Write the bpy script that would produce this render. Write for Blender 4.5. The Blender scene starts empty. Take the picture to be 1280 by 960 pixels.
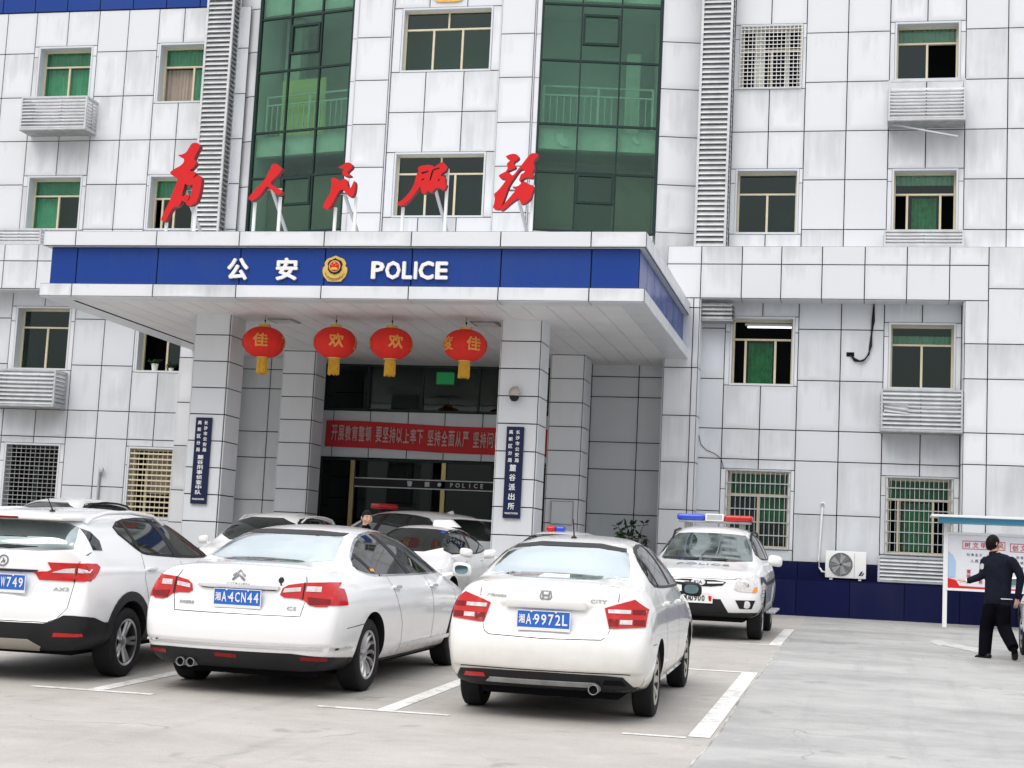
import bpy, bmesh, math, random
from mathutils import Vector, Matrix
from mathutils.bvhtree import BVHTree
from mathutils.geometry import delaunay_2d_cdt
random.seed(7)
R = math.radians
scene = bpy.context.scene
COL = scene.collection
WM = {}            # world matrix of every top-level empty
_K = ((-200, -2.0), (0, -.30), (12.5, 0), (18.5, .216), (33, .563), (60, .9))
def G(y):          # height of the gently rising ground
    for (a, b), (c, d) in zip(_K, _K[1:]):
        if y <= c: return b + (d - b) * (y - a) / (c - a)
    return _K[-1][1]

# ---------------------------------------------------------------- objects
def tag(o, label=None, cat=None, group=None, kind=None):
    if label: o['label'] = label
    if cat: o['category'] = cat
    if group: o['group'] = group
    if kind: o['kind'] = kind
    return o
def thing(name, label, cat, loc=(0, 0, 0), rot=(0, 0, 0), group=None):
    o = bpy.data.objects.new(name, None); COL.objects.link(o)
    o.location = loc; o.rotation_euler = rot; o.empty_display_size = .2
    WM[o.name] = Matrix.Translation(loc) @ Matrix.LocRotScale(None, __import__('mathutils').Euler(rot), None)
    return tag(o, label, cat, group)
def link_mesh(name, me, mats, parent=None, world=False):
    if mats is not None:
        if not isinstance(mats, (list, tuple)): mats = [mats]
        if len(me.materials): me.materials.clear()
        for m in mats: me.materials.append(m)
    o = bpy.data.objects.new(name, me); COL.objects.link(o)
    if parent:
        o.parent = parent
        if world:
            p = parent
            while p.parent: p = p.parent
            if p.name in WM: me.transform(WM[p.name].inverted())
    return o

class MB:
    def __init__(s): s.v = []; s.f = []; s.m = []; s.uv = []; s.r = []
    def add(s, vs, fs, mi=0, uv=None, rnd=0.):
        n = len(s.v); s.v += [tuple(v) for v in vs]
        for k, f in enumerate(fs):
            s.f.append([n + i for i in f]); s.m.append(mi)
            s.uv.append(uv[k] if uv else None); s.r.append(rnd)
        return s
    def box(s, a, b, mi=0):
        x0, y0, z0 = a; x1, y1, z1 = b
        v = [(x0,y0,z0),(x1,y0,z0),(x1,y1,z0),(x0,y1,z0),(x0,y0,z1),(x1,y0,z1),(x1,y1,z1),(x0,y1,z1)]
        return s.add(v, [(0,3,2,1),(4,5,6,7),(0,1,5,4),(1,2,6,5),(2,3,7,6),(3,0,4,7)], mi)
    def bbox(s, a, b, bev=.01, mi=0, M=None, seg=2):
        bm = bmesh.new(); bmesh.ops.create_cube(bm, size=1)
        for v in bm.verts:
            v.co = Vector([(a[i] + b[i]) / 2 + v.co[i] * (b[i] - a[i]) for i in range(3)])
        bmesh.ops.bevel(bm, geom=bm.edges[:], offset=bev, segments=seg, affect='EDGES', profile=.6)
        return s.bm(bm, mi, M)
    def bm(s, bm, mi=0, M=None):
        bm.verts.index_update()
        vs = [(M @ v.co if M else v.co)[:] for v in bm.verts]
        s.add(vs, [[v.index for v in f.verts] for f in bm.faces], mi); bm.free(); return s
    def obox(s, c, h, M, mi=0):
        v = [Vector(c) + M @ Vector((sx*h[0], sy*h[1], sz*h[2])) for sx, sy, sz in
             ((-1,-1,-1),(1,-1,-1),(1,1,-1),(-1,1,-1),(-1,-1,1),(1,-1,1),(1,1,1),(-1,1,1))]
        fs = [(0,3,2,1),(4,5,6,7),(0,1,5,4),(1,2,6,5),(2,3,7,6),(3,0,4,7)]
        if M.determinant() < 0: fs = [f[::-1] for f in fs]
        return s.add(v, fs, mi)
    def bar(s, p, q, w, d=None, mi=0, up=(0, 0, 1)):
        p, q = Vector(p), Vector(q); t = (q - p); L = t.length; t.normalize()
        u = Vector(up); 
        if abs(t.dot(u)) > .99: u = Vector((0, 1, 0))
        a = t.cross(u).normalized(); b = a.cross(t)
        M = Matrix((a, t, b)).transposed()
        return s.obox((p + q) / 2, (w / 2, L / 2, (d or w) / 2), M, mi)
    def tube(s, pts, r, n=8, mi=0, cap=True):
        pts = [Vector(p) for p in pts]; rings = []
        for i, p in enumerate(pts):
            t = (pts[min(i+1, len(pts)-1)] - pts[max(i-1, 0)]).normalized()
            u = Vector((0, 0, 1)) if abs(t.z) < .95 else Vector((0, 1, 0))
            a = t.cross(u).normalized(); b = a.cross(t)
            rr = r[i] if isinstance(r, (list, tuple)) else r
            rings.append([p + (a * math.cos(k*2*math.pi/n) + b * math.sin(k*2*math.pi/n)) * rr for k in range(n)])
        vs = [v for g in rings for v in g]; fs = []
        for i in range(len(pts)-1):
            for k in range(n): fs.append((i*n+k, i*n+(k+1)%n, (i+1)*n+(k+1)%n, (i+1)*n+k))
        if cap: fs += [tuple(range(n))[::-1], tuple((len(pts)-1)*n+k for k in range(n))]
        return s.add(vs, fs, mi)
    def lathe(s, prof, c=(0,0,0), axis='z', n=32, mi=0, close=False):
        c = Vector(c); vs = []; fs = []; m = len(prof)
        for k in range(n):
            a = 2*math.pi*k/n; ca, sa = math.cos(a), math.sin(a)
            for r, h in prof:
                p = {'z': (r*ca, r*sa, h), 'x': (h, r*ca, r*sa), 'y': (r*sa, h, r*ca)}[axis]
                vs.append(c + Vector(p))
        for k in range(n):
            for j in range(m if close else m-1):
                j2 = (j+1) % m
                fs.append((k*m+j, ((k+1)%n)*m+j, ((k+1)%n)*m+j2, k*m+j2))
        return s.add(vs, fs, mi)
    def fill(s, loops, fn, depth, mi=0, mside=None):
        """solid from 2D loops (first outer, others holes or further outers by even-odd); fn maps (a,b,d) to 3D"""
        vs, tris, bnd = tri2d(loops)
        n = len(vs)
        P = [fn(a, b, 0.) for a, b in vs] + [fn(a, b, depth) for a, b in vs]
        s.add(P, [tuple(t) for t in tris] + [tuple(i + n for i in t[::-1]) for t in tris], mi)
        s.add(P, [(i, j, j+n, i+n) for i, j in bnd], mi if mside is None else mside)
        return s
    def build(s, name, mats, parent=None, world=False, smooth=None, fix=False):
        me = bpy.data.meshes.new(name)
        me.from_pydata(s.v, [], s.f)
        me.polygons.foreach_set('material_index', s.m)
        if any(u for u in s.uv):
            L = me.uv_layers.new(name='UVMap'); i = 0
            for p, u in zip(me.polygons, s.uv):
                for k in range(p.loop_total):
                    if u: L.data[p.loop_start + k].uv = u[k]
            A = me.attributes.new('rnd', 'FLOAT', 'FACE'); A.data.foreach_set('value', s.r)
        if fix:
            b = bmesh.new(); b.from_mesh(me); bmesh.ops.recalc_face_normals(b, faces=b.faces[:]); b.to_mesh(me); b.free()
        if smooth is not None:
            me.polygons.foreach_set('use_smooth', [True]*len(me.polygons))
            me.set_sharp_from_angle(angle=R(smooth))
        me.update()
        return link_mesh(name, me, mats, parent, world)

def inside(p, poly):
    x, y = p; c = False; n = len(poly); j = n - 1
    for i in range(n):
        xi, yi = poly[i]; xj, yj = poly[j]
        if (yi > y) != (yj > y) and x < (xj - xi) * (y - yi) / (yj - yi) + xi: c = not c
        j = i
    return c
def tri2d(loops, extra=()):
    vs = []; es = []
    for lp in loops:
        n = len(vs); vs += [Vector(p) for p in lp]; es += [(n+i, n+(i+1) % len(lp)) for i in range(len(lp))]
    nb = len(vs); vs += [Vector(p) for p in extra]
    o = delaunay_2d_cdt(vs, es, [], 0, 1e-6)
    V = [tuple(v) for v in o[0]]; T = []
    for f in o[2]:
        c = (sum(V[i][0] for i in f)/len(f), sum(V[i][1] for i in f)/len(f))
        if sum(inside(c, lp) for lp in loops) % 2:
            a, b, d = (V[i] for i in f[:3])
            ar = (b[0]-a[0])*(d[1]-a[1]) - (b[1]-a[1])*(d[0]-a[0])
            if abs(ar) < 1e-10: continue
            T.append(list(f) if ar > 0 else list(f)[::-1])
    cnt = {}
    for f in T:
        for i in range(len(f)):
            a, b = f[i], f[(i+1) % len(f)]
            if (b, a) in cnt: cnt.pop((b, a))
            else: cnt[(a, b)] = 1
    return V, T, list(cnt)
def chaikin(p, n=2, r=.22):
    for _ in range(n):
        q = []
        for i in range(len(p)):
            a, b = p[i], p[(i+1) % len(p)]
            q += [(a[0]+(b[0]-a[0])*r, a[1]+(b[1]-a[1])*r), (a[0]+(b[0]-a[0])*(1-r), a[1]+(b[1]-a[1])*(1-r))]
        p = q
    return p
def densify(p, d):
    q = []
    for i in range(len(p)):
        a, b = p[i], p[(i+1) % len(p)]; n = max(1, int(math.hypot(b[0]-a[0], b[1]-a[1]) / d + .5))
        q += [(a[0]+(b[0]-a[0])*k/n, a[1]+(b[1]-a[1])*k/n) for k in range(n)]
    return q
def text2d(s, w=None, h=None, bold=.0, depth=0., sx=1., res=2):
    """text as (verts3d, faces) with the ink centred on the origin; h scales the ink height, w the ink width; bold thickens the strokes"""
    c = bpy.data.curves.new('t', 'FONT'); c.body = s; c.extrude = depth; c.resolution_u = res
    o = bpy.data.objects.new('t', c); COL.objects.link(o)
    me = bpy.data.meshes.new_from_object(o.evaluated_get(bpy.context.evaluated_depsgraph_get()))
    vs = [v.co.copy() for v in me.vertices]; fs = [tuple(p.vertices) for p in me.polygons]
    bpy.data.objects.remove(o); bpy.data.curves.remove(c); bpy.data.meshes.remove(me)
    if bold:
        v0, f0 = vs, fs; vs, fs = [], []; b = bold
        for k, (dx, dy) in enumerate(((0, 0), (b, 0), (-b, 0), (0, b), (0, -b), (b*.7, b*.7), (-b*.7, b*.7), (b*.7, -b*.7), (-b*.7, -b*.7))):
            n = len(vs); vs += [v+Vector((dx, dy, 0)) for v in v0]; fs += [tuple(i+n for i in f) for f in f0]
            for v in vs[n:]: v.z += .0004*k
    x0, x1 = min(v.x for v in vs), max(v.x for v in vs); y0, y1 = min(v.y for v in vs), max(v.y for v in vs)
    ky = (h / (y1 - y0)) if h else None; kx = (w / (x1 - x0)) if w else None
    ky = ky or kx; kx = kx or ky * sx
    return [Vector(((v.x-(x0+x1)/2)*kx, (v.y-(y0+y1)/2)*ky, v.z)) for v in vs], fs
def text_mb(mb, s, c, U, V, w=None, h=None, bold=.0, depth=.0, mi=0, sx=1.):
    """depth: half thickness, along U x V (towards the reader)"""
    vs, fs = text2d(s, w, h, bold, depth, sx)
    c, U, V = Vector(c), Vector(U).normalized(), Vector(V).normalized(); N = U.cross(V)
    return mb.add([c + U*v.x + V*v.y + N*v.z for v in vs], fs, mi)

# ---------------------------------------------------------------- materials
def nodes(name):
    m = bpy.data.materials.new(name); m.use_nodes = True
    nt = m.node_tree; b = nt.nodes['Principled BSDF']
    return m, nt, b
def N(nt, typ, **kw):
    n = nt.nodes.new(typ)
    for k, v in kw.items():
        if k.startswith('i_'):
            n.inputs[int(k[2:]) if k[2:].isdigit() else k[2:].replace('_', ' ')].default_value = v
        else: setattr(n, k, v)
    return n
def ramp(nt, fac, stops):
    r = nt.nodes.new('ShaderNodeValToRGB'); e = r.color_ramp.elements
    while len(e) < len(stops): e.new(.5)
    for k, (p, c) in enumerate(stops):
        e[k].position = p; e[k].color = (c, c, c, 1) if isinstance(c, (int, float)) else (*c, 1)
    nt.links.new(fac, r.inputs[0]); return r.outputs[0]
def mixc(nt, f, a, b, typ='MIX'):
    n = nt.nodes.new('ShaderNodeMix'); n.data_type = 'RGBA'; n.blend_type = typ
    for sock, v in ((n.inputs[0], f), (n.inputs[6], a), (n.inputs[7], b)):
        if hasattr(v, 'is_linked'): nt.links.new(v, sock)
        elif isinstance(v, (int, float)): sock.default_value = v
        else: sock.default_value = (*v, 1)
    return n.outputs[2]
def mth(nt, op, a, b=0., c=None):
    n = nt.nodes.new('ShaderNodeMath'); n.operation = op
    for i, v in enumerate((a, b, c)):
        if v is None: continue
        if hasattr(v, 'is_linked'): nt.links.new(v, n.inputs[i])
        else: n.inputs[i].default_value = v
    return n.outputs[0]
def noise(nt, vec, scale, detail=3, rough=.55, sc=None):
    if sc is not None:
        mp = N(nt, 'ShaderNodeMapping'); mp.inputs['Scale'].default_value = sc; nt.links.new(vec, mp.inputs[0]); vec = mp.outputs[0]
    n = N(nt, 'ShaderNodeTexNoise'); n.inputs['Scale'].default_value = scale; n.inputs['Detail'].default_value = detail
    n.inputs['Roughness'].default_value = rough; nt.links.new(vec, n.inputs['Vector']); return n.outputs['Fac']
def objco(nt): return nt.nodes.new('ShaderNodeTexCoord').outputs['Object']
def mat(name, col, rough=.5, metal=0., ior=None, coat=0., var=.0, vs=3., bump=0., bs=40., emit=0.):
    m, nt, b = nodes(name)
    b.inputs['Base Color'].default_value = (*col, 1); b.inputs['Roughness'].default_value = rough
    b.inputs['Metallic'].default_value = metal; b.inputs['IOR'].default_value = ior or (1.45 if max(col) > .25 else 1.3)
    if coat: b.inputs['Coat Weight'].default_value = coat; b.inputs['Coat Roughness'].default_value = .04
    if emit: b.inputs['Emission Color'].default_value = (*col, 1); b.inputs['Emission Strength'].default_value = emit
    if var:
        co = objco(nt); f = noise(nt, co, vs, 4)
        dk = tuple(c*(1-var) for c in col); lt = tuple(min(1, c*(1+var*.6)) for c in col)
        nt.links.new(mixc(nt, ramp(nt, f, [(.3, 0.), (.7, 1.)]), dk, lt), b.inputs['Base Color'])
    if bump:
        co = objco(nt); bp = N(nt, 'ShaderNodeBump'); bp.inputs['Strength'].default_value = bump; bp.inputs['Distance'].default_value = .01
        nt.links.new(noise(nt, co, bs, 4), bp.inputs['Height']); nt.links.new(bp.outputs[0], b.inputs['Normal'])
    return m
def m_clad(name, base, grime, amt=1., rough=.33, ior=1.4):
    """aluminium panels: rain streaks from the joints, grey rims, tone changing from panel to panel (UV = place on the panel)"""
    m, nt, b = nodes(name); co = objco(nt)
    uv = N(nt, 'ShaderNodeUVMap', uv_map='UVMap').outputs[0]
    sp = N(nt, 'ShaderNodeSeparateXYZ'); nt.links.new(uv, sp.inputs[0]); u, v = sp.outputs[0], sp.outputs[1]
    rn = N(nt, 'ShaderNodeAttribute', attribute_name='rnd').outputs['Fac']
    st = noise(nt, co, 1., 5, .65, (5., 5., .5))
    st2 = noise(nt, co, 1., 3, .5, (1.3, 1.3, .8)); big = noise(nt, co, .35, 3)
    vv = mth(nt, 'MULTIPLY_ADD', v, .16, -.08)
    rr = mth(nt, 'MULTIPLY_ADD', rn, .34, -.17)
    sm = mth(nt, 'ADD', mth(nt, 'ADD', mth(nt, 'MULTIPLY', st, .45), mth(nt, 'MULTIPLY', st2, .55)), mth(nt, 'ADD', mth(nt, 'ADD', vv, rr), mth(nt, 'MULTIPLY_ADD', big, .5, -.25)))
    drip = ramp(nt, sm, [(.50, 0.), (.60, .35), (.85, 1.)])
    eu = mth(nt, 'MINIMUM', u, mth(nt, 'SUBTRACT', 1., u)); ev = mth(nt, 'MINIMUM', v, mth(nt, 'SUBTRACT', 1., v))
    e = mth(nt, 'ADD', mth(nt, 'MINIMUM', eu, ev), mth(nt, 'MULTIPLY_ADD', st2, .16, -.08))
    rim = ramp(nt, e, [(.0, 1.), (.14, 0.)])
    f = mth(nt, 'MULTIPLY', mth(nt, 'MAXIMUM', mth(nt, 'MULTIPLY', drip, .75), mth(nt, 'MULTIPLY', rim, mth(nt, 'MULTIPLY_ADD', rn, .45, .04))), amt)
    tone = mixc(nt, rn, tuple(c*.94 for c in base), tuple(min(1, c*1.03) for c in base))
    c = mixc(nt, f, tone, grime)
    fine = noise(nt, co, 60, 2)
    c = mixc(nt, .05, c, mixc(nt, fine, (.3, .3, .3), (1, 1, 1)), 'MULTIPLY')
    b.inputs['IOR'].default_value = ior
    nt.links.new(c, b.inputs['Base Color'])
    nt.links.new(mth(nt, 'MULTIPLY_ADD', f, .25, rough), b.inputs['Roughness'])
    bp = N(nt, 'ShaderNodeBump'); bp.inputs['Strength'].default_value = .06; bp.inputs['Distance'].default_value = .02
    nt.links.new(noise(nt, co, 2.2, 2), bp.inputs['Height']); nt.links.new(bp.outputs[0], b.inputs['Normal'])
    return m
def m_glass(name, tint, rough=.02, refl=1., gcol=(.74, .90, .84)):
    """thin tinted window glass: lets the tinted room behind through and reflects by Fresnel"""
    m = bpy.data.materials.new(name); m.use_nodes = True; nt = m.node_tree; nt.nodes.clear()
    out = N(nt, 'ShaderNodeOutputMaterial'); tr = N(nt, 'ShaderNodeBsdfTransparent'); gl = N(nt, 'ShaderNodeBsdfGlossy')
    tr.inputs[0].default_value = (*tint, 1); gl.inputs['Roughness'].default_value = rough; gl.inputs[0].default_value = (*gcol, 1)
    fr = N(nt, 'ShaderNodeFresnel'); fr.inputs[0].default_value = 1.5
    mx = N(nt, 'ShaderNodeMixShader')
    bp = N(nt, 'ShaderNodeBump'); bp.inputs['Strength'].default_value = .03; bp.inputs['Distance'].default_value = .05
    nt.links.new(noise(nt, objco(nt), 1.3, 1), bp.inputs['Height']); nt.links.new(bp.outputs[0], gl.inputs['Normal'])
    bk = N(nt, 'ShaderNodeNewGeometry').outputs['Backfacing']
    nt.links.new(mth(nt, 'MULTIPLY', mth(nt, 'MULTIPLY', fr.outputs[0], refl), mth(nt, 'SUBTRACT', 1., bk)), mx.inputs[0]); nt.links.new(tr.outputs[0], mx.inputs[1]); nt.links.new(gl.outputs[0], mx.inputs[2])
    nt.links.new(mx.outputs[0], out.inputs[0]); return m
def m_paint(name, col, dust=(.42, .37, .28), amt=.5, top=.55):
    """car paint with road dust thrown up from below"""
    m, nt, b = nodes(name); co = objco(nt)
    sp = N(nt, 'ShaderNodeSeparateXYZ'); nt.links.new(co, sp.inputs[0])
    n = noise(nt, co, 5., 5, .65)
    h = mth(nt, 'ADD', sp.outputs[2], mth(nt, 'MULTIPLY_ADD', n, .5, -.25))
    f = mth(nt, 'MULTIPLY', ramp(nt, mth(nt, 'MULTIPLY_ADD', h, 1., 0.), [(.2, 1.), (top, 0.)]), amt)
    f2 = mth(nt, 'MULTIPLY', ramp(nt, noise(nt, co, 1.6, 4), [(.45, 0.), (.8, 1.)]), amt*.22)
    f = mth(nt, 'MAXIMUM', f, f2)
    nt.links.new(mixc(nt, f, col, dust), b.inputs['Base Color'])
    nt.links.new(mth(nt, 'MULTIPLY_ADD', f, .5, .22), b.inputs['Roughness'])
    b.inputs['Coat Weight'].default_value = .8; b.inputs['Coat Roughness'].default_value = .05
    return m
def m_dusty_glass(name, col):
    m, nt, b = nodes(name); co = objco(nt); f = mth(nt, 'MULTIPLY', ramp(nt, noise(nt, co, 3.2, 5, .6), [(.42, 0.), (.72, 1.)]), .45)
    b.inputs['Base Color'].default_value = (*col, 1); nt.links.new(mth(nt, 'SUBTRACT', 1., f), b.inputs['Metallic'])
    nt.links.new(mth(nt, 'MULTIPLY_ADD', f, .3, .03), b.inputs['Roughness']); return m
M = dict(
    clad=m_clad('white_cladding', (.745, .763, .79), (.40, .415, .42)),
    clad_lo_shade=m_clad('shaded_lower_cladding', (.665, .695, .73), (.42, .435, .44), 1.),  # same white panels, with the recess shade below the beam put into the colour
    clad_col=m_clad('column_cladding', (.72, .745, .77), (.45, .46, .465), .35),
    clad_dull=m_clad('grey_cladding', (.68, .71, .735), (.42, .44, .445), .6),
    joint=mat('black_sealant', (.008, .008, .010), .8, ior=1.15),
    blue=m_clad('blue_panel', (.012, .050, .26), (.03, .06, .20), .6, .25, 1.3),
    granite=m_clad('dark_blue_granite', (.006, .008, .055), (.02, .022, .05), .6, .3, 1.2),
    soffit=mat('soffit_panel', (.74, .74, .74), .5, var=.06, vs=1.5),
    alu=mat('grey_aluminium', (.50, .52, .53), .42, .3, var=.18, vs=5.),
    alu_l=mat('pale_aluminium_slats', (.60, .61, .62), .42, .2, var=.15, vs=4.),
    yellow_c=mat('yellow_curtain', (.80, .76, .36), .9, var=.1),
    badge_gold=mat('yellow_gilt', (.72, .47, .10), .35, .25, var=.12, vs=12.),
    alu_d=mat('weathered_aluminium', (.36, .37, .37), .5, .25, var=.3, vs=6.),
    cream=mat('cream_window_frame', (.66, .59, .42), .45, var=.08, vs=8.),
    gold=mat('gold_anodised_frame', (.50, .40, .20), .35, .5, var=.1),
    darkframe=mat('dark_green_frame', (.018, .035, .032), .4),
    glass=m_glass('green_tinted_glass', (.62, .77, .70), refl=1.4),
    glass_b=m_glass('bright_green_glass', (.52, .76, .66), refl=1.0),
    glass_d=m_glass('dark_green_glass', (.27, .39, .36), refl=1.6),
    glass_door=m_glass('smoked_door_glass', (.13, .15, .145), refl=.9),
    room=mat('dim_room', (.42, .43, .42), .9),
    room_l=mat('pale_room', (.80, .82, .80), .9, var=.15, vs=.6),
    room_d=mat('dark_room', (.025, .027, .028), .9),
    curtain=mat('pale_curtain', (.75, .78, .70), .9, var=.12, vs=4.),
    curtain_g=mat('green_curtain', (.10, .34, .16), .9, var=.35, vs=9.),
    board_in=mat('brown_blind', (.36, .31, .26), .9, var=.1),
    steel=mat('galvanised_steel', (.55, .56, .57), .4, .6, var=.1),
    white=mat('white_painted_metal', (.80, .80, .80), .35),
    whitep=mat('white_plastic', (.80, .81, .80), .4, var=.05),
    black=mat('black_plastic', (.018, .018, .02), .45, var=.2),
    blackm=mat('black_rubber', (.016, .016, .017), .75, var=.25, vs=12., bump=.1, bs=60.),
    red=mat('red_lacquer', (.62, .020, .022), .5, var=.06, ior=1.25),
    reddark=mat('dark_red_edge', (.20, .012, .015), .5),
    lantern=mat('red_lantern_cloth', (.72, .022, .012), .7, var=.06),
    goldp=mat('gold_print', (.78, .32, .06), .5),
    tassel=mat('gold_tassel', (.72, .42, .04), .6, var=.25, vs=30.),
    goldm=mat('gilded_metal', (.78, .55, .16), .3, .6, var=.1),
    banner=mat('red_banner_cloth', (.60, .03, .035), .75, var=.08),
    navy=mat('navy_board', (.012, .018, .06), .35),
    ltr=mat('white_lettering', (.80, .80, .80), .5),
    plate_b=mat('plate_blue', (.02, .13, .55), .4),
    chrome=mat('chrome', (.75, .76, .78), .12, 1.),
    glass_car=mat('car_glass', (.012, .016, .015), .03, ior=1.6),
    glass_rear=m_dusty_glass('coated_rear_glass', (.46, .51, .52)),
    glass_mid=m_dusty_glass('half_coated_rear_glass', (.28, .33, .33)),
    mirror_tint=mat('tinted_mirror_glass', (.22, .34, .36), .05, metal=1.),
    badge=mat('grey_badge', (.16, .16, .17), .3, .6),
    redlamp=mat('red_lamp_lens', (.50, .006, .006), .12, coat=.3, var=.1, vs=14.),
    redlamp_d=mat('dark_red_lens', (.20, .004, .005), .12, coat=.3, var=.2, vs=18.),
    clear=mat('clear_lamp_lens', (.62, .60, .58), .15, coat=.7, var=.25, vs=25.),
    orange=mat('amber_lens', (.75, .26, .03), .2, coat=.4),
    bluelamp=mat('blue_lamp_lens', (.01, .06, .52), .15, coat=.6),
    paint=m_paint('white_car_paint', (.80, .80, .80), amt=.25, top=.45),
    paint_dusty=m_paint('dusty_white_car_paint', (.79, .785, .765), amt=.55, top=.75),
    paint_dirty=m_paint('white_car_paint_road_film', (.80, .795, .79), amt=.35, top=.6),
    rim=mat('machined_alloy', (.55, .55, .56), .28, .85),
    rim_d=mat('dark_alloy', (.05, .05, .055), .4, .4),
    rim_dust=mat('dusty_alloy', (.45, .42, .37), .5, .4, var=.15),
    seam=mat('panel_gap', (.05, .05, .05), .8),
    skin=mat('skin', (.52, .31, .22), .55, var=.06),
    hair=mat('black_hair', (.006, .005, .005), .55, ior=1.2, bump=.3, bs=90.),
    cloth_navy=mat('dark_navy_uniform', (.009, .011, .020), .85, ior=1.2, var=.25, vs=10., bump=.15, bs=25.),
    cloth_black=mat('black_trousers', (.005, .005, .008), .9, ior=1.1, var=.25, vs=10., bump=.15, bs=18.),
    shoe=mat('black_leather', (.012, .012, .012), .35),
    shirt=mat('white_shirt', (.75, .75, .78), .8),
    leaf=mat('dark_green_leaf', (.03, .07, .025), .45, var=.5, vs=14.),
    stem=mat('plant_stem', (.09, .06, .035), .8),
    tube=mat('lit_fluorescent_tube', (.95, .98, 1.), .4, emit=1.6),
    exitg=mat('lit_green_exit_sign', (.05, .75, .22), .4, emit=.9),
)
# ================================================================ ground, markings
def m_ground():
    m, nt, b = nodes('worn_concrete'); co = objco(nt)
    sp = N(nt, 'ShaderNodeSeparateXYZ'); nt.links.new(co, sp.inputs[0])
    n1 = noise(nt, co, 1., 5, .6, (.5, .8, 1)); n2 = noise(nt, co, 1., 6, .65, (2.6, 3.6, 1)); n3 = noise(nt, co, 55., 3)
    nx = noise(nt, co, .9, 3)
    side = ramp(nt, mth(nt, 'ADD', sp.outputs[0], mth(nt, 'MULTIPLY_ADD', nx, .05, -.025+1.09)), [(.0, 0.), (.012, 1.)])
    warm = mixc(nt, ramp(nt, n1, [(.3, 0.), (.7, 1.)]), (.36, .335, .305), (.455, .425, .39))
    cool = mixc(nt, ramp(nt, n1, [(.38, 0.), (.62, 1.)]), (.31, .308, .30), (.43, .425, .41))
    c = mixc(nt, side, warm, cool)
    c = mixc(nt, mth(nt, 'MULTIPLY', ramp(nt, n2, [(.5, 0.), (.75, 1.)]), .35), c, (.56, .54, .50))
    c = mixc(nt, mth(nt, 'MULTIPLY', ramp(nt, n2, [(.25, 1.), (.42, 0.)]), .45), c, (.20, .20, .20))
    tr = noise(nt, co, 1., 4, .6, (3.5, .25, 1))
    c = mixc(nt, mth(nt, 'MULTIPLY', ramp(nt, tr, [(.55, 0.), (.7, 1.)]), .22), c, (.19, .19, .19))
    c = mixc(nt, .25, c, ramp(nt, n3, [(.3, .45), (.7, 1.)]), 'MULTIPLY')
    oil = noise(nt, co, 1., 3, .5, (1.6, 1.3, 1)); o2 = noise(nt, co, 14., 3)
    c = mixc(nt, mth(nt, 'MULTIPLY', ramp(nt, mth(nt, 'ADD', oil, mth(nt, 'MULTIPLY_ADD', o2, .12, -.06)), [(.66, 0.), (.72, 1.)]), .4), c, (.13, .125, .12))
    pit = noise(nt, co, 160., 2); c = mixc(nt, mth(nt, 'MULTIPLY', ramp(nt, pit, [(.62, 0.), (.70, 1.)]), .5), c, (.16, .155, .15))
    vo = N(nt, 'ShaderNodeTexVoronoi', feature='DISTANCE_TO_EDGE'); vo.inputs['Scale'].default_value = .22
    wv = N(nt, 'ShaderNodeVectorMath', operation='ADD'); nt.links.new(co, wv.inputs[0])
    cn = N(nt, 'ShaderNodeTexNoise'); cn.inputs['Scale'].default_value = 1.2; nt.links.new(co, cn.inputs['Vector']); nt.links.new(cn.outputs['Color'], wv.inputs[1])
    nt.links.new(wv.outputs[0], vo.inputs['Vector'])
    crack = ramp(nt, vo.outputs['Distance'], [(.0, 1.), (.004, 0.)])
    c = mixc(nt, mth(nt, 'MULTIPLY', mth(nt, 'MULTIPLY', crack, ramp(nt, n1, [(.45, 0.), (.6, 1.)])), .6), c, (.12, .12, .12))
    nt.links.new(c, b.inputs['Base Color']); b.inputs['Roughness'].default_value = .72
    bp = N(nt, 'ShaderNodeBump'); bp.inputs['Strength'].default_value = .25; bp.inputs['Distance'].default_value = .01
    nt.links.new(mth(nt, 'ADD', n3, n2), bp.inputs['Height']); nt.links.new(bp.outputs[0], b.inputs['Normal'])
    return m
def m_mark():
    m, nt, b = nodes('worn_white_road_paint'); co = objco(nt)
    n = noise(nt, co, 9., 6, .7); n2 = noise(nt, co, 1.5, 3)
    f = ramp(nt, mth(nt, 'ADD', n, mth(nt, 'MULTIPLY_ADD', n2, .3, -.15)), [(.36, 0.), (.5, 1.)])
    nt.links.new(mixc(nt, f, (.46, .45, .42), (.70, .69, .66)), b.inputs['Base Color']); b.inputs['Roughness'].default_value = .65
    return m
M['ground'] = m_ground(); M['mark'] = m_mark()
mb = MB(); ks = [k[0] for k in _K if k[0] >= -60] ; ks = [-60]+ks+[120]
for a, b in zip(ks, ks[1:]):
    xs = [-120, -1.0, 120]
    for x0, x1 in zip(xs, xs[1:]): mb.add([(x0, a, G(a)), (x1, a, G(a)), (x1, b, G(b)), (x0, b, G(b))], [(0, 1, 2, 3)])
tag(mb.build('ground', M['ground']), kind='structure')
def strip(mb, p, q, w):
    p, q = Vector(p), Vector(q); t = (q-p).normalized(); s = Vector((t.y, -t.x))*w/2; n = max(1, int((q-p).length/1.5))
    for k in range(n):
        a, b = p+(q-p)*k/n, p+(q-p)*(k+1)/n
        mb.add([(*v, G(v.y)+.004) for v in (a-s, a+s, b+s, b-s)], [(3, 2, 1, 0)])
mb = MB()
strip(mb, (-1.2, 12.36), (-1.2, 17.90), .17); strip(mb, (-1.2, 22.98), (-1.2, 27.5), .17)
strip(mb, (-1.78, 12.28), (-1.29, 12.28), .09); strip(mb, (-1.9, 17.95), (-1.12, 17.95), .10); strip(mb, (-1.72, 22.94), (-1.12, 22.94), .10); strip(mb, (-1.9, 27.5), (-1.12, 27.5), .10)
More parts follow.
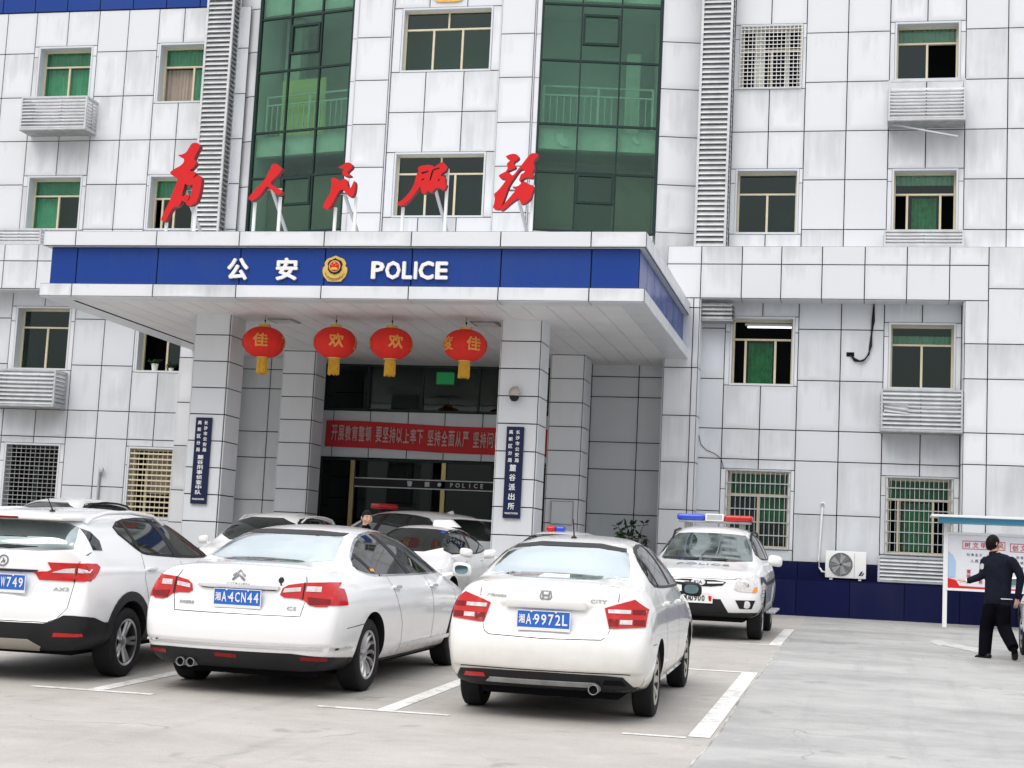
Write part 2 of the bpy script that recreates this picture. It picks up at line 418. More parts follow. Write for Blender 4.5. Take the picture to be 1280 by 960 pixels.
for x in (-3.8, -6.4, -9.0, -11.6, -14.2):
    strip(mb, (x, 12.68), (x, 17.9), .15); strip(mb, (x-.58, 12.63), (x+.55, 12.63), .09)
    strip(mb, (x, 23), (x, 27.5), .15); strip(mb, (x-.58, 22.94), (x+.55, 22.94), .09)
tag(mb.build('parking_lines', M['mark']), kind='structure')
mb = MB()
for q in (([1.04, 26.2], [1.30, 26.9], [1.17, 25.1]), ):
    pass
a = [(1.04, 26.25), (1.26, 26.85), (1.30, 26.25), (1.78, 24.9), (1.70, 23.7), (1.22, 25.3), (1.16, 24.95)]
vs, ts, _ = tri2d([a]); mb.add([(*v, G(v[1])+.004) for v in vs], ts)
tag(mb.build('road_arrow_marking', mat('faded_road_paint', (.50, .49, .475), .7, var=.25, vs=6.)), kind='structure')
mb = MB()           # thin rough mortar ridge where the two slabs meet
pts = [(-1.09+.010*math.sin(y*1.1)+.004*math.sin(y*5), y, G(y)-.006) for y in [8+.25*k for k in range(78)]]
mb.tube(pts, [.012+.003*math.sin(k*1.7) for k in range(len(pts))], 6)
tag(mb.build('ground_joint', mat('mortar_joint', (.42, .41, .38), .85, var=.5, vs=3.)), kind='structure')
# ================================================================ the police station
YW, YF, YB = 33.5, 33.0, 35.0        # main wall, projecting frame, entrance glass
bld = thing('police_station_building', 'long white panelled police station with a deep blue-banded canopy over its entrance', 'building', (-9.1, 33.5, G(33.5)))

def frame2(U, Nn):
    """(u, v, d) on a wall -> 3D; d is outwards"""
    U = Vector(U); Nn = Vector(Nn)
    return U, Nn
def clad(mb, O, U, Nn, us, zs, skip=None, gap=.019, th=.022, mi=0, mj=1, ch=.006, back=True, boost=0):
    O, U, Nn = Vector(O), Vector(U), Vector(Nn); Z = Vector((0, 0, 1))
    P = lambda u, z, d: O + U*u + Z*z + Nn*d
    for i in range(len(us)-1):
        for j in range(len(zs)-1):
            u0, u1, z0, z1 = us[i], us[i+1], zs[j], zs[j+1]
            if skip and skip((u0+u1)/2, (z0+z1)/2): continue
            if back: mb.add([P(u0,z0,0), P(u1,z0,0), P(u1,z1,0), P(u0,z1,0)], [(0,1,2,3)], mj)
            g = gap/2; a0, a1, b0, b1 = u0+g, u1-g, z0+g, z1-g
            if a1 - a0 < .01 or b1 - b0 < .01: continue
            vs = [P(a0,b0,.001), P(a1,b0,.001), P(a1,b1,.001), P(a0,b1,.001),
                  P(a0,b0,th-ch), P(a1,b0,th-ch), P(a1,b1,th-ch), P(a0,b1,th-ch),
                  P(a0+ch,b0+ch,th), P(a1-ch,b0+ch,th), P(a1-ch,b1-ch,th), P(a0+ch,b1-ch,th)]
            q = [(0,0),(1,0),(1,1),(0,1)]
            fs = [(8,9,10,11)]; uv = [q]
            for k in range(4):
                k2 = (k+1) % 4
                fs += [(k, k2, 4+k2, 4+k), (4+k, 4+k2, 8+k2, 8+k)]; uv += [[q[k], q[k2], q[k2], q[k]]]*2
            mb.add(vs, fs, mi, uv, random.random()*(1-boost*.5)+boost)
def slab(mb, O, U, Nn, u0, u1, z0, z1, d0, d1, mi=0):
    O, U, Nn = Vector(O), Vector(U), Vector(Nn); c = O + U*(u0+u1)/2 + Vector((0,0,(z0+z1)/2)) + Nn*(d0+d1)/2
    Mx = Matrix((U, Nn, Vector((0,0,1)))).transposed()
    mb.obox(c, ((u1-u0)/2, (d1-d0)/2, (z1-z0)/2), Mx, mi)
X, NY = (1, 0, 0), (0, -1, 0)

def window(u0, u1, z0, z1, O, U=X, Nn=NY, depth=.25, frame='cream', tr=.70, panes='gg', top='g', mull=None, name='window', fw=.038, curtain=None, blindtop=False, topsplit=False, lining=None):
    """opening with reveals, transom, sliding sashes and a room behind. panes: one letter per lower bay (g green, b bright, d dark, o open)"""
    O, U, Nn = Vector(O), Vector(U), Vector(Nn)
    w = MB(); t = .04
    slab(w, O, U, Nn, u0-.001, u0+t, z0, z1, -depth-.1, .021, 0); slab(w, O, U, Nn, u1-t, u1+.001, z0, z1, -depth-.1, .021, 0)
    slab(w, O, U, Nn, u0+t, u1-t, z1-t, z1+.001, -depth-.1, .021, 0); slab(w, O, U, Nn, u0+t, u1-t, z0-.001, z0+t, -depth-.1, .03, 0)
    a0, a1, b0, b1 = u0+t, u1-t, z0+t, z1-t
    d0, d1 = -depth-.06, -depth
    for (p, q, r, s) in ((a0, a0+fw, b0, b1), (a1-fw, a1, b0, b1), (a0+fw, a1-fw, b0, b0+fw), (a0+fw, a1-fw, b1-fw, b1)):
        slab(w, O, U, Nn, p, q, r, s, d0, d1, 1)
    zt = b0 + (b1-b0)*tr
    slab(w, O, U, Nn, a0+fw, a1-fw, zt-fw/2, zt+fw/2, d0, d1+.012, 1)
    n = len(panes); ms = mull or [a0 + (a1-a0)*(k+1)/n for k in range(n-1)]
    for m in ms: slab(w, O, U, Nn, m-fw*.6, m+fw*.6, b0+fw, zt-fw/2, d0, d1+.008, 1)
    if topsplit: slab(w, O, U, Nn, (a0+a1)/2-fw/2, (a0+a1)/2+fw/2, zt+fw/2, b1-fw, d0, d1+.004, 1)
    wo = w.build(name, [M['clad_dull'], M[frame]], bld, True)
    # dark room behind
    r = MB(); D = -depth-1.2
    for (p, q, r0, r1, da, db) in ((a0-.3, a1+.3, b0-.3, b1+.3, D-.02, D), (a0-.32, a0-.3, b0-.3, b1+.3, D, d0-.02), (a1+.3, a1+.32, b0-.3, b1+.3, D, d0-.02),
                                   (a0-.3, a1+.3, b0-.32, b0-.3, D, d0-.02), (a0-.3, a1+.3, b1+.3, b1+.32, D, d0-.02)):
        slab(r, O, U, Nn, p, q, r0, r1, da, db)
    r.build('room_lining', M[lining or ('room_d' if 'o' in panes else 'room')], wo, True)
    gm = {'g': 'glass', 'b': 'glass_b', 'd': 'glass_d'}
    edges = [a0+fw] + ms + [a1-fw]
    for k, ch in enumerate(panes):
        if ch == 'o': continue
        g = MB(); e0, e1 = edges[k]+(fw*.5 if k else 0), edges[k+1]-(fw*.5 if k < n-1 else 0)
        slab(g, O, U, Nn, e0, e1, b0+fw, zt-fw/2, -depth-.035, -depth-.029); g.build('pane', M[gm[ch]], wo, True)
    if top != 'o':
        g = MB(); slab(g, O, U, Nn, a0+fw, a1-fw, zt+fw/2, b1-fw, -depth-.034, -depth-.028); g.build('pane', M[gm[top]], wo, True)
    for k, (c0, c1, cz0, cz1, cm) in enumerate(curtain or []):     # fractions of the opening
        g = MB(); p0, p1 = a0+(a1-a0)*c0, a0+(a1-a0)*c1; q0, q1 = b0+(b1-b0)*cz0, b0+(b1-b0)*cz1
        nf = max(4, int((p1-p0)/.03)); vs = []; fs = []
        Zv = Vector((0,0,1))
        for i in range(nf+1):
            d = -depth-.13-.02*math.sin(i*1.9)*(1+.4*math.sin(i*.7)); u = p0+(p1-p0)*i/nf
            vs += [O+U*u+Zv*q0+Nn*d, O+U*u+Zv*q1+Nn*d]
        g.add(vs, [(2*i, 2*i+2, 2*i+3, 2*i+1) for i in range(nf)]); g.build('curtain', M[cm], wo, True)
    return wo
def grille(u0, u1, z0, z1, O, parent, nu, nz, w=.012, d=.05, m='white', name='security_grille', hw=None, U=X, Nn=NY):
    g = MB()
    for k in range(nu+1):
        u = u0+(u1-u0)*k/nu; slab(g, O, U, Nn, u-w/2, u+w/2, z0, z1, d-.012, d)
    for k in range(nz+1):
        z = z0+(z1-z0)*k/nz; h = hw or w; slab(g, O, U, Nn, u0, u1, z-h/2, z+h/2, d+.001, d+.02)
    return g.build(name, M[m], parent, True)
def cage(u0, u1, z0, z1, y0, y1, m='alu', n=9, bent=False, bottom=True, top_gap=0):
    """air-conditioner cage of sloping slats bolted under a window: front and both sides"""
    c = MB(); s = .04
    for u in (u0, u1-s): c.box((u, y1, z0), (u+s, y1+s, z1))
    for u in (u0, u1-s): c.box((u, y0-s, z0), (u+s, y0-.001, z1))
    c.box((u0+s, y1, z1-s), (u1-s, y1+s, z1)); c.box((u0+s, y1, z0), (u1-s, y1+s, z0+s))
    for u in (u0, u1-s):
        c.box((u, y1+s, z1-s), (u+s, y0-s, z1)); c.box((u, y1+s, z0), (u+s, y0-s, z0+s))
    h = (z1-z0-2*s-top_gap)/n
    Rx = Matrix.Rotation(R(-38), 3, 'X')
    for k in range(n):
        z = z0+s+h*(k+.5)
        if bent and k in (4, 5):
            c.obox(((u0+u1)/2+.25, y1+.02, z), ((u1-u0)/2-s-.25, .003, h*.46), Rx); 
            c.obox((u0+.45, y1+.03, z-.05), (.38, .003, h*.44), Matrix.Rotation(R(6), 3, 'Y') @ Rx)
        else: c.obox(((u0+u1)/2, y1+.02, z), ((u1-u0)/2-s, .003, h*.56), Rx)
        for u, sg in ((u0+.02, 1), (u1-.02, -1)):
            c.obox((u, (y0+y1)/2, z), (.003, (y0-y1)/2-s, h*.56), Matrix.Rotation(R(38*sg), 3, 'Y'))
    o = c.build('air_conditioner_cage', M[m], bld, True)
    if bottom:
        b = MB(); b.box((u0+.002, y1+.002, z0-.02), (u1-.002, y0-.002, z0-.001)); b.build('cage_floor', M['alu_d'], o, True)
    return o

# ---------------------------------------------------------------- main wings (plane YW)
ROW_LO = [1.66, 2.65, 3.76, 4.40, 5.46, 6.55, 7.62, 8.23]
ROW_HI = [8.23, 8.70, 9.78, 10.85, 11.93, 13.03, 14.05]
WINZ = [(1.89, 3.55), (5.33, 6.76), (8.65, 10.02), (11.90, 13.23)]
def wing(O, cols, bays, name, lo=ROW_LO, hi=ROW_HI, top=True):
    mb = MB()
    for a, b in zip(cols, cols[1:]):
        if any(abs(a-w[0]) < .01 for w in bays): continue
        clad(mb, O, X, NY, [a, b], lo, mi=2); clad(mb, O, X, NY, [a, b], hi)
    for (b0, mid, b1, w0, w1, wz) in bays:
        zs = [z for p in wz for z in p]
        rows = [1.66, zs[0], zs[1], 3.76, 4.40, zs[2], zs[3], 7.62, 8.23, zs[4], zs[5], 10.85, zs[6]-.001, zs[7], 14.05]
        rows = [r for k, r in enumerate(rows) if k == 0 or r - rows[k-1] > .03]
        isw = lambda z: any(p < z < q for p, q in wz)
        for r0, r1 in zip(rows, rows[1:]):
            if isw((r0+r1)/2):
                if w0-b0 > .03: clad(mb, O, X, NY, [b0, w0], [r0, (r0+r1)/2+.4, r1], gap=.012)
                if b1-w1 > .03: clad(mb, O, X, NY, [w1, b1], [r0, (r0+r1)/2+.4, r1], gap=.012)
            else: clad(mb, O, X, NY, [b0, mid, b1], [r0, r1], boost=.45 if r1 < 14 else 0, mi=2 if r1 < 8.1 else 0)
    return mb.build(name, [M['clad'], M['joint'], M['clad_lo_shade']], bld, True)
OW = (0, YW, 0)
RB = [(-2.98, -2.2, -1.44, -2.87, -1.52, [(1.89, 3.55), (5.33, 6.81), (8.60, 10.03), (11.80, 13.25)]),
      (.32, 1.09, 1.88, .42, 1.77, [(1.89, 3.51), (5.32, 6.72), (8.66, 10.01), (11.93, 13.22)])]
wing(OW, [-3.72, -2.98, -1.44, -.56, .32, 1.88, 2.74, 3.6, 4.46, 5.32, 6.2], RB, 'wall')
LB = [(-19.82, -18.98, -18.17, -19.7, -18.28, [(1.95, 3.6), (5.33, 6.84), (8.68, 10.0), (11.87, 13.19)]),
      (-16.62, -15.97, -15.28, -16.56, -15.33, [(1.95, 3.6), (5.33, 6.84), (8.68, 10.0), (11.74, 13.2)])]
wing(OW, [-24.2, -23.3, -22.4, -21.5, -20.6, -19.82, -18.17, -17.4, -16.62, -15.28, -14.3], LB, 'wall')
# windows
W = window
W(-2.87, -1.52, 8.60, 10.03, OW, panes='dd', top='d', tr=.66, curtain=[(.66, .70, 0, .42, 'curtain_g'), (.70, .93, .16, .40, 'curtain_g')])
W(.42, 1.77, 8.66, 10.01, OW, panes='ogo', mull=[.74, 1.42], top='g', tr=.64, curtain=[(.3, .7, 0, .6, 'curtain_g'), (0, 1, .82, 1, 'curtain')])
wg = W(-2.87, -1.52, 11.80, 13.25, OW, panes='oo', top='o', tr=.66, curtain=[(.2, .38, 0, 1, 'curtain'), (.72, .8, 0, 1, 'curtain')])
grille(-2.86, -1.53, 11.82, 13.22, OW, wg, 15, 16, .013, .06, 'white')
W(.42, 1.77, 11.93, 13.22, OW, panes='go', top='g', curtain=[(0, 1, .72, .98, 'curtain')])
W(-2.87, -1.52, 5.33, 6.81, OW, panes='obo', mull=[-2.56, -1.93], top='o', tr=.70, curtain=[(.26, .66, 0, .66, 'curtain_g')])
W(.42, 1.77, 5.32, 6.72, OW, panes='dd', top='g', curtain=[(0, 1, .72, .86, 'curtain')])
wg = W(-2.87, -1.52, 1.89, 3.55, OW, panes='dg', top='g', tr=.70, curtain=[(0, 1, .72, 1, 'curtain_g'), (.5, 1, .33, .68, 'curtain_g'), (0, .45, .25, .68, 'board_in')])
grille(-2.86, -1.53, 1.91, 3.53, OW, wg, 13, 6, .012, .03, 'alu', hw=.022)
wg = W(.42, 1.77, 1.89, 3.51, OW, panes='ogo', mull=[.68, 1.38], top='g', tr=.72, curtain=[(0, 1, .74, 1, 'curtain_g'), (.25, .7, .05, .68, 'curtain_g')])
grille(.43, 1.76, 1.91, 3.49, OW, wg, 14, 7, .010, .03, 'alu', hw=.018)
W(-19.7, -18.28, 11.87, 13.19, OW, panes='bb', top='b', tr=.68, curtain=[(0, 1, .7, 1, 'curtain'), (.5, 1, 0, .66, 'curtain'), (0, .5, 0, .66, 'curtain')])
W(-16.56, -15.33, 11.74, 13.2, OW, panes='ob', mull=[-15.75], top='b', tr=.66, curtain=[(0, .62, 0, .64, 'board_in'), (0, 1, .7, 1, 'curtain'), (.66, 1, 0, .64, 'curtain')])
W(-19.7, -18.28, 8.68, 10.0, OW, panes='bg', top='b', tr=.68, curtain=[(0, 1, .7, 1, 'curtain'), (0, .45, 0, .66, 'curtain')])
W(-16.56, -15.33, 8.68, 10.0, OW, panes='ogg', mull=[-16.3, -16.0], top='b', tr=.62, curtain=[(0, 1, .66, 1, 'curtain')])
W(-19.7, -18.28, 5.33, 6.84, OW, panes='dd', top='d', tr=.70, curtain=[(.02, .3, 0, .62, 'curtain_g')])
W(-16.56, -15.33, 5.33, 6.84, OW, panes='od', mull=[-15.9], top='d', tr=.72)
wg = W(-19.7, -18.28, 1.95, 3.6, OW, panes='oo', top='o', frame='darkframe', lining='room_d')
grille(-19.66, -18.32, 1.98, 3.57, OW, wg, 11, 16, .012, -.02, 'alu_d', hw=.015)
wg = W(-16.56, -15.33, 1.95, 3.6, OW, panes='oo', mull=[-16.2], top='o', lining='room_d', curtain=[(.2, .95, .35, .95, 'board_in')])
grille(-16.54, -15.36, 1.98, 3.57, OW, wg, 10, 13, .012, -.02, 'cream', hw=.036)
# air-conditioner cages
cage(-19.72, -18.02, 10.98, 11.78, YW, 32.92, 'alu_l', 9, bottom=True)
cage(.30, 1.86, 10.90, 11.76, YW-.02, 32.9, 'alu_l', 9, top_gap=.12)
cage(.27, 1.88, 8.24, 8.60, YW-.02, 33.06, 'alu_l', 4, bottom=False)
cage(-20.3, -19.0, 8.24, 8.62, YW-.02, 33.06, 'alu_l', 4, bottom=False)
cage(-19.95, -18.24, 4.42, 5.27, YW-.02, 32.92, 'alu', 8)
cage(.28, 1.90, 4.40, 5.26, YW-.02, 32.92, 'alu', 9, bent=True)
cage(.29, 1.90, 1.33, 1.86, YW-.02, 33.02, 'alu', 6, bottom=False)
b = MB(); b.bar((.40, 33.1, 10.86), (1.72, 32.95, 10.55), .03); b.build('stay_bar', M['steel'], bld, True)
# blue band and parapet on top
for us in ([-24.2+.86*k for k in range(11)]+[-15.28], [-3.72+.86*k for k in range(12)]):
    mb = MB(); clad(mb, (0, YW-.01, 0), X, NY, us, [14.06, 14.62]); mb.build('blue_band', [M['blue'], M['joint']], bld, True)
    mb = MB(); clad(mb, OW, X, NY, us, [14.63, 15.4, 16.2]); mb.build('parapet', [M['clad'], M['joint']], bld, True)
# solid core behind the skins, so the block has depth
mb = MB()
for x0, x1 in ((-24.3, -15.4), (-2.9, 6.3)):
    mb.box((x0, 35.4, .3), (x1, 44, 16.2))
mb.box((-15.4, 40, .3), (-2.9, 44, 17.5)); mb.box((-24.3, YW+.03, 16.2), (6.3, 44, 16.35))
mb.build('building_core', M['clad_dull'], bld, True)

# ---------------------------------------------------------------- projecting frame: beams and piers (plane YF)
OF = (0, YF, 0); mb = MB()
bx = [-3.49+.866*k for k in range(7)]+[2.37]; bx = [-3.49, -2.63, -1.81, -.97, -.10, .75, 1.60, 2.37]
clad(mb, OF, X, NY, [-4.21]+bx, [7.84, 8.23]); clad(mb, OF, X, NY, [-4.21]+bx, [7.11, 7.84])
for a, b_ in zip([-4.21]+bx, bx):       # beam underside and top
    mb.box((a+.008, YF, 7.10), (b_-.008, YW-.002, 7.112), 2)
mb.box((-4.21, YF, 7.113), (2.37, YW-.002, 7.14), 1); mb.box((-4.21, YF+.001, 8.20), (6.2, YW-.002, 8.232), 0)
clad(mb, OF, X, NY, [1.91, 2.37], [1.36, 2.65, 3.76, 4.40, 5.5, 6.22, 7.11])
clad(mb, OF, X, NY, [2.37, 3.3, 4.2, 5.1, 6.2], [1.36, 2.65, 3.76, 4.40, 5.5, 6.22, 7.36, 8.23])
clad(mb, (1.91, YW, 0), (0, -1, 0), (-1, 0, 0), [0, .5], [1.36, 2.65, 3.76, 4.40, 5.5, 6.22, 7.11])
clad(mb, OF, X, NY, [-4.21, -3.62, -3.49], [.40, 1.9, 2.62, 3.62, 4.6, 5.62, 6.9, 7.11])
clad(mb, (-3.49, YF, 0), (0, 1, 0), (1, 0, 0), [0, .5], [.40, 1.9, 2.62, 3.62, 4.6, 5.62, 6.9, 7.11])
clad(mb, (-4.21, 34.25, 0), (0, -1, 0), (-1, 0, 0), [0, 1.25], [.40, 1.9, 2.62, 3.62, 4.6, 5.62, 6.9])
mb.build('projecting_frame', [M['clad'], M['joint'], M['clad_dull']], bld, True); mb = MB()
lx = [-24.2+.87*k for k in range(11)]+[-14.55]
clad(mb, OF, X, NY, lx, [7.17, 7.83, 8.23])
mb.box((-24.2, YF, 7.15), (-14.55, YW-.002, 7.165), 2); mb.box((-24.2, YF+.001, 8.20), (-14.55, YW-.002, 8.232), 0)
clad(mb, OF, X, NY, [-15.22, -14.62], [.40, 1.9, 2.62, 3.62, 4.6, 5.62, 6.9, 7.17])
clad(mb, (-14.62, YF, 0), (0, 1, 0), (1, 0, 0), [0, .6, 1.25], [.40, 1.9, 2.62, 3.62, 4.6, 5.62, 6.9])
clad(mb, (-15.22, YW, 0), (0, -1, 0), (-1, 0, 0), [0, .5], [.40, 1.9, 2.62, 3.62, 4.6, 5.62, 6.9, 7.17])
mb.build('projecting_frame', [M['clad'], M['joint'], M['clad_dull']], bld, True)
# plinth
for x0, x1, n in ((-3.48, 6.2, 9), (-24.2, -15.23, 9)):
    mb = MB(); us = [x0+(x1-x0)*k/n for k in range(n+1)]
    clad(mb, (0, 32.98, 0), X, NY, us, [.2, 1.30], gap=.010)
    clad(mb, (0, YW-.01, 0), X, NY, us, [1.32, 1.655], gap=.010)
    mb.box((x0, 32.955, 1.30), (x1, YW-.04, 1.325), 0)
    mb.build('plinth', [M['granite'], M['joint']], bld, True)

# ---------------------------------------------------------------- louvre shafts between wings and centre block
def shaft(u0, u1, z0, z1, y0, y1, dark_side):
    c = MB(); Rx = Matrix.Rotation(R(-35), 3, 'X'); p = .112
    for u in (u0, u1-.05): c.box((u, y1, z0), (u+.05, y1+.05, z1))
    n = int((z1-z0)/p)
    for k in range(n):
        z = z0+p*(k+.5); c.obox(((u0+u1)/2, y1+.03, z), ((u1-u0)/2-.05, .004, .052), Rx)
    for k in range(int((z1-z0)/1.3)+1):
        z = z0+1.3*k; c.box((u0+.05, y1+.055, z-.02), (u1-.05, y1+.09, z+.02))
    c.box((u0, y0-.06, z0), (u0+.03, y0, z1)); c.box((u1-.03, y0-.06, z0), (u1, y0, z1))
    o = c.build('louvre_shaft', M['alu_l'], bld, True)
    for u, sg in ((u0+.02, 1), (u1-.02, -1)):
        s = MB()
        for k in range(n): s.obox((u, (y0+y1)/2, z0+p*(k+.5)), (.004, (y0-y1)/2-.06, .046), Matrix.Rotation(R(35*sg), 3, 'Y'))
        s.build('side_louvres', M['alu_d'], o, True)
    d = MB(); d.box((u0+.06, y0-.12, z0), (u1-.06, y0-.1, z1)); d.build('shaft_back', M['alu_d'], o, True)
shaft(-3.68, -3.0, 8.24, 15.6, YW, 33.08, 1)
shaft(-15.24, -14.56, 8.24, 15.6, YW, 33.08, 1)
c = MB(); Rx = Matrix.Rotation(R(-35), 3, 'X')
for k in range(4): c.obox((-3.15, 33.1, 6.72+.09*k), (.33, .004, .045), Rx); c.obox((-2.81, 33.3, 6.72+.09*k), (.004, .19, .045), Matrix.Rotation(R(-35), 3, 'Y'))
c.box((-3.48, 33.06, 6.64), (-2.8, 33.49, 6.67)); c.build('louvre_shaft', M['alu_d'], bld, True)

# ---------------------------------------------------------------- centre block: flat middle and two slanted glass bays
ROWC = [7.3, 7.93, 8.95, 9.99, 10.98, 12.0, 13.0, 14.05, 15.1, 16.2]
mb = MB(); OC = (0, YF, 0)
clad(mb, (0, YF-.06, 0), X, NY, [-11.44, -10.65], ROWC); clad(mb, (0, YF-.06, 0), X, NY, [-8.1, -7.34], ROWC)
for x, s in ((-11.44, -1), (-10.65, 1), (-8.1, -1), (-7.34, 1)):
    clad(mb, (x, YF-.06 if s > 0 else YF+.04, 0), (0, s, 0), (s, 0, 0), [0, .1], [7.3, 16.2], gap=.004)
clad(mb, OC, X, NY, [-11.58, -11.465], ROWC, gap=.01); clad(mb, OC, X, NY, [-7.315, -7.2], ROWC, gap=.01)
for (z0, z1) in ((8.86, 10.34), (12.19, 13.68)):
    clad(mb, OC, X, NY, [-10.62, -10.42], [z0, z1]); clad(mb, OC, X, NY, [-8.32, -8.12], [z0, z1])
for r in ([7.93, 8.86], [10.34, 11.26, 12.19], [13.68, 14.6], [15.3, 16.2]): clad(mb, OC, X, NY, [-10.62, -9.8, -8.92, -8.12], r)
clad(mb, OC, X, NY, [-10.62, -8.12], [14.6, 15.3])
mb.build('centre_wall', [M['clad'], M['joint']], bld, True)
W(-10.42, -8.32, 8.86, 10.34, OC, panes='ddd', top='d', tr=.70, depth=.14, topsplit=True, curtain=[(.02, .3, 0, .66, 'room'), (.7, .98, 0, .66, 'room')])
W(-10.42, -8.32, 12.19, 13.68, OC, panes='ggg', top='d', tr=.70, depth=.14, topsplit=True)
for i, (A, B, sgn) in enumerate((((-14.06, 33.565), (-11.59, 33.02), -1), ((-7.19, 33.02), (-4.62, 33.565), 1))):
    A, B = Vector((*A, 0)), Vector((*B, 0)); U = (B-A).normalized(); Nn = Vector((U.y, -U.x, 0)); L = (B-A).length
    bay = MB(); z0, z1 = 8.60, 16.2
    zs = [8.60, 10.06, 11.14+.1, 12.54, 13.86, 15.2, 16.2] if False else [8.60, 9.9, 10.98, 12.43, 13.72, 15.1, 16.2]
    for k in range(4): slab(bay, A, U, Nn, L*k/3-(.03 if k in (0, 3) else .018), L*k/3+(.03 if k in (0, 3) else .018), z0, z1, -.05, .03 if k in (0, 3) else .02)
    for z in zs: slab(bay, A, U, Nn, .03, L-.03, z-.022, z+.022, -.05, .018)
    for (za, zb) in ((9.22, 9.88), (12.8, 13.5)):                # opening sashes in the middle bay
        for q in ((L/3+.03, 2*L/3-.03, za, za+.05), (L/3+.03, 2*L/3-.03, zb-.05, zb), (L/3+.03, L/3+.08, za+.05, zb-.05), (2*L/3-.08, 2*L/3-.03, za+.05, zb-.05)):
            slab(bay, A, U, Nn, *q, -.04, .045)
    bo = bay.build('glass_bay', M['darkframe'], bld, True)
    for k in range(3):
        for za, zb in zip(zs, zs[1:]):
            g = MB(); slab(g, A, U, Nn, L*k/3+.02, L*(k+1)/3-.02, za+.023, zb-.023, -.02, -.014); g.build('pane', M['glass'], bo, True)
    # what shows through: floor slabs with pale fronts, ceilings, back wall, railing, columns
    f = MB()
    for zf in (7.6, 10.55, 13.95): slab(f, A, U, Nn, .02, L-.02, zf-.10, zf+.36, -.30, -.12)
    f.build('spandrel_panel', M['curtain'], bo, True)
    if sgn > 0:
        for u_, z_, k_ in ((L*.20, 10.66, 1.), (L*.82, 10.72, .6)):
            q = MB(); pl = [(u_+k_*a, z_+k_*b) for a, b in ((-.12, .16), (-.03, .12), (.02, .19), (.06, .05), (.15, -.02), (.17, -.14), (.06, -.16), (-.02, -.1), (-.09, -.04))]
            q.fill([pl], lambda a, b, d: A+U*a+Vector((0, 0, b))+Nn*(-.10+d), .008); q.build('paper_scrap', M['ltr'], bo, True, fix=True)
    f = MB()
    for zf in (7.7, 10.7, 14.1): slab(f, A, U, Nn, 0, L, zf-.05, zf+.15, -2., -.31)
    slab(f, A, U, Nn, -.05, L+.05, 7.6, 16.2, -2.1, -2.0); slab(f, A, U, Nn, -.06, 0, 7.6, 16.2, -2., -.06); slab(f, A, U, Nn, L, L+.06, 7.6, 16.2, -2., -.06)
    f.build('room_lining', M['room_l'], bo, True)
    f = MB()
    if sgn > 0: slab(f, A, U, Nn, L*.74, L*.86, 10.86, 12.95, -1.2, -.9)
    else:
        slab(f, A, U, Nn, L*.05, L*.22, 12.5, 14.0, -1.2, -.9)
        y_ = MB(); slab(y_, A, U, Nn, L*.16, L*.63, 10.92, 12.35, -.50, -.46); y_.build('curtain', M['yellow_c'], bo, True)
    f.build('inner_column', M['curtain'], bo, True)
    f = MB(); zr = 11.02
    for h in (.06, .72, .92): slab(f, A, U, Nn, .08, L-.08, zr+h-.018, zr+h+.018, -.36, -.32)
    for k in range(17): slab(f, A, U, Nn, .1+(L-.2)*k/16-(.025 if k % 8 == 0 else .009), .1+(L-.2)*k/16+(.025 if k % 8 == 0 else .009), zr, zr+(.92 if k % 8 == 0 else .72), -.355, -.325)
    f.build('railing', M['curtain'], bo, True)
    if sgn < 0:
        f = MB(); slab(f, A, U, Nn, .02, L-.02, 7.9, 10.1, -.75, -.7); f.build('dim_blind', M['board_in'], bo, True)
    else:
        f = MB(); slab(f, A, U, Nn, .02, L*.33, 7.9, 10.2, -.75, -.7); slab(f, A, U, Nn, L*.66, L-.02, 7.9, 10.2, -.75, -.7); f.build('dim_blind', M['board_in'], bo, True)
    st = MB()
    rows = [7.3, 8.66, 9.72, 10.8, 11.88, 12.95, 14.0, 15.1, 16.2]
    if sgn > 0: clad(st, A, U, Nn, [L+.035, L+.97], rows)
    else: clad(st, A, U, Nn, [-.62, -.035], rows)
    clad(st, A, U, Nn, [0, L/3, 2*L/3, L], [7.3, 8.575])
    st.build('slanted_strip', [M['clad'], M['joint']], bld, True)

# ---------------------------------------------------------------- canopy
cx0, cx1, cy = -14.95, -3.705, 26.12
cj = [cx0, -14.29, -12.66, -11.0, -9.37, -7.72, -6.0, -4.66, cx1]; cj = [cx0, -14.30]+[-14.30+1.61*k for k in range(1, 6)]+[-4.66, cx1]
def band(name, z0, z1, inset, m, js, ysteps):
    mb = MB(); x0, x1, y0 = cx0+inset, cx1-inset, cy+inset
    jj = [x0]+js[1:-1]+[x1]
    clad(mb, (0, y0+.022, 0), X, NY, jj, [z0, z1])
    ys = [y0+.022+(YF-.012-y0-.022)*k/ysteps for k in range(ysteps+1)]
    clad(mb, (x1-.022, 0, 0), (0, 1, 0), (1, 0, 0), ys, [z0, z1])
    clad(mb, (x0+.022, 0, 0), (0, -1, 0), (-1, 0, 0), [-y for y in ys[::-1]], [z0, z1])
    return mb
can = band('canopy_cap', 6.742, 7.02, 0, 'clad', cj, 8)
can.box((cx0+.03, cy+.03, 6.74), (cx1-.03, YF-.02, 6.744), 2); can.box((cx0+.03, cy+.03, 6.99), (cx1-.03, YF-.02, 7.012), 2)
cap = can.build('canopy', [M['clad'], M['joint'], M['clad_dull']], bld, True)
bl = band('fascia', 6.045, 6.738, .12, 'blue', cj, 7); bl.build('fascia', [M['blue'], M['joint']], cap, True)
lo = band('lower_band', 5.80, 6.04, 0, 'clad', cj, 8)
ins = .44                                   # overhanging rim seen from below
lo.box((cx0+.03, cy+.03, 6.03), (cx1-.03, cy+.5, 6.042), 2)
for a, b_ in zip(cj, cj[1:]):
    lo.box((a+.007, cy+.004, 5.795), (b_-.007, cy+ins, 5.80), 2)
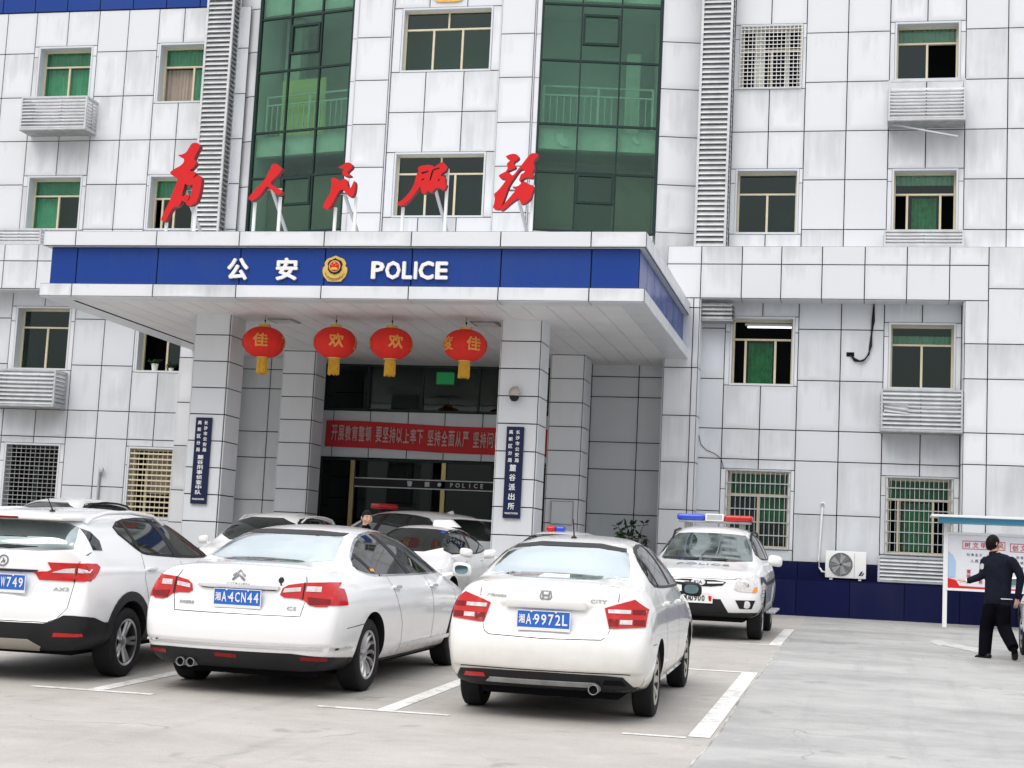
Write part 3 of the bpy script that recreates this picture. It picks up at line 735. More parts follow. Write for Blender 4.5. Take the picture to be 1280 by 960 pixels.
for k in range(7):
    y0 = cy+ins+(YF-cy-ins)*k/7; y1 = cy+ins+(YF-cy-ins)*(k+1)/7
    for xa, xb in ((cx0+.004, cx0+ins), (cx1-ins, cx1-.004)): lo.box((xa, y0+.007, 5.795), (xb, y1-.012, 5.80), 2)
lo.build('lower_band', [M['clad'], M['joint'], M['clad_dull']], cap, True)
so = MB()                                   # ceiling boards running inwards
n = 23; w = (cx1-cx0-2*ins-.03)/n
for k in range(n):
    a = cx0+ins+.015+w*k
    so.box((a+.006, cy+ins+.012, 5.815), (a+w-.006, 30.2, 5.83)); so.box((a+.006, 30.21, 5.815), (a+w-.006, YB, 5.83))
so.box((cx0+ins, cy+ins, 5.835), (cx1-ins, YB+.1, 5.85), 1)
so.build('soffit', [M['soffit'], M['joint']], cap, True)
for x in (-11.12, -7.06):
    l = MB(); l.box((x-.26, 28.45, 5.79), (x+.26, 28.95, 5.814)); lo_ = l.build('ceiling_light', M['alu_d'], bld, True)
    l = MB(); 
    for k in range(4): l.box((x-.2, 28.5+.11*k, 5.782), (x+.2, 28.55+.11*k, 5.789))
    l.build('diffuser', M['whitep'], lo_, True)
# columns
def column(x0, x1, y0, y1, z1, m='clad_col', step=.512):
    zs = [z1-step*k for k in range(11)]; zs = [.2]+[z for z in zs[::-1] if z > .35]
    mb = MB()
    clad(mb, (0, y0, 0), X, NY, [x0, x1], zs); clad(mb, (x1, 0, 0), (0, 1, 0), (1, 0, 0), [y0, y1], zs)
    clad(mb, (x0, 0, 0), (0, -1, 0), (-1, 0, 0), [-y1, -y0], zs); clad(mb, (0, y1, 0), (-1, 0, 0), (0, 1, 0), [-x1, -x0], zs)
    return mb.build('column', [M[m], M['joint']], bld, True)
column(-12.68, -11.97, 28.10, 28.82, 5.80+.13); column(-6.65, -5.90, 28.28, 29.0, 5.80+.13)
column(-12.70, -11.96, 32.92, 33.62, 5.81); column(-6.58, -5.87, 32.75, 33.55, 5.81)
# porch walls
mb = MB(); ZP = [.4, 1.9, 2.68, 3.7, 4.75, 5.82]
ZP = [.4, 1.55, 2.52, 3.5, 4.1, 5.1, 5.55, 5.83]
clad(mb, (0, 34.24, 0), X, NY, [-6.2, -5.95, -4.9, -4.21], ZP); clad(mb, (-6.2, 0, 0), (0, -1, 0), (-1, 0, 0), [-YB, -34.24], ZP)
mb.build('porch_wall', [M['clad_dull'], M['joint']], bld, True); mb = MB()
clad(mb, (0, 34.24, 0), X, NY, [-14.62, -13.5, -12.45], ZP); clad(mb, (-12.45, 0, 0), (0, 1, 0), (1, 0, 0), [34.24, YB], ZP)
mb.build('porch_wall', [M['clad_dull'], M['joint']], bld, True)
# entrance
en = MB(); OE = (0, YB, 0)
for x in (-12.43, -11.35, -10.05, -8.7, -7.4, -6.25): slab(en, OE, X, NY, x-.02, x+.02, 4.74, 5.8, -.05, .03, 1)
for z in (4.75, 5.80): slab(en, OE, X, NY, -12.41, -6.27, z-.025, z+.025, -.05, .03, 1)
for x in (-11.62, -9.43, -7.2): slab(en, OE, X, NY, x-.05, x+.05, .5, 3.6, -.05, .05, 0)
for x in (-12.4, -9.72, -8.3, -6.25): slab(en, OE, X, NY, x-.03, x+.03, .5, 3.6, -.05, .03, 1)
slab(en, OE, X, NY, -12.43, -6.24, 3.56, 3.6, -.05, .06, 1)
eo = en.build('entrance', [M['gold'], M['darkframe']], bld, True)
g = MB()
for a, b_ in zip((-12.43, -11.35, -10.05, -8.7, -7.4), (-11.35, -10.05, -8.7, -7.4, -6.25)):
    g = MB(); slab(g, OE, X, NY, a+.02, b_-.02, 4.775, 5.775, -.02, -.012); g.build('pane', M['glass_d'], eo, True)
for a, b_ in ((-12.37, -11.69), (-11.55, -9.75), (-9.36, -8.33), (-8.27, -7.27), (-7.13, -6.28)):
    g = MB(); slab(g, OE, X, NY, a, b_, .55, 3.555, -.02, -.012); g.build('pane', M['glass_door'], eo, True)
g = MB(); slab(g, OE, X, NY, -11.55, -7.27, 2.94, 3.17, .031, .05); st = g.build('door_strip', M['black'], eo, True)
g = MB()
for z in (2.955, 3.155): slab(g, OE, X, NY, -11.55, -7.27, z-.012, z+.012, .051, .056)
for s, x in (('警', -10.22), ('察', -9.8)): text_mb(g, s, (x, YB-.055, 3.06), X, (0,0,1), h=.125, bold=.03, depth=.003)
g.lathe([(.0, -.058), (.045, -.058), (.045, -.05)], (-9.51, YB, 3.06), 'y', 16)
for k, s in enumerate('POLICE'): text_mb(g, s, (-9.22+k*.142, YB-.055, 3.06), X, (0,0,1), h=.1, bold=.02, depth=.003)
g.build('strip_lettering', M['alu'], eo, True)
mb = MB(); clad(mb, OE, X, NY, [-12.44, -12.17, -11.27, -10.35, -9.47, -8.57, -7.6, -6.7, -6.21], [3.62, 4.72]); mb.build('transom_panel', [M['clad_dull'], M['joint']], eo, True)
mb = MB()
mb.box((-12.5, 40, .3), (-6.2, 40.1, 6)); mb.box((-12.6, YB+.06, .3), (-12.5, 40, 6)); mb.box((-6.2, YB+.06, .3), (-6.1, 40, 6)); mb.box((-12.5, YB+.06, 5.9), (-6.2, 40, 6.0)); mb.box((-12.5, YB+.06, .45), (-6.2, 40, .55))
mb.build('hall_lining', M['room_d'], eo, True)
mb = MB(); mb.box((-10.4, 37.6, .56), (-9.9, 37.9, 3.5)); mb.box((-11.3, 37.2, .56), (-11.0, 37.3, 3.5)); mb.box((-8.9, 36.4, .56), (-8.85, 37.6, 2.7)); mb.box((-9.95, 38, 2.0), (-9.3, 38.05, 3.3))
mb.build('hall_column', M['board_in'], eo, True)
mb = MB(); mb.box((-9.98, 35.9, 5.50), (-9.56, 35.95, 5.78)); mb.build('exit_sign', M['exitg'], eo, True)
# porch floor, a low step above the forecourt
mb = MB(); mb.bbox((-14.6, 31.2, .2), (-4.25, YB, G(33)+.08), .01); mb.build('porch_step', M['alu_d'], bld, True)
# ================================================================ car kit
def cage_mesh(st, rear, front, lvl):
    """control cage: rings of 20 points along y, capped by grids; subdivided to a smooth closed body.
    station: y, zbottom, wbottom, (w2,z2) sill, (w3,z3) flank, (w4,z4) shoulder, (w5,z5) belt, (w6,z6) roof edge, (w7,z7), z8"""
    V = []; Fc = []
    def half(s):
        y, zb, wb, p2, p3, p4, p5, p6, p7, z8 = s
        return y, zb, wb, (p2, p3, p4), p5, p6, p7, z8
    rings = []
    for k, s in enumerate(st):
        y, zb, wb, side, p5, p6, p7, z8 = half(s)
        end = rear if k == 0 else (front if k == len(st)-1 else None)
        sg = 1 if k == 0 else -1
        def yy(row, fr):
            if not end: return y
            return y + sg*(end[row][0] + end[row][1]*abs(fr)**2.4)
        ring = []
        for fr in (-1, -.66, -.33, 0, .33, .66, 1): ring.append((fr*wb, yy(0, fr), zb))
        for i, (w, z) in enumerate(side): ring.append((w, yy(i+1, 1), z))
        top = [(p5[0], p5[1]), (p6[0], p6[1]), (p7[0], p7[1]), (0, z8), (-p7[0], p7[1]), (-p6[0], p6[1]), (-p5[0], p5[1])]
        for w, z in top: ring.append((w, yy(4, w/p5[0]), z))
        for i in (2, 1, 0): w, z = side[i]; ring.append((-w, yy(i+1, 1), z))
        rings.append([len(V)+j for j in range(20)]); V += ring
    for a, b in zip(rings, rings[1:]):
        for j in range(20): Fc.append((a[j], a[(j+1) % 20], b[(j+1) % 20], b[j]))
    for k in (0, len(st)-1):
        y, zb, wb, side, p5, p6, p7, z8 = half(st[k]); end = rear if k == 0 else front; sg = 1 if k == 0 else -1
        r = rings[k]; fr = [-1, -p6[0]/p5[0], -p7[0]/p5[0], 0, p7[0]/p5[0], p6[0]/p5[0], 1]
        rows = [[r[j] for j in range(7)]]
        for i in range(3):
            w, z = side[i]; row = [r[19-i]]
            for f in fr[1:-1]:
                V.append((f*w, y+sg*(end[i+1][0]+end[i+1][1]*abs(f)**2.4), z)); row.append(len(V)-1)
            row.append(r[7+i]); rows.append(row)
        rows.append([r[16], r[15], r[14], r[13], r[12], r[11], r[10]])
        for a, b in zip(rows, rows[1:]):
            for j in range(6): Fc.append((a[j], a[j+1], b[j+1], b[j]))
    me = bpy.data.meshes.new('cage'); me.from_pydata(V, [], Fc)
    bm = bmesh.new(); bm.from_mesh(me); bmesh.ops.recalc_face_normals(bm, faces=bm.faces[:]); bm.to_mesh(me); bm.free()
    o = bpy.data.objects.new('cage', me); COL.objects.link(o)
    md = o.modifiers.new('s', 'SUBSURF'); md.levels = lvl; md.render_levels = lvl
    out = bpy.data.meshes.new_from_object(o.evaluated_get(bpy.context.evaluated_depsgraph_get()))
    bpy.data.objects.remove(o); bpy.data.meshes.remove(me)
    return out
def bvh_of(me):
    return BVHTree.FromPolygons([v.co for v in me.vertices], [tuple(p.vertices) for p in me.polygons])

def sdist(p, poly):
    # signed distance to an outline, positive inside
    d = 9e9; x, y = p
    for i in range(len(poly)):
        ax, ay = poly[i-1]; bx, by = poly[i]; ux, uy = bx-ax, by-ay
        t = max(0, min(1, ((x-ax)*ux+(y-ay)*uy)/(ux*ux+uy*uy+1e-12))); d = min(d, (x-ax-ux*t)**2+(y-ay-uy*t)**2)
    d = math.sqrt(d); return d if inside(p, poly) else -d
def shape_mesh(me, ops):
    """presses recesses and swage lines into a finished body: ('rear', outline, depth, soft) or ('swage', [(y, z)...], height, width)"""
    nrm = [v.normal.copy() for v in me.vertices]; add = [Vector() for _ in me.vertices]
    for op in ops:
        if op[0] == 'rear':
            _, poly, dep, soft = op; xs = [a for a, b in poly]; zs = [b for a, b in poly]
            for i, v in enumerate(me.vertices):
                c = v.co
                if c.y > .6 or nrm[i].y > -.25 or not (min(xs)-soft < c.x < max(xs)+soft and min(zs)-soft < c.z < max(zs)+soft): continue
                t = max(0, min(1, (sdist((c.x, c.z), poly)+soft/2)/soft)); add[i].y += dep*t*t*(3-2*t)
        else:
            _, line, hgt, wd = op
            for i, v in enumerate(me.vertices):
                c = v.co
                if abs(nrm[i].x) < .5 or not line[0][0] < c.y < line[-1][0]: continue
                for (y0, z0), (y1, z1) in zip(line, line[1:]):
                    if y0 <= c.y <= y1:
                        z = z0+(z1-z0)*(c.y-y0)/(y1-y0); e = min(1, (c.y-line[0][0])/.3, (line[-1][0]-c.y)/.3); u = (c.z-z)/wd
                        f = math.exp(-u*u) if u > 0 else math.exp(-(u/2.6)**2)
                        add[i] += nrm[i]*hgt*f*e; break
    for v, a in zip(me.vertices, add): v.co += a
class Car:
    def __init__(s, name, label, X, Y, yaw, st, rear, front, L, wheels, paint='paint', lvl=3, group=None, well=.30, z=None, cat='car', shape=None):
        """wheels: (y_rear, y_front, radius, half track to the outer face, tyre width)"""
        yr = R(yaw); dirv = Vector((-math.sin(yr), math.cos(yr)))
        ya, yb = Y+dirv.y*wheels[0], Y+dirv.y*wheels[1]
        pitch = math.atan2(G(yb)-G(ya), wheels[1]-wheels[0])
        z0 = G(ya)-math.tan(pitch)*wheels[0] + (z or 0)
        s.root = thing(name, label, cat, (X, Y, z0), (pitch, 0, yr), group)
        s.L = L; s.paint = paint; s.wheels = wheels
        me = cage_mesh(st, rear, front, lvl)
        if shape: shape_mesh(me, shape)
        s.bv = bvh_of(me)
        yr_, yf_, rad, ht, tw = wheels
        me.materials.append(M[paint]); me.materials.append(M['black'])
        o = bpy.data.objects.new('body', me); COL.objects.link(o)
        c = MB()
        for y in (yr_, yf_):
            for sx in (-1, 1):
                n = 40; ra = rad+.055; x0, x1 = sx*(ht-well), sx*1.2
                ring = [(y+ra*math.cos(2*math.pi*k/n), rad+.01+ra*math.sin(2*math.pi*k/n)) for k in range(n)]
                c.add([(x0, a, b) for a, b in ring]+[(x1, a, b) for a, b in ring], [(k, (k+1) % n, n+(k+1) % n, n+k) for k in range(n)]+[tuple(range(n))[::-1], tuple(range(n, 2*n))], 1)
        co = c.build('cut', [M[paint], M['black']], fix=True)
        md = o.modifiers.new('b', 'BOOLEAN'); md.operation = 'DIFFERENCE'; md.object = co; md.solver = 'EXACT'
        bpy.context.view_layer.update()
        me2 = bpy.data.meshes.new_from_object(o.evaluated_get(bpy.context.evaluated_depsgraph_get()))
        bpy.data.objects.remove(o); bpy.data.meshes.remove(me); bpy.data.objects.remove(co)
        for p in me2.polygons:
            if p.material_index == 0 and p.normal.z < -.75: p.material_index = 1
        me2.polygons.foreach_set('use_smooth', [True]*len(me2.polygons)); me2.set_sharp_from_angle(angle=R(40))
        me2.name = 'body'; s.body = bpy.data.objects.new('body', me2); COL.objects.link(s.body); s.body.parent = s.root
        u = MB(); u.bbox((-ht+.24, .42, st[2][1]-.05), (ht-.24, L-.4, .36), .04)  # black box added beneath the body to deepen the shadow under the car
        for y in (yr_, yf_): u.tube([(-ht+tw, y, rad), (ht-tw, y, rad)], .05, 10)
        u.build('underbody_shade_box', M['joint'], s.root)
    # -------- projection of flat outlines on the body
    def ray(s, axis, a, b):
        o, d = {'rear': ((a, -3, b), (0, 1, 0)), 'front': ((-a, 12, b), (0, -1, 0)), 'right': ((4, a, b), (-1, 0, 0)),
                'left': ((-4, a, b), (1, 0, 0)), 'top': ((a, b, 5), (0, 0, -1))}[axis]
        h = s.bv.ray_cast(Vector(o), Vector(d))
        if h[0] is None:
            q = Vector(o)+Vector(d)*{'rear': 3.4, 'front': 12-s.L+.4, 'right': 3.2, 'left': 3.2, 'top': 4}[axis]
            h = s.bv.find_nearest(q)
        n = h[1]
        if n.dot(Vector(d)) > 0: n = -n
        return h[0], n
    def mesh(s, poly, axis, off=.004, res=.035, holes=(), rim=.014, soft=0):
        if soft: poly = chaikin(poly, soft)
        poly = densify(poly, res); xs = [p[0] for p in poly]; ys = [p[1] for p in poly]
        ex = []; x = min(xs)+res/2
        while x < max(xs):
            y = min(ys)+res/2
            while y < max(ys):
                if inside((x, y), poly) and min((x-p[0])**2+(y-p[1])**2 for p in poly) > (res*.45)**2: ex.append((x, y))
                y += res
            x += res
        vs, ts, bd = tri2d([poly]+[densify(h, res) for h in holes], ex)
        P = []; Q = []
        for a, b in vs:
            h, n = s.ray(axis, a, b); P.append(h+n*off); Q.append(h-n*rim)
        ts = [t for t in ts if max((P[t[i]]-P[t[i-1]]).length for i in range(3)) < .45]
        m = MB()
        flip = axis in ('front', 'left')
        d = {'rear': (0,1,0), 'front': (0,-1,0), 'right': (-1,0,0), 'left': (1,0,0), 'top': (0,0,-1)}[axis]; d = Vector(d)
        ff = []
        for t in ts:
            nn = (P[t[1]]-P[t[0]]).cross(P[t[2]]-P[t[0]])
            ff.append(tuple(t) if nn.dot(d) < 0 else tuple(t[::-1]))
        n = len(P); cnt = {}
        for t in ff:
            for i in range(3):
                e = (t[i], t[(i+1) % 3])
                if (e[1], e[0]) in cnt: cnt.pop((e[1], e[0]))
                else: cnt[e] = 1
        m.add(P+Q, ff+[(j, i, i+n, j+n) for i, j in cnt]); return m
    def patch(s, name, poly, axis, m, parent=None, smooth=50, **k):
        return s.mesh(poly, axis, **k).build(name, M[m], parent or s.root, smooth=smooth)
    def pair(s, name, poly, axis, m, **k):
        """the same outline mirrored left to right"""
        a = s.patch(name, poly, axis, m, **k)
        if axis in ('right', 'left'): b = s.patch(name, poly, 'left' if axis == 'right' else 'right', m, **k)
        else: b = s.patch(name, [(-x, z) for x, z in poly][::-1], axis, m, **k)
        return a, b
    def line(s, mb, pts, axis, w=.007, off=.0012):
        pts = [Vector(p) for p in pts]; q = []
        for a, b in zip(pts, pts[1:]):
            n = max(1, int((b-a).length/.03)); q += [a+(b-a)*k/n for k in range(n)]
        q.append(pts[-1]); vs = []
        for i, p in enumerate(q):
            t = (q[min(i+1, len(q)-1)]-q[max(i-1, 0)]).normalized(); n = Vector((-t.y, t.x))*w/2
            for r in (p-n, p+n):
                h, nn = s.ray(axis, r.x, r.y); vs.append(h+nn*off)
        fs = []
        for i in range(len(q)-1):
            if max((vs[2*i]-vs[2*i+2]).length, (vs[2*i+1]-vs[2*i+3]).length) < .25: fs.append((2*i, 2*i+2, 2*i+3, 2*i+1))
        mb.add(vs, fs)
    def seams(s, specs, w=.007, m='seam', name='panel_gaps'):
        for axis, pts in specs:
            for ax in ((axis, 'left') if axis == 'right' else (axis,)):
                mb = MB(); s.line(mb, pts, ax, w); mb.build('panel_gap', M[m], s.root)
    def text(s, name, st, c, axis, m='chrome', h=None, w=None, bold=.01, off=.004, sx=1.):
        vs, fs = text2d(st, w, h, bold, 0, sx); mb = MB(); P = []
        for v in vs:
            a = c[0]+(v.x if axis != 'left' else -v.x); h_, n = s.ray(axis, a, c[1]+v.y); P.append(h_+n*(off+v.z))
        mb.add(P, fs); return mb.build(name, M[m], s.root)
    def plate(s, c, axis, st, m='plate_b', tm='ltr', w=.44, h=.14, tilt=0, last=None):
        p, n = s.ray(axis, *c); sg = -1 if axis == 'rear' else 1
        p = min((s.ray(axis, c[0]+dx, c[1]+dz)[0] for dx in (-w/2, 0, w/2) for dz in (-h/2, 0, h/2)), key=lambda q: -sg*q.y)
        x0 = c[0]*(1 if axis == 'rear' else -1); y = p.y+sg*.014
        b = MB(); b.bbox((x0-w/2, y-.004, c[1]-h/2), (x0+w/2, y+.004, c[1]+h/2), .002)
        o = b.build('licence_plate', M[m], s.root)
        U = Vector((-sg, 0, 0)); f = MB(); cc = Vector((x0, y+sg*.0062, c[1])); Z = Vector((0, 0, 1))
        text_mb(f, st[0], cc-U*w*.405+Z*.0, U, Z, h=h*.52, w=w*.115, bold=.03)
        text_mb(f, st[1], cc-U*w*.275, U, Z, h=h*.62, w=w*.10, bold=.02)
        if last is None: f.lathe([(0, 0), (.007, 0)], cc-U*w*.185, 'y', 10)
        rest = st[2:]; x = -.125 if last is None else -.19; n_ = len(rest)
        for k, ch in enumerate(rest):
            text_mb(f, ch, cc+U*w*(x+.131*k*(5/max(n_, 5) if last is None else .96)), U, Z, h=h*.62, w=w*(.10 if ch not in '1I' else .04), bold=.02)
        f.build('plate_lettering', M[tm], o)
        if last:
            f = MB(); text_mb(f, last, cc+U*w*.415, U, Z, h=h*.55, w=w*.12, bold=.03); f.build('plate_mark', M['red'], o)
        f = MB(); e = .006
        for a, b_, q, r in ((-w/2, w/2, h/2-e, h/2), (-w/2, w/2, -h/2-.022 if last is None else -h/2, -h/2+e*.5), (-w/2-.001, -w/2+e, -h/2, h/2), (w/2-e, w/2+.001, -h/2, h/2)):
            f.box((x0+a, min(y+sg*.0045, y+sg*.0075), c[1]+q), (x0+b_, max(y+sg*.0045, y+sg*.0075), c[1]+r))
        for dx in (-.1, .1): f.lathe([(0, 0), (.009, 0)], (x0+dx, y+sg*.009, c[1]+h*.44), 'y', 8)
        f.build('plate_frame', M['whitep'], o)
    def add_wheels(s, spokes, rim='rim', style='twin', dark='rim_d', dusty=False):
        yr_, yf_, r, ht, tw = s.wheels; tyre = None
        for y in (yr_, yf_):
            for sx in (-1, 1):
                if tyre is None:
                    t = MB(); R1 = r*.665; w = tw
                    prof = [(R1, -w*.42), (R1+.012, -w*.47), (R1+(r-R1)*.5, -w*.5), (r-.022, -w*.47), (r-.004, -w*.40), (r, -w*.25), (r, w*.25), (r-.004, w*.40), (r-.022, w*.47), (R1+(r-R1)*.5, w*.5), (R1+.012, w*.47), (R1, w*.42)]
                    t.lathe(prof, (0, 0, 0), 'x', 48, close=True)
                    for k in (-.12, .12): t.lathe([(r+.0005, w*k-.006), (r-.006, w*k-.005), (r-.006, w*k+.005), (r+.0005, w*k+.006)], (0, 0, 0), 'x', 48)
                    tyre = t.build('wheel', M['blackm'], s.root, smooth=35)
                    q = MB(); q.lathe([(R1+.004, w*.40), (R1+.004, w*.455), (R1-.008, w*.46), (R1-.016, w*.43)], (0, 0, 0), 'x', 48)
                    for k in range(spokes):
                        a0 = 2*math.pi*k/spokes; offs = (-.14, .14) if style == 'twin' else (0,)
                        for o_ in offs:
                            pts = []
                            for j in range(5):
                                f = j/4; rr = .045+(R1-.02-.045)*f
                                a = a0+o_*(1.15-.15*f if style == 'twin' else 1)+(.16*math.sin(f*math.pi) if style == 'twist' else 0)
                                wd = (.016+.006*f) if style == 'twin' else ((.011+.013*f) if style == 'twist' else (.022+.016*f))
                                pts.append((rr, a, wd, w*(.30+.13*f)))
                            vs = []; fs = []
                            for rr, a, wd, xx in pts:
                                for d_, xo in ((-wd, -.02), (-wd*.6, 0), (wd*.6, 0), (wd, -.02)):
                                    vs.append((xx+xo, rr*math.cos(a)-d_*math.sin(a), rr*math.sin(a)+d_*math.cos(a)))
                            for j in range(4):
                                for m_ in range(3): fs.append((4*j+m_, 4*j+4+m_, 4*j+5+m_, 4*j+1+m_))
                            q.add(vs, fs)
                    q.lathe([(0, w*.36), (.03, w*.355), (.055, w*.32), (.06, w*.2)], (0, 0, 0), 'x', 20)
                    qr = q.build('rim', M[rim], tyre, smooth=40, fix=True)
                    q = MB(); q.lathe([(0, w*.08), (R1-.024, w*.08), (R1-.020, w*.25), (R1-.016, w*.43)], (0, 0, 0), 'x', 32); q.lathe([(0, w*.12), (.12, w*.12), (.13, w*.085)], (0, 0, 0), 'x', 24)
                    qd = q.build('brake_disc', M[dark], tyre)
                    o = tyre
                else:
                    o = tyre.copy(); COL.objects.link(o)
                    for ch in (qr, qd): c = ch.copy(); COL.objects.link(c); c.parent = o
                o.location = (sx*(ht-tw/2), y, r); o.rotation_euler = (0, 0, 0 if sx > 0 else math.pi)
    def mirror(s, p, w=.2, h=.14, d=.1, m=None, rearglass=True, stalk=True):
        for sx in (-1, 1):
            pw = lambda t, e: math.copysign(abs(t)**e, t); vs = []; fs = []; n, m_ = 28, 16; mb = MB()
            for j in range(m_+1):
                la = math.pi*(j/m_-.5)
                for k in range(n):
                    lo = 2*math.pi*k/n; cx_, cz_ = pw(math.cos(lo), .62)*pw(math.cos(la), .55), pw(math.sin(lo), .62)*pw(math.cos(la), .55); cy_ = pw(math.sin(la), .8)
                    f = 1-.28*max(0, cy_); vs.append((sx*(p[0]+cx_*w*.5*f), p[1]+(cy_*d*.75 if cy_ > 0 else cy_*d*.45), p[2]+cz_*h*.5*f+(-.012*cx_)))
            for j in range(m_):
                for k in range(n): fs.append((j*n+k, j*n+(k+1) % n, (j+1)*n+(k+1) % n, (j+1)*n+k))
            mb.add(vs, fs); ymin = p[1]-d*.45
            mb.bar((sx*(p[0]-w*.45), p[1]+.02, p[2]-h*.28), (sx*(p[0]-w*.45-.13), p[1]+.06, p[2]-h*.45), .05, .035)
            o = mb.build('wing_mirror', M[m or s.paint], s.root, smooth=50, fix=True)
            g = MB(); ring = chaikin([(-.36, -.32), (.36, -.32), (.40, .30), (-.36, .34)], 2)
            g.fill([ring], lambda a, b, dd: Vector((sx*(p[0]+a*w*.92), ymin-.002+dd, p[2]+b*h*.95)), .004)
            if rearglass: g.build('mirror_glass', M['mirror_tint'], o)
    def handles(s, pts, m=None):
        for y, z in pts:
            for sx in (-1, 1):
                h, n = s.ray('right' if sx > 0 else 'left', y, z)
                b = MB(); b.bbox((h.x-.012, y-.095, z-.016), (h.x+.035, y+.095, z+.016), .012, seg=3); b.build('door_handle', M[m or s.paint], s.root, smooth=50)
    def aerial(s, x, y, ln=.2, lean=.05, r=.004):
        h, _ = s.ray('top', x, y)
        b = MB(); b.lathe([(.03, -.005), (.024, .012), (.01, .02), (0, .022)], h, 'z', 12); b.tube([h+Vector((0, 0, .015)), h+Vector((-.01, -lean, ln))], [r*1.6, r], 8)
        b.build('roof_aerial', M['black'], s.root, smooth=40)
    def exhaust(s, p, r=.035):
        b = MB(); b.lathe([(r*.94, .0), (r*.95, -.03), (r*1.06, -.03), (r*1.08, .15), (r*.5, .15)], p, 'y', 24); e = b.build('exhaust_pipe', M['alu_d'], s.root, smooth=40)
        b = MB(); b.lathe([(0, .0), (r*.93, .0)], p, 'y', 20); b.build('pipe_mouth', M['joint'], e)
    def rails(s, pts, m='white', r=.018):
        for sx in (-1, 1):
            q = []
            for x, y, dz in pts:
                h, _ = s.ray('top', sx*x, y); q.append(h+Vector((0, 0, dz)))
            b = MB(); b.tube(q, r, 8)
            b.build('roof_rail', M[m], s.root, smooth=50)

def lightbar(parent, c, w, d=.28, h=.13, flip=1):
    """police light bar: blue and red lenses either side of a white siren box, on two feet"""
    x, y, z = c
    b = MB(); b.bbox((x-w*.5+.03, y-d*.42, z), (x+w*.5-.03, y+d*.42, z+.035), .01)
    for sx in (-1, 1): b.box((x+sx*w*.36-.05, y-.05, z-.09), (x+sx*w*.36+.05, y+.05, z))
    o = b.build('light_bar', M['alu_d'], parent, smooth=40)
    for nm, m, a, e in (('lens', 'bluelamp', .125, .5), ('lens', 'redlamp', -.5, -.125)):
        a, e = (a*flip, e*flip) if flip > 0 else (-e, -a); a, e = min(a, e), max(a, e)
        q = MB(); q.bbox((x+w*a, y-d*.5, z+.036), (x+w*e, y+d*.5, z+.036+h), .05, seg=4); q.build(nm, M[m], o, smooth=60)
    q = MB(); q.bbox((x-w*.122, y-d*.52, z+.03), (x+w*.122, y+d*.52, z+.05+h), .015); qo = q.build('siren_box', M['whitep'], o, smooth=50)
    q = MB()
    for sy in (1,):
        for k in range(5): q.box((x-w*.1, y+sy*d*.52-.004, z+.055+k*h*.17), (x+w*.1, y+sy*d*.52+.004, z+.065+k*h*.17))
    q.build('siren_grille', M['alu'], qo)
# ================================================================ the cars
REAR0 = [(.06, .10), (.0, .13), (-.0, .15), (.07, .17), (.10, .16)]
def scaled(st, sy=1, sx=1, sz=1):
    f = lambda p: (p[0]*sx, p[1]*sz)
    return [(s[0]*sy, s[1]*sz, s[2]*sx, f(s[3]), f(s[4]), f(s[5]), f(s[6]), f(s[7]), f(s[8]), s[9]*sz) for s in st]
def S(y, zb, wb, a, b, c, d, e, f, z): return (y, zb, wb, a, b, c, d, e, f, z)

# ---------------------------------------------------------------- big white saloon (second from the left)
SAL = [S(0, .25, .64, (.80,.36), (.855,.58), (.85,.83), (.70,1.055), (.52,1.075), (.27,1.085), 1.09),
       S(.25, .22, .72, (.89,.30), (.925,.58), (.92,.84), (.79,1.05), (.60,1.10), (.30,1.12), 1.125),
       S(.74, .20, .74, (.90,.28), (.94,.58), (.935,.85), (.83,1.03), (.635,1.115), (.32,1.135), 1.14),
       S(.82, .20, .745, (.90,.275), (.943,.58), (.937,.85), (.835,1.025), (.632,1.155), (.32,1.178), 1.183),
       S(1.06, .20, .75, (.905,.27), (.945,.58), (.94,.85), (.84,1.02), (.615,1.265), (.315,1.295), 1.305),
       S(1.42, .20, .75, (.905,.26), (.945,.58), (.94,.85), (.84,1.01), (.585,1.405), (.305,1.44), 1.45),
       S(2.2, .20, .75, (.905,.26), (.945,.58), (.94,.85), (.84,1.0), (.575,1.425), (.305,1.475), 1.485),
       S(2.85, .20, .75, (.905,.26), (.945,.58), (.94,.84), (.84,.99), (.58,1.385), (.305,1.435), 1.445),
       S(3.35, .20, .75, (.905,.26), (.945,.58), (.935,.83), (.83,.97), (.62,1.21), (.315,1.26), 1.27),
       S(3.8, .20, .74, (.905,.26), (.94,.57), (.925,.81), (.82,.95), (.66,1.0), (.33,1.04), 1.05),
       S(4.2, .21, .72, (.89,.27), (.93,.55), (.91,.76), (.78,.88), (.60,.92), (.30,.95), .955),
       S(4.55, .22, .70, (.86,.28), (.90,.50), (.88,.68), (.72,.80), (.55,.83), (.28,.85), .855),
       S(4.80, .26, .60, (.74,.34), (.80,.50), (.78,.62), (.66,.72), (.50,.75), (.26,.76), .765)]
FRONT0 = [(.05, .16), (.0, .20), (0, .22), (.03, .24), (.08, .22)]
c = Car('parked_saloon', 'large white saloon with chrome bumper strip and plate ending 4CN44', -5.29, 12.85, -1.6, SAL, REAR0, FRONT0, 4.8, (1.08, 3.895, .325, .905, .215), paint='paint', lvl=4, shape=[('rear', [(-.58,1.2), (-.60,.90), (-.565,.70), (.60,.70), (.63,.90), (.62,1.2)], .010, .02), ('rear', [(-.36,.925), (.40,.925), (.33,.74), (-.29,.74)], .022, .035), ('rear', [(-.9,.455), (.9,.455), (.9,.2), (-.9,.2)], .018, .03), ('swage', [(.5,.90), (1.6,.905), (4.2,.84)], .006, .03), ('swage', [(1.6,.40), (3.4,.39)], .006, .05)], group='cars parked tail to the camera')
c.add_wheels(12, style='twist')
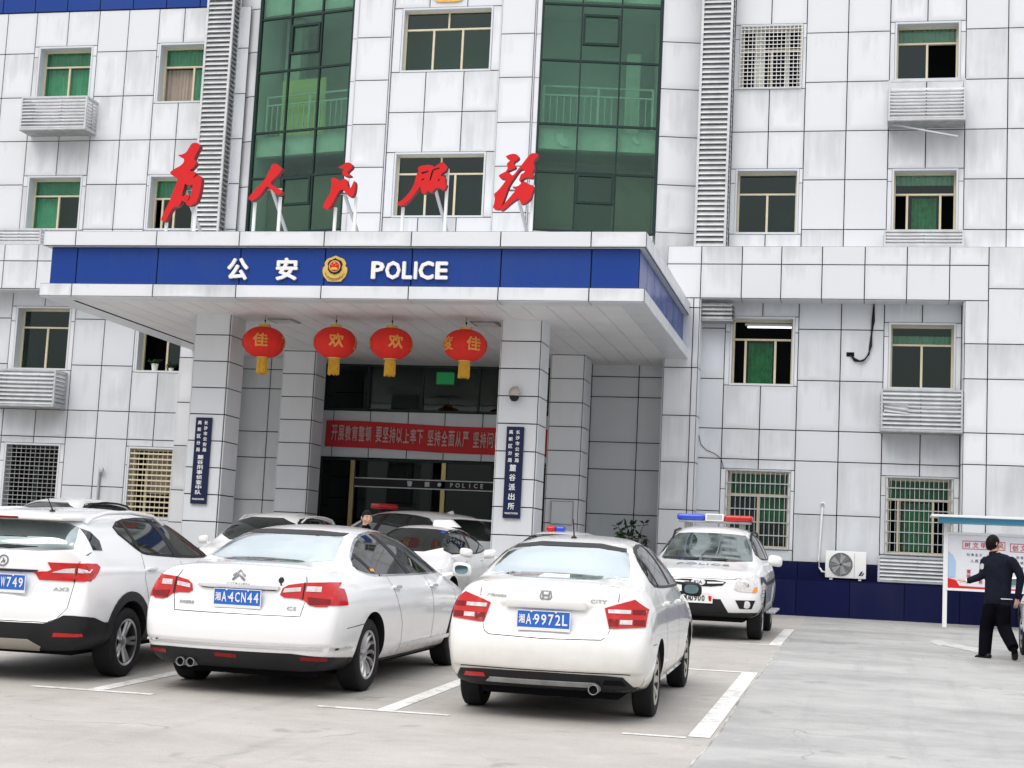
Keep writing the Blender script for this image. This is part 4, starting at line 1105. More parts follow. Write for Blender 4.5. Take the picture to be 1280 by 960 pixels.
rw = [(-.60,1.135), (.60,1.135), (.565,1.25), (.49,1.385), (.25,1.41), (-.25,1.41), (-.49,1.385), (-.565,1.25)]
c.patch('rear_window', rw, 'rear', 'glass_rear', soft=1)
c.patch('window_band', [(-.48,1.375), (.48,1.375), (.47,1.40), (.25,1.416), (-.25,1.416), (-.47,1.40)], 'rear', 'black', off=.006)
dlo = [(.98,1.10), (1.12,1.20), (1.45,1.325), (1.80,1.385), (2.25,1.405), (2.75,1.37), (3.25,1.22), (3.72,1.015), (2.9,1.015), (1.7,1.03), (1.25,1.04)]
def grow(p, d):
    cx_ = sum(a for a, b in p)/len(p); cz_ = sum(b for a, b in p)/len(p); q = []
    for i in range(len(p)):
        a, b, e = Vector(p[i-1]), Vector(p[i]), Vector(p[(i+1) % len(p)])
        n = Vector(((e-a).y, -(e-a).x)).normalized()
        if n.dot(b-Vector((cx_, cz_))) < 0: n = -n
        q.append(tuple(b+n*d))
    return q
def side_glass(c, dlo, pillars, chrome=None, soft=1, gap=.022):
    c.pair('window_surround', grow(dlo, gap), 'right', chrome or 'black', off=.003, soft=soft)
    c.pair('side_window', dlo, 'right', 'glass_car', off=.006, soft=soft)
    for p in pillars: c.pair('window_pillar', p, 'right', 'black', off=.009)
side_glass(c, dlo, [[(1.30,1.05), (1.37,1.05), (1.20,1.225), (1.15,1.20)], [(2.30,1.02), (2.44,1.02), (2.10,1.395), (2.00,1.39)], [(3.32,1.02), (3.38,1.02), (3.16,1.245), (3.11,1.265)]], 'chrome', gap=.018)
LR = [(.40,.855), (.43,.955), (.60,.985), (.76,.995), (.845,.985), (.845,.79), (.68,.785), (.60,.85)]
for sx in (1, -1):
    f = lambda p: [(sx*x, z) for x, z in p]
    o = c.patch('tail_lamp', f(LR), 'rear', 'redlamp', off=.010, soft=1, rim=.02)
    c.patch('lamp_insert', f([(.43,.895), (.44,.93), (.575,.945), (.575,.91)]), 'rear', 'clear', parent=o, off=.016)
    c.patch('lamp_insert', f([(.625,.91), (.63,.955), (.745,.955), (.745,.91)]), 'rear', 'clear', parent=o, off=.016)
    c.patch('lamp_insert', f([(.66,.80), (.83,.81), (.83,.85), (.64,.865)]), 'rear', 'redlamp_d', parent=o, off=.014)
    c.patch('tail_lamp_side', [(.20,.80), (.44,.80), (.45,.935), (.36,.945), (.31,.985), (.20,.985)], 'right' if sx > 0 else 'left', 'redlamp', parent=o, off=.0095)
    c.patch('lamp_gap', f([(.594,.845), (.606,.845), (.606,.985), (.594,.985)]), 'rear', 'black', parent=o, off=.014)
c.plate((.035, .84), 'rear', '湘A4CN44')
c.patch('boot_handle_recess', [(-.34,.925), (.38,.925), (.36,.905), (-.32,.905)], 'rear', 'seam', off=.003)
c.patch('plate_garnish', [(-.35,.945), (.39,.945), (.38,.923), (-.34,.923)], 'rear', c.paint, off=.018)
c.seams([('rear', [(-.55,1.05), (-.60,.97)]), ('rear', [(-.60,.85), (-.565,.70), (.60,.70), (.63,.85)]), ('rear', [(.615,.985), (.60,1.06)]),
         ('right', [(1.96,.28), (1.93,.55), (1.72,.86), (1.68,1.02)]), ('right', [(2.93,.26), (2.95,.6), (2.86,.98)]), ('right', [(.42,.60), (.85,.62)]), ('right', [(3.72,.98), (3.80,.62)])])
mb = MB(); c.line(mb, [(-.035,.985), (.022,1.03), (.08,.985)], 'rear', .02, .008); c.line(mb, [(-.035,1.02), (.022,1.065), (.08,1.02)], 'rear', .02, .008); mb.build('chevron_badge', M['badge'], c.root)
c.text('boot_lettering', 'CITROËN', (.022,.955), 'rear', 'badge', h=.022, w=.21, bold=.0)
c.text('boot_lettering', '东风雪铁龙', (-.45,.775), 'rear', 'alu_d', h=.028, w=.15)
c.text('boot_lettering', 'C5', (.52,.765), 'rear', 'alu_d', h=.03, w=.08)
o = c.patch('boot_sticker', [(.40+.024*math.cos(k*math.pi/8), 1.0+.026*math.sin(k*math.pi/8)) for k in range(16)], 'rear', 'black', off=.004, rim=.002)
c.patch('boot_sticker', [(.392,.978), (.405,.978), (.415,.955), (.40,.955)], 'rear', 'black', off=.004, rim=.002)
c.patch('bumper_strip', [(-.80,.425), (.80,.425), (.80,.447), (.4,.445), (-.4,.445), (-.80,.447)], 'rear', 'chrome', off=.012)
c.pair('bumper_strip', [(.21,.425), (.56,.415), (.60,.42), (.58,.435), (.21,.447)], 'right', 'chrome', off=.014)
c.patch('bumper_trim', [(-.82,.38), (-.6,.387), (.55,.387), (.70,.372), (.82,.365), (.82,.23), (-.82,.23)], 'rear', 'black', off=.006)
c.pair('bumper_trim_side', [(.20,.24), (.68,.24), (.70,.33), (.20,.366)], 'right', 'black', off=.0065)
for a in (-.13, .62, -.82): c.patch('bumper_reflector', [(a,.335), (a+.2,.33), (a+.2,.36), (a,.365)], 'rear', 'redlamp_d', off=.012)
for x in (-.47, -.375): c.exhaust((x, .10, .262), .036)
c.pair('door_moulding', [(1.93,.335), (2.9,.33), (3.6,.33), (3.6,.37), (2.9,.37), (1.93,.372)], 'right', 'chrome', off=.016)
c.pair('sill_trim', [(1.55,.17), (3.42,.17), (3.42,.235), (1.62,.245)], 'right', 'black', off=.008)
c.handles([(1.79,.91), (2.98,.885)], 'chrome')
c.mirror((1.03, 3.62, 1.04), .21, .15)
c.patch('windscreen', [(-.63,1.03), (.63,1.03), (.52,1.38), (-.52,1.38)], 'front', 'glass_car', soft=1)
c.pair('quarter_sticker', [(1.30,1.06), (1.40,1.06), (1.40,1.085), (1.30,1.085)], 'right', 'goldp', off=.010)

# ---------------------------------------------------------------- small dusty saloon (centre)
CTY = [S(0, .28, .62, (.75,.38), (.79,.58), (.785,.80), (.68,1.045), (.52,1.075), (.27,1.09), 1.095),
       S(.26, .25, .68, (.82,.30), (.845,.58), (.845,.82), (.735,1.06), (.58,1.105), (.30,1.125), 1.13),
       S(.58, .22, .70, (.83,.28), (.855,.60), (.85,.86), (.765,1.06), (.63,1.125), (.32,1.15), 1.155),
       S(.65, .22, .70, (.83,.277), (.855,.60), (.85,.86), (.768,1.06), (.626,1.16), (.32,1.185), 1.19),
       S(.90, .22, .70, (.83,.27), (.855,.60), (.85,.86), (.775,1.06), (.60,1.275), (.31,1.305), 1.315),
       S(1.22, .22, .70, (.83,.27), (.855,.60), (.85,.86), (.775,1.06), (.575,1.41), (.30,1.45), 1.46),
       S(2.0, .22, .70, (.83,.27), (.855,.60), (.85,.86), (.775,1.05), (.565,1.435), (.30,1.485), 1.495),
       S(2.55, .22, .70, (.83,.27), (.855,.60), (.85,.85), (.775,1.03), (.565,1.41), (.30,1.465), 1.475),
       S(3.05, .22, .70, (.83,.27), (.855,.60), (.845,.83), (.77,1.0), (.60,1.26), (.31,1.32), 1.33),
       S(3.55, .22, .69, (.83,.27), (.85,.58), (.835,.80), (.75,.95), (.63,1.02), (.32,1.07), 1.08),
       S(3.95, .23, .67, (.81,.28), (.84,.55), (.82,.75), (.70,.87), (.55,.92), (.28,.945), .95),
       S(4.2, .24, .64, (.78,.29), (.81,.50), (.79,.67), (.64,.78), (.50,.82), (.26,.84), .845),
       S(4.40, .28, .55, (.66,.35), (.71,.50), (.69,.61), (.58,.70), (.45,.73), (.24,.74), .745)]
c = Car('parked_saloon', 'small dusty white saloon with black bumper insert and plate 9972L, foremost car', -2.49, 12.55, .6, CTY, [(.10, .08), (.02, .12), (0, .13), (.075, .16), (.115, .15)], FRONT0, 4.4, (.93, 3.48, .295, .825, .185), paint='paint_dusty', lvl=4, shape=[('rear', [(-.58,1.2), (-.57,.95), (-.525,.755), (-.47,.68), (0,.665), (.47,.68), (.53,.755), (.58,.95), (.59,1.2)], .012, .02), ('rear', [(-.38,.92), (.37,.92), (.29,.70), (-.30,.70)], .022, .04), ('rear', [(-.8,.41), (.8,.41), (.8,.2), (-.8,.2)], .02, .03), ('swage', [(.3,.90), (1.6,.91), (3.9,.84)], .006, .028), ('swage', [(1.3,.42), (3.0,.42)], .006, .05)], group='cars parked tail to the camera')
c.add_wheels(9, rim='rim_dust', style='single', dark='rim_d')
c.patch('rear_window', [(-.60,1.135), (.60,1.135), (.57,1.25), (.50,1.375), (.26,1.415), (-.26,1.415), (-.50,1.375), (-.57,1.25)], 'rear', 'glass_rear', soft=1)
c.patch('window_band', [(-.50,1.355), (-.26,1.385), (.26,1.385), (.50,1.355), (.48,1.385), (.26,1.42), (-.26,1.42), (-.48,1.385)], 'rear', 'black', off=.006)
c.patch('brake_lamp', [(-.13,1.14), (.13,1.14), (.10,1.165), (-.10,1.165)], 'rear', 'whitep', off=.008)
side_glass(c, [(.98,1.10), (1.05,1.24), (1.35,1.365), (1.9,1.405), (2.5,1.37), (3.05,1.21), (3.45,1.04), (2.4,1.05), (1.5,1.07)],
           [[(1.28,1.07), (1.33,1.07), (1.22,1.33), (1.17,1.31)], [(2.1,1.06), (2.22,1.06), (2.02,1.40), (1.92,1.40)], [(3.0,1.04), (3.05,1.04), (2.92,1.25), (2.87,1.26)]])
L_ = [(.795,.785), (.80,.92), (.70,1.0), (.50,.935), (.47,.925), (.515,.765)]
for sx in (1, -1):
    f = lambda p: [(sx*x, z) for x, z in p]
    o = c.patch('tail_lamp', f(L_), 'rear', 'redlamp', off=.010, rim=.02)
    c.patch('lamp_insert', f([(.50,.885), (.495,.915), (.675,.915), (.675,.885)]), 'rear', 'clear', parent=o, off=.015)
    c.patch('lamp_insert', f([(.595,.80), (.595,.835), (.69,.835), (.69,.80)]), 'rear', 'clear', parent=o, off=.015)
    c.patch('lamp_insert', f([(.51,.785), (.505,.84), (.585,.84), (.585,.785)]), 'rear', 'redlamp_d', parent=o, off=.013)
    c.patch('lamp_insert', f([(.70,.795), (.70,.84), (.785,.84), (.785,.795)]), 'rear', 'redlamp_d', parent=o, off=.013)
    c.patch('lamp_insert', f([(.69,.88), (.69,.92), (.78,.92), (.785,.88)]), 'rear', 'redlamp_d', parent=o, off=.013)
c.plate((-.01, .815), 'rear', '湘A9972L')
c.patch('plate_garnish', [(-.325,.955), (.32,.955), (.325,.915), (-.33,.915)], 'rear', c.paint, off=.028)
c.seams([('rear', [(-.57,1.06), (-.565,.975)]), ('rear', [(.58,1.06), (.575,.975)]), ('rear', [(-.52,.755), (-.50,.70), (-.46,.675), (0,.665), (.46,.675), (.50,.70), (.525,.755)]),
         ('right', [(.42,.63), (.60,.63)]), ('right', [(1.45,.32), (1.42,.6), (1.30,.86), (1.28,1.06)]), ('right', [(2.35,.30), (2.38,.6), (2.28,1.02)]), ('right', [(3.38,.4), (3.38,.98)])])
mb = MB(); c.line(mb, [(-.055,.995), (-.045,1.04), (.03,1.04), (.04,.995), (.03,.975), (-.045,.975), (-.055,.995)], 'rear', .010, .008)
c.line(mb, [(-.036,1.035), (-.03,.98)], 'rear', .014, .008); c.line(mb, [(.021,1.035), (.015,.98)], 'rear', .014, .008); c.line(mb, [(-.03,1.005), (.016,1.005)], 'rear', .013, .008); mb.build('letter_badge', M['badge'], c.root)
c.text('boot_lettering', '广汽HONDA', (-.42,.985), 'rear', 'alu_d', h=.028, w=.17); c.text('boot_lettering', 'CITY', (.42,.975), 'rear', 'alu_d', h=.028, w=.13)
c.patch('bumper_trim', [(-.76,.29), (-.70,.385), (-.5,.395), (0,.40), (.5,.395), (.64,.385), (.72,.30), (.70,.23), (-.74,.23)], 'rear', 'black', off=.006)
c.patch('bumper_step', [(-.48,.30), (-.44,.335), (.42,.335), (.46,.30)], 'rear', 'alu_d', off=.014)
c.patch('bumper_reflector', [(-.67,.33), (-.65,.365), (-.49,.365), (-.48,.335)], 'rear', 'redlamp', off=.012)
c.patch('bumper_vent', [(.48,.325), (.50,.36), (.63,.36), (.66,.32)], 'rear', 'joint', off=.012)
c.exhaust((.42, .06, .285), .038)
c.handles([(1.47,.925), (2.42,.905)]); c.mirror((.885, 3.12, .99), .20, .14, m='black')
c.pair('sill_trim', [(1.35,.19), (3.1,.19), (3.1,.28), (1.38,.27)], 'right', c.paint, off=.02)
c.patch('windscreen', [(-.58,1.07), (.58,1.07), (.5,1.39), (-.5,1.39)], 'front', 'glass_car', soft=1)
c.aerial(-.02, 1.45, .17, .02)

# ---------------------------------------------------------------- compact crossover (left)
def hatch(H=0):
    return [S(0, .31, .66, (.79,.40), (.835,.58), (.84,.86), (.76,1.09), (.62,1.12), (.31,1.13), 1.135),
       S(.20, .28, .70, (.86,.36), (.885,.60), (.885,.90), (.80,1.11), (.67,1.27), (.34,1.29), 1.295),
       S(.42, .27, .72, (.88,.34), (.90,.62), (.90,.92), (.82,1.11), (.63,1.425+H), (.33,1.455+H), 1.46+H),
       S(.75, .27, .72, (.885,.33), (.905,.62), (.90,.93), (.825,1.11), (.605,1.475+H), (.32,1.51+H), 1.515+H),
       S(1.3, .27, .72, (.885,.33), (.905,.62), (.90,.93), (.825,1.10), (.60,1.495+H), (.32,1.535+H), 1.545+H),
       S(1.95, .27, .72, (.885,.33), (.905,.62), (.90,.92), (.825,1.08), (.60,1.485+H), (.32,1.53+H), 1.54+H),
       S(2.45, .27, .72, (.885,.33), (.905,.62), (.90,.91), (.82,1.06), (.605,1.425+H), (.32,1.475+H), 1.485+H),
       S(2.9, .27, .72, (.885,.33), (.905,.62), (.895,.90), (.81,1.04), (.64,1.24+H), (.33,1.29+H), 1.30+H),
       S(3.3, .28, .71, (.88,.34), (.90,.62), (.885,.88), (.80,1.01), (.67,1.05), (.34,1.09), 1.10),
       S(3.65, .29, .70, (.87,.36), (.89,.60), (.875,.84), (.77,.95), (.62,.99), (.31,1.015), 1.02),
       S(3.95, .31, .68, (.84,.40), (.87,.58), (.86,.76), (.72,.88), (.56,.92), (.29,.935), .94),
       S(4.19, .34, .60, (.74,.44), (.79,.58), (.78,.70), (.68,.80), (.52,.84), (.27,.85), .855)]
REARH = [(.07, .10), (.01, .12), (0, .15), (.06, .17), (.09, .16)]
c = Car('parked_crossover', 'white crossover with dark plastic wheel arches and roof rails, plate ending W749', -7.55, 12.75, 0, hatch(), REARH, FRONT0, 4.19, (1.0, 3.56, .318, .895, .215), paint='paint', lvl=4, shape=[('rear', [(-.80,1.2), (-.745,.89), (-.72,.66), (-.62,.56), (-.5,.535), (.5,.535), (.62,.56), (.72,.66), (.745,.89), (.80,1.2)], .012, .02), ('rear', [(-.36,.965), (.44,.965), (.38,.74), (-.30,.74)], .022, .035), ('swage', [(.2,.99), (1.6,.96), (3.5,.90)], .010, .025), ('swage', [(1.3,.56), (3.1,.54)], .012, .05)], group='cars parked tail to the camera')
c.add_wheels(5, style='twin')
c.patch('rear_window', [(-.70,1.155), (.70,1.155), (.685,1.26), (.60,1.395), (.3,1.41), (-.3,1.41), (-.60,1.395), (-.685,1.26)], 'rear', 'glass_mid', soft=1)
c.patch('wiper', [(-.02,1.17), (.12,1.165), (.38,1.185), (.37,1.195), (.10,1.20), (0,1.195)], 'rear', 'black', off=.02)
b = MB(); b.bbox((-.60, .17, 1.425), (.60, .62, 1.46), .016, seg=3); so2 = b.build('roof_spoiler', M[c.paint], c.root, smooth=50)
b = MB(); b.bbox((-.17, .155, 1.43), (.17, .18, 1.452), .005); b.build('brake_lamp', M['redlamp_d'], so2)
side_glass(c, [(1.0,1.36), (1.25,1.42), (1.85,1.445), (2.3,1.42), (2.75,1.28), (3.15,1.08), (2.4,1.085), (1.5,1.13), (1.36,1.15)],
           [[(1.30,1.19), (1.36,1.15), (1.30,1.43), (1.24,1.42)], [(2.08,1.09), (2.24,1.085), (2.0,1.445), (1.9,1.445)]])
c.pair('quarter_window', [(.44,1.17), (.60,1.165), (.63,1.25), (.56,1.33), (.46,1.36)], 'right', 'glass_car', off=.005)
Lc = [(.38,.97), (.50,.975), (.63,1.03), (.76,1.055), (.82,1.055), (.868,1.04), (.868,.90), (.74,.895), (.44,.90)]
for sx in (1, -1):
    f = lambda p: [(sx*x, z) for x, z in p]
    o = c.patch('tail_lamp', f(Lc), 'rear', 'redlamp', off=.010, rim=.02)
    c.patch('tail_lamp_side', [(.16,.905), (.30,.92), (.44,1.02), (.40,1.05), (.16,1.055)], 'right' if sx > 0 else 'left', 'redlamp', parent=o, off=.011)
    c.patch('lamp_insert', f([(.54,.965), (.64,1.0), (.73,1.01), (.73,.965)]), 'rear', 'clear', parent=o, off=.016)
    c.patch('lamp_insert', f([(.77,.97), (.77,1.01), (.85,1.0), (.85,.97)]), 'rear', 'clear', parent=o, off=.016)
    c.patch('lamp_gap', f([(.742,.89), (.752,.89), (.764,1.058), (.752,1.058)]), 'rear', 'black', parent=o, off=.015)
c.plate((.12, .87), 'rear', '湘A8W749')
c.patch('plate_garnish', [(-.34,.985), (.42,.985), (.40,.965), (-.32,.965)], 'rear', 'seam', off=.006)
c.seams([('rear', [(.80,1.16), (.765,1.06)]), ('rear', [(.745,.89), (.72,.66), (.64,.565), (.55,.535), (-.55,.535), (-.64,.565), (-.72,.66), (-.745,.89)]), ('rear', [(-.80,1.16), (-.765,1.06)]),
         ('right', [(1.42,.62), (1.30,.9), (1.36,1.12)]), ('right', [(2.28,.4), (2.3,.7), (2.2,1.05)]), ('right', [(3.25,.6), (3.2,1.02)])])
mb = MB(); q = [(.09+.045*math.cos(a*math.pi/12), 1.055+.045*math.sin(a*math.pi/12)) for a in range(25)]; c.line(mb, q, 'rear', .012, .008); c.line(mb, [(.075,1.035), (.095,1.06), (.085,1.075)], 'rear', .012, .008); c.line(mb, [(.10,1.035), (.105,1.06)], 'rear', .012, .008); mb.build('round_badge', M['badge'], c.root)
c.text('boot_lettering', 'AX3', (.64,.825), 'rear', 'alu_d', h=.03, w=.13)
c.patch('bumper_cladding', [(-.868,.545), (-.78,.60), (-.70,.60), (-.62,.55), (-.54,.525), (.54,.525), (.62,.55), (.70,.60), (.78,.60), (.868,.545), (.868,.27), (-.868,.27)], 'rear', 'black', off=.010)
c.pair('side_cladding', [(.10,.30), (.69,.30), (.69,.52), (.5,.53), (.32,.58), (.14,.60)], 'right', 'black', off=.011)
c.patch('skid_plate', [(-.50,.325), (-.40,.385), (.40,.385), (.50,.325), (.46,.29), (-.46,.29)], 'rear', 'rim_dust', off=.018)
c.pair('bumper_reflector', [(.62,.415), (.63,.45), (.84,.445), (.84,.42)], 'rear', 'redlamp', off=.016)
def arch(c, y, r0, r1, m='black', a0=-.12, a1=None):
    a1 = math.pi-a0 if a1 is None else a1; z = c.wheels[2]+.01
    p = [(y+r1*math.cos(a0+(a1-a0)*k/18), z+r1*math.sin(a0+(a1-a0)*k/18)) for k in range(19)]+[(y+r0*math.cos(a1-(a1-a0)*k/18), z+r0*math.sin(a1-(a1-a0)*k/18)) for k in range(19)]
    c.pair('wheel_arch', p, 'right', m, off=.013, rim=.02)
for y in (1.0, 3.56): arch(c, y, .372, .46)
c.pair('sill_trim', [(1.44,.28), (3.12,.28), (3.12,.44), (1.46,.44)], 'right', 'black', off=.01)
c.handles([(1.45,.985), (2.42,.965)]); c.mirror((1.0, 2.95, 1.06), .2, .15)
c.rails([(.60, .60, 0), (.60, .72, .045), (.595, 1.0, .075), (.59, 1.5, .08), (.59, 2.0, .065), (.59, 2.25, .0)], 'paint', .02)
c.patch('windscreen', [(-.62,1.09), (.62,1.09), (.54,1.43), (-.54,1.43)], 'front', 'glass_car', soft=1)
c.aerial(.2, .72, .12, .08)

# ---------------------------------------------------------------- police off-roader facing the camera (right)
SPT = [S(0, .36, .68, (.80,.44), (.85,.62), (.83,.90), (.76,1.13), (.64,1.15), (.32,1.16), 1.165),
       S(.25, .32, .72, (.88,.38), (.92,.65), (.92,.95), (.82,1.15), (.68,1.43), (.34,1.46), 1.47),
       S(.55, .31, .74, (.90,.37), (.93,.66), (.93,.96), (.84,1.14), (.645,1.605), (.33,1.645), 1.655),
       S(1.3, .31, .74, (.90,.37), (.93,.66), (.93,.96), (.84,1.14), (.625,1.64), (.33,1.685), 1.695),
       S(2.05, .31, .74, (.90,.37), (.93,.66), (.93,.95), (.84,1.13), (.625,1.62), (.33,1.67), 1.68),
       S(2.5, .31, .74, (.90,.37), (.93,.66), (.925,.95), (.84,1.12), (.655,1.405), (.33,1.455), 1.465),
       S(2.98, .31, .74, (.90,.37), (.93,.66), (.92,.94), (.83,1.09), (.71,1.15), (.36,1.20), 1.21),
       S(3.55, .31, .74, (.90,.38), (.925,.66), (.91,.92), (.81,1.03), (.66,1.06), (.33,1.085), 1.09),
       S(4.02, .33, .72, (.89,.42), (.915,.64), (.90,.85), (.79,.985), (.60,1.02), (.30,1.035), 1.04),
       S(4.35, .37, .66, (.80,.45), (.86,.60), (.855,.80), (.76,.95), (.57,.975), (.29,.985), .99)]
FRS = [(.06, .10), (.01, .13), (0, .15), (.03, .18), (.07, .18)]
c = Car('police_off_roader', 'white police off-roader with blue and red roof light bar, parked by the porch pier', -2.37, 27.55, 180.4, SPT, REARH, FRS, 4.35, (.80, 3.43, .345, .90, .225), paint='paint', group='police cars facing the camera')
c.add_wheels(6, style='single')
c.patch('windscreen', [(-.70,1.13), (.70,1.13), (.685,1.22), (.595,1.53), (.3,1.56), (-.3,1.56), (-.595,1.53), (-.685,1.22)], 'front', 'glass_mid', soft=1)
mb = MB(); c.line(mb, [(-.66,1.145), (-.2,1.14), (-.1,1.155)], 'front', .02, .02); c.line(mb, [(-.05,1.14), (.3,1.15)], 'front', .02, .02); mb.build('wiper', M['black'], c.root)
for sx in (1, -1):
    f = lambda p: [(sx*x, z) for x, z in p]
    o = c.patch('headlamp', f([(.51,.725), (.53,.85), (.60,.92), (.80,.94), (.84,.88), (.845,.73), (.80,.71)]), 'front', 'clear', off=.010, soft=1)
    c.patch('indicator', f([(.77,.715), (.80,.79), (.84,.79), (.842,.73), (.81,.712)]), 'front', 'orange', parent=o, off=.014)
    h, n = c.ray('front', sx*.66, .82); q = MB(); q.lathe([(0, 0), (.05, 0), (.07, -.012)], h-Vector((0, -.012, 0)), 'y', 20); q.build('lamp_bulb', M['chrome'], o)
    o = c.patch('fog_lamp', f([(.54,.595), (.82,.60), (.77,.475), (.60,.475)]), 'front', 'black', off=.008)
    h, n = c.ray('front', sx*.70, .535); q = MB(); q.lathe([(0, .02), (.05, .016), (.058, .0)], h, 'y', 20); q.build('lamp_lens', M['clear'], o)
c.patch('grille', [(-.42,.87), (.42,.87), (.33,.775), (-.33,.775)], 'front', 'black', off=.008, soft=1)
for sx in (1, -1): c.patch('grille_bar', [(sx*x, z) for x, z in [(.13,.815), (.36,.825), (.37,.845), (.13,.84)]], 'front', 'paint', off=.018)
q = [(.105*math.cos(a*math.pi/12)-.0, .83+.05*math.sin(a*math.pi/12)) for a in range(24)]
o = c.patch('oval_badge', q, 'front', 'chrome', off=.02); mb = MB()
c.text('oval_badge_lettering', 'KIA', (0, .83), 'front', 'black', h=.05, w=.12, bold=.01, off=.022)
c.plate((0, .605), 'front', '湘A0900', m='whitep', tm='black', last='警')
c.patch('bumper_intake', [(-.33,.60), (.33,.60), (.45,.40), (-.45,.40)], 'front', 'black', off=.006)
c.patch('bumper_cladding', [(-.86,.42), (-.5,.41), (.5,.41), (.86,.42), (.85,.33), (.6,.30), (-.6,.30), (-.85,.33)], 'front', 'black', off=.010)
mb = MB()
def top_text(c, st, x, y, w, h, m):
    vs, fs = text2d(st, w, h, .01); P = []
    for v in vs: p, n = c.ray('top', x-v.x, y-v.y); P.append(p+n*(.004+v.z))
    return MB().add(P, fs).build('bonnet_lettering', M[m], c.root)
top_text(c, '警', .22, 3.25, .26, .18, 'black'); top_text(c, '察', -.22, 3.25, .26, .18, 'black')
top_text(c, 'POLICE', 0, 3.62, .78, .16, 'alu_d')
side_glass(c, [(.62,1.20), (.75,1.50), (1.3,1.56), (1.9,1.55), (2.3,1.45), (2.75,1.20), (1.7,1.18)], [[(1.6,1.19), (1.75,1.19), (1.70,1.56), (1.56,1.56)], [(.98,1.2), (1.06,1.2), (1.02,1.54), (.94,1.53)]])
c.pair('police_stripe', [(.5,.88), (2.2,.86), (3.0,.84), (3.4,.93), (3.75,.93), (3.9,.86), (3.9,.82), (3.6,.87), (3.2,.80), (2.2,.80), (.5,.80)], 'right', 'black', off=.006)
for y in (.80, 3.43): arch(c, y, .405, .47, 'alu_d')
c.pair('sill_trim', [(1.25,.34), (2.95,.34), (2.95,.50), (1.25,.50)], 'right', 'alu_d', off=.012)
b = MB()
for sx in (-1, 1): b.bbox((sx*.98-.07, 1.3, .37), (sx*.98+.07, 2.9, .40), .01)
b.build('side_step', M['steel'], c.root)
c.seams([('front', [(-.80,.95), (-.52,.90)]), ('front', [(.80,.95), (.52,.90)]), ('front', [(-.55,.89), (.55,.89)]), ('right', [(1.65,.45), (1.62,1.12)]), ('right', [(2.72,.45), (2.78,.9), (2.7,1.12)])])
c.mirror((1.02, 2.62, 1.17), .22, .17); c.handles([(1.1,1.0), (1.95,.99)])
c.rails([(.62, .55, 0), (.62, .7, .055), (.61, 1.3, .06), (.61, 2.0, .055), (.61, 2.25, 0)], 'black', .02)
lightbar(c.root, (0, 1.72, 1.725), 1.22, .30, .10)

# ---------------------------------------------------------------- two police saloons facing the camera
def police_saloon(X, Y, label, bar=None, fin=False):
    c = Car('police_saloon', label, X, Y+4.55, 180, scaled(SAL, .95, .955, 1.02), REAR0, FRONT0, 4.56, (1.02, 3.70, .315, .865, .205), lvl=2, group='police cars facing the camera')
    c.add_wheels(5, style='single')
    c.patch('windscreen', [(-.62,1.06), (.62,1.06), (.51,1.40), (.26,1.435), (-.26,1.435), (-.51,1.40)], 'front', 'glass_car', soft=1)
    side_glass(c, [(1.0,1.13), (1.15,1.24), (1.5,1.365), (2.1,1.425), (2.6,1.395), (3.1,1.24), (3.5,1.05), (2.7,1.05), (1.6,1.06)], [[(2.15,1.05), (2.27,1.05), (2.05,1.42), (1.95,1.42)]])
    c.pair('headlamp', [(.46,.66), (.50,.72), (.74,.80), (.80,.79), (.78,.68), (.6,.64)], 'front', 'clear', off=.01)
    c.patch('grille', [(-.40,.72), (.40,.72), (.34,.58), (-.34,.58)], 'front', 'black', off=.008)
    c.patch('windscreen_sticker', [(.40,1.365), (.47,1.36), (.455,1.395), (.395,1.40)], 'front', 'bluelamp', off=.008)
    c.mirror((1.0, 3.40, 1.07), .22, .15); c.handles([(1.7,.93), (2.8,.91)])
    c.seams([('right', [(1.85,.3), (1.8,.6), (1.6,1.03)]), ('right', [(2.8,.3), (2.8,.6), (2.7,1.02)])])
    if bar:
        h, _ = c.ray('top', 0, 2.3)
        for nm, m, a, e in (('roof_lamp', 'redlamp', .0, .16), ('roof_lamp', 'bluelamp', -.16, 0)):
            b = MB(); b.bbox((bar+a, 2.25, h.z-.01), (bar+e, 2.43, h.z+.075), .035, seg=3); b.build(nm, M[m], c.root, smooth=60)
    if fin:
        h, _ = c.ray('top', 0, 1.75); b = MB()
        pr = [(-.02, -.01), (.0, .10), (.30, .12), (.46, -.01)]
        b.fill([pr], lambda a, z, d: Vector((-.12-a+.1, 1.75+d, h.z+z)), .16); b.build('roof_antenna', M['white'], c.root)
    return c
police_saloon(-4.93, 24.0, 'white police saloon with a small red and blue roof lamp, behind the dusty saloon', bar=.12)
police_saloon(-7.35, 24.1, 'white police saloon with a white wedge antenna on its roof', fin=True)

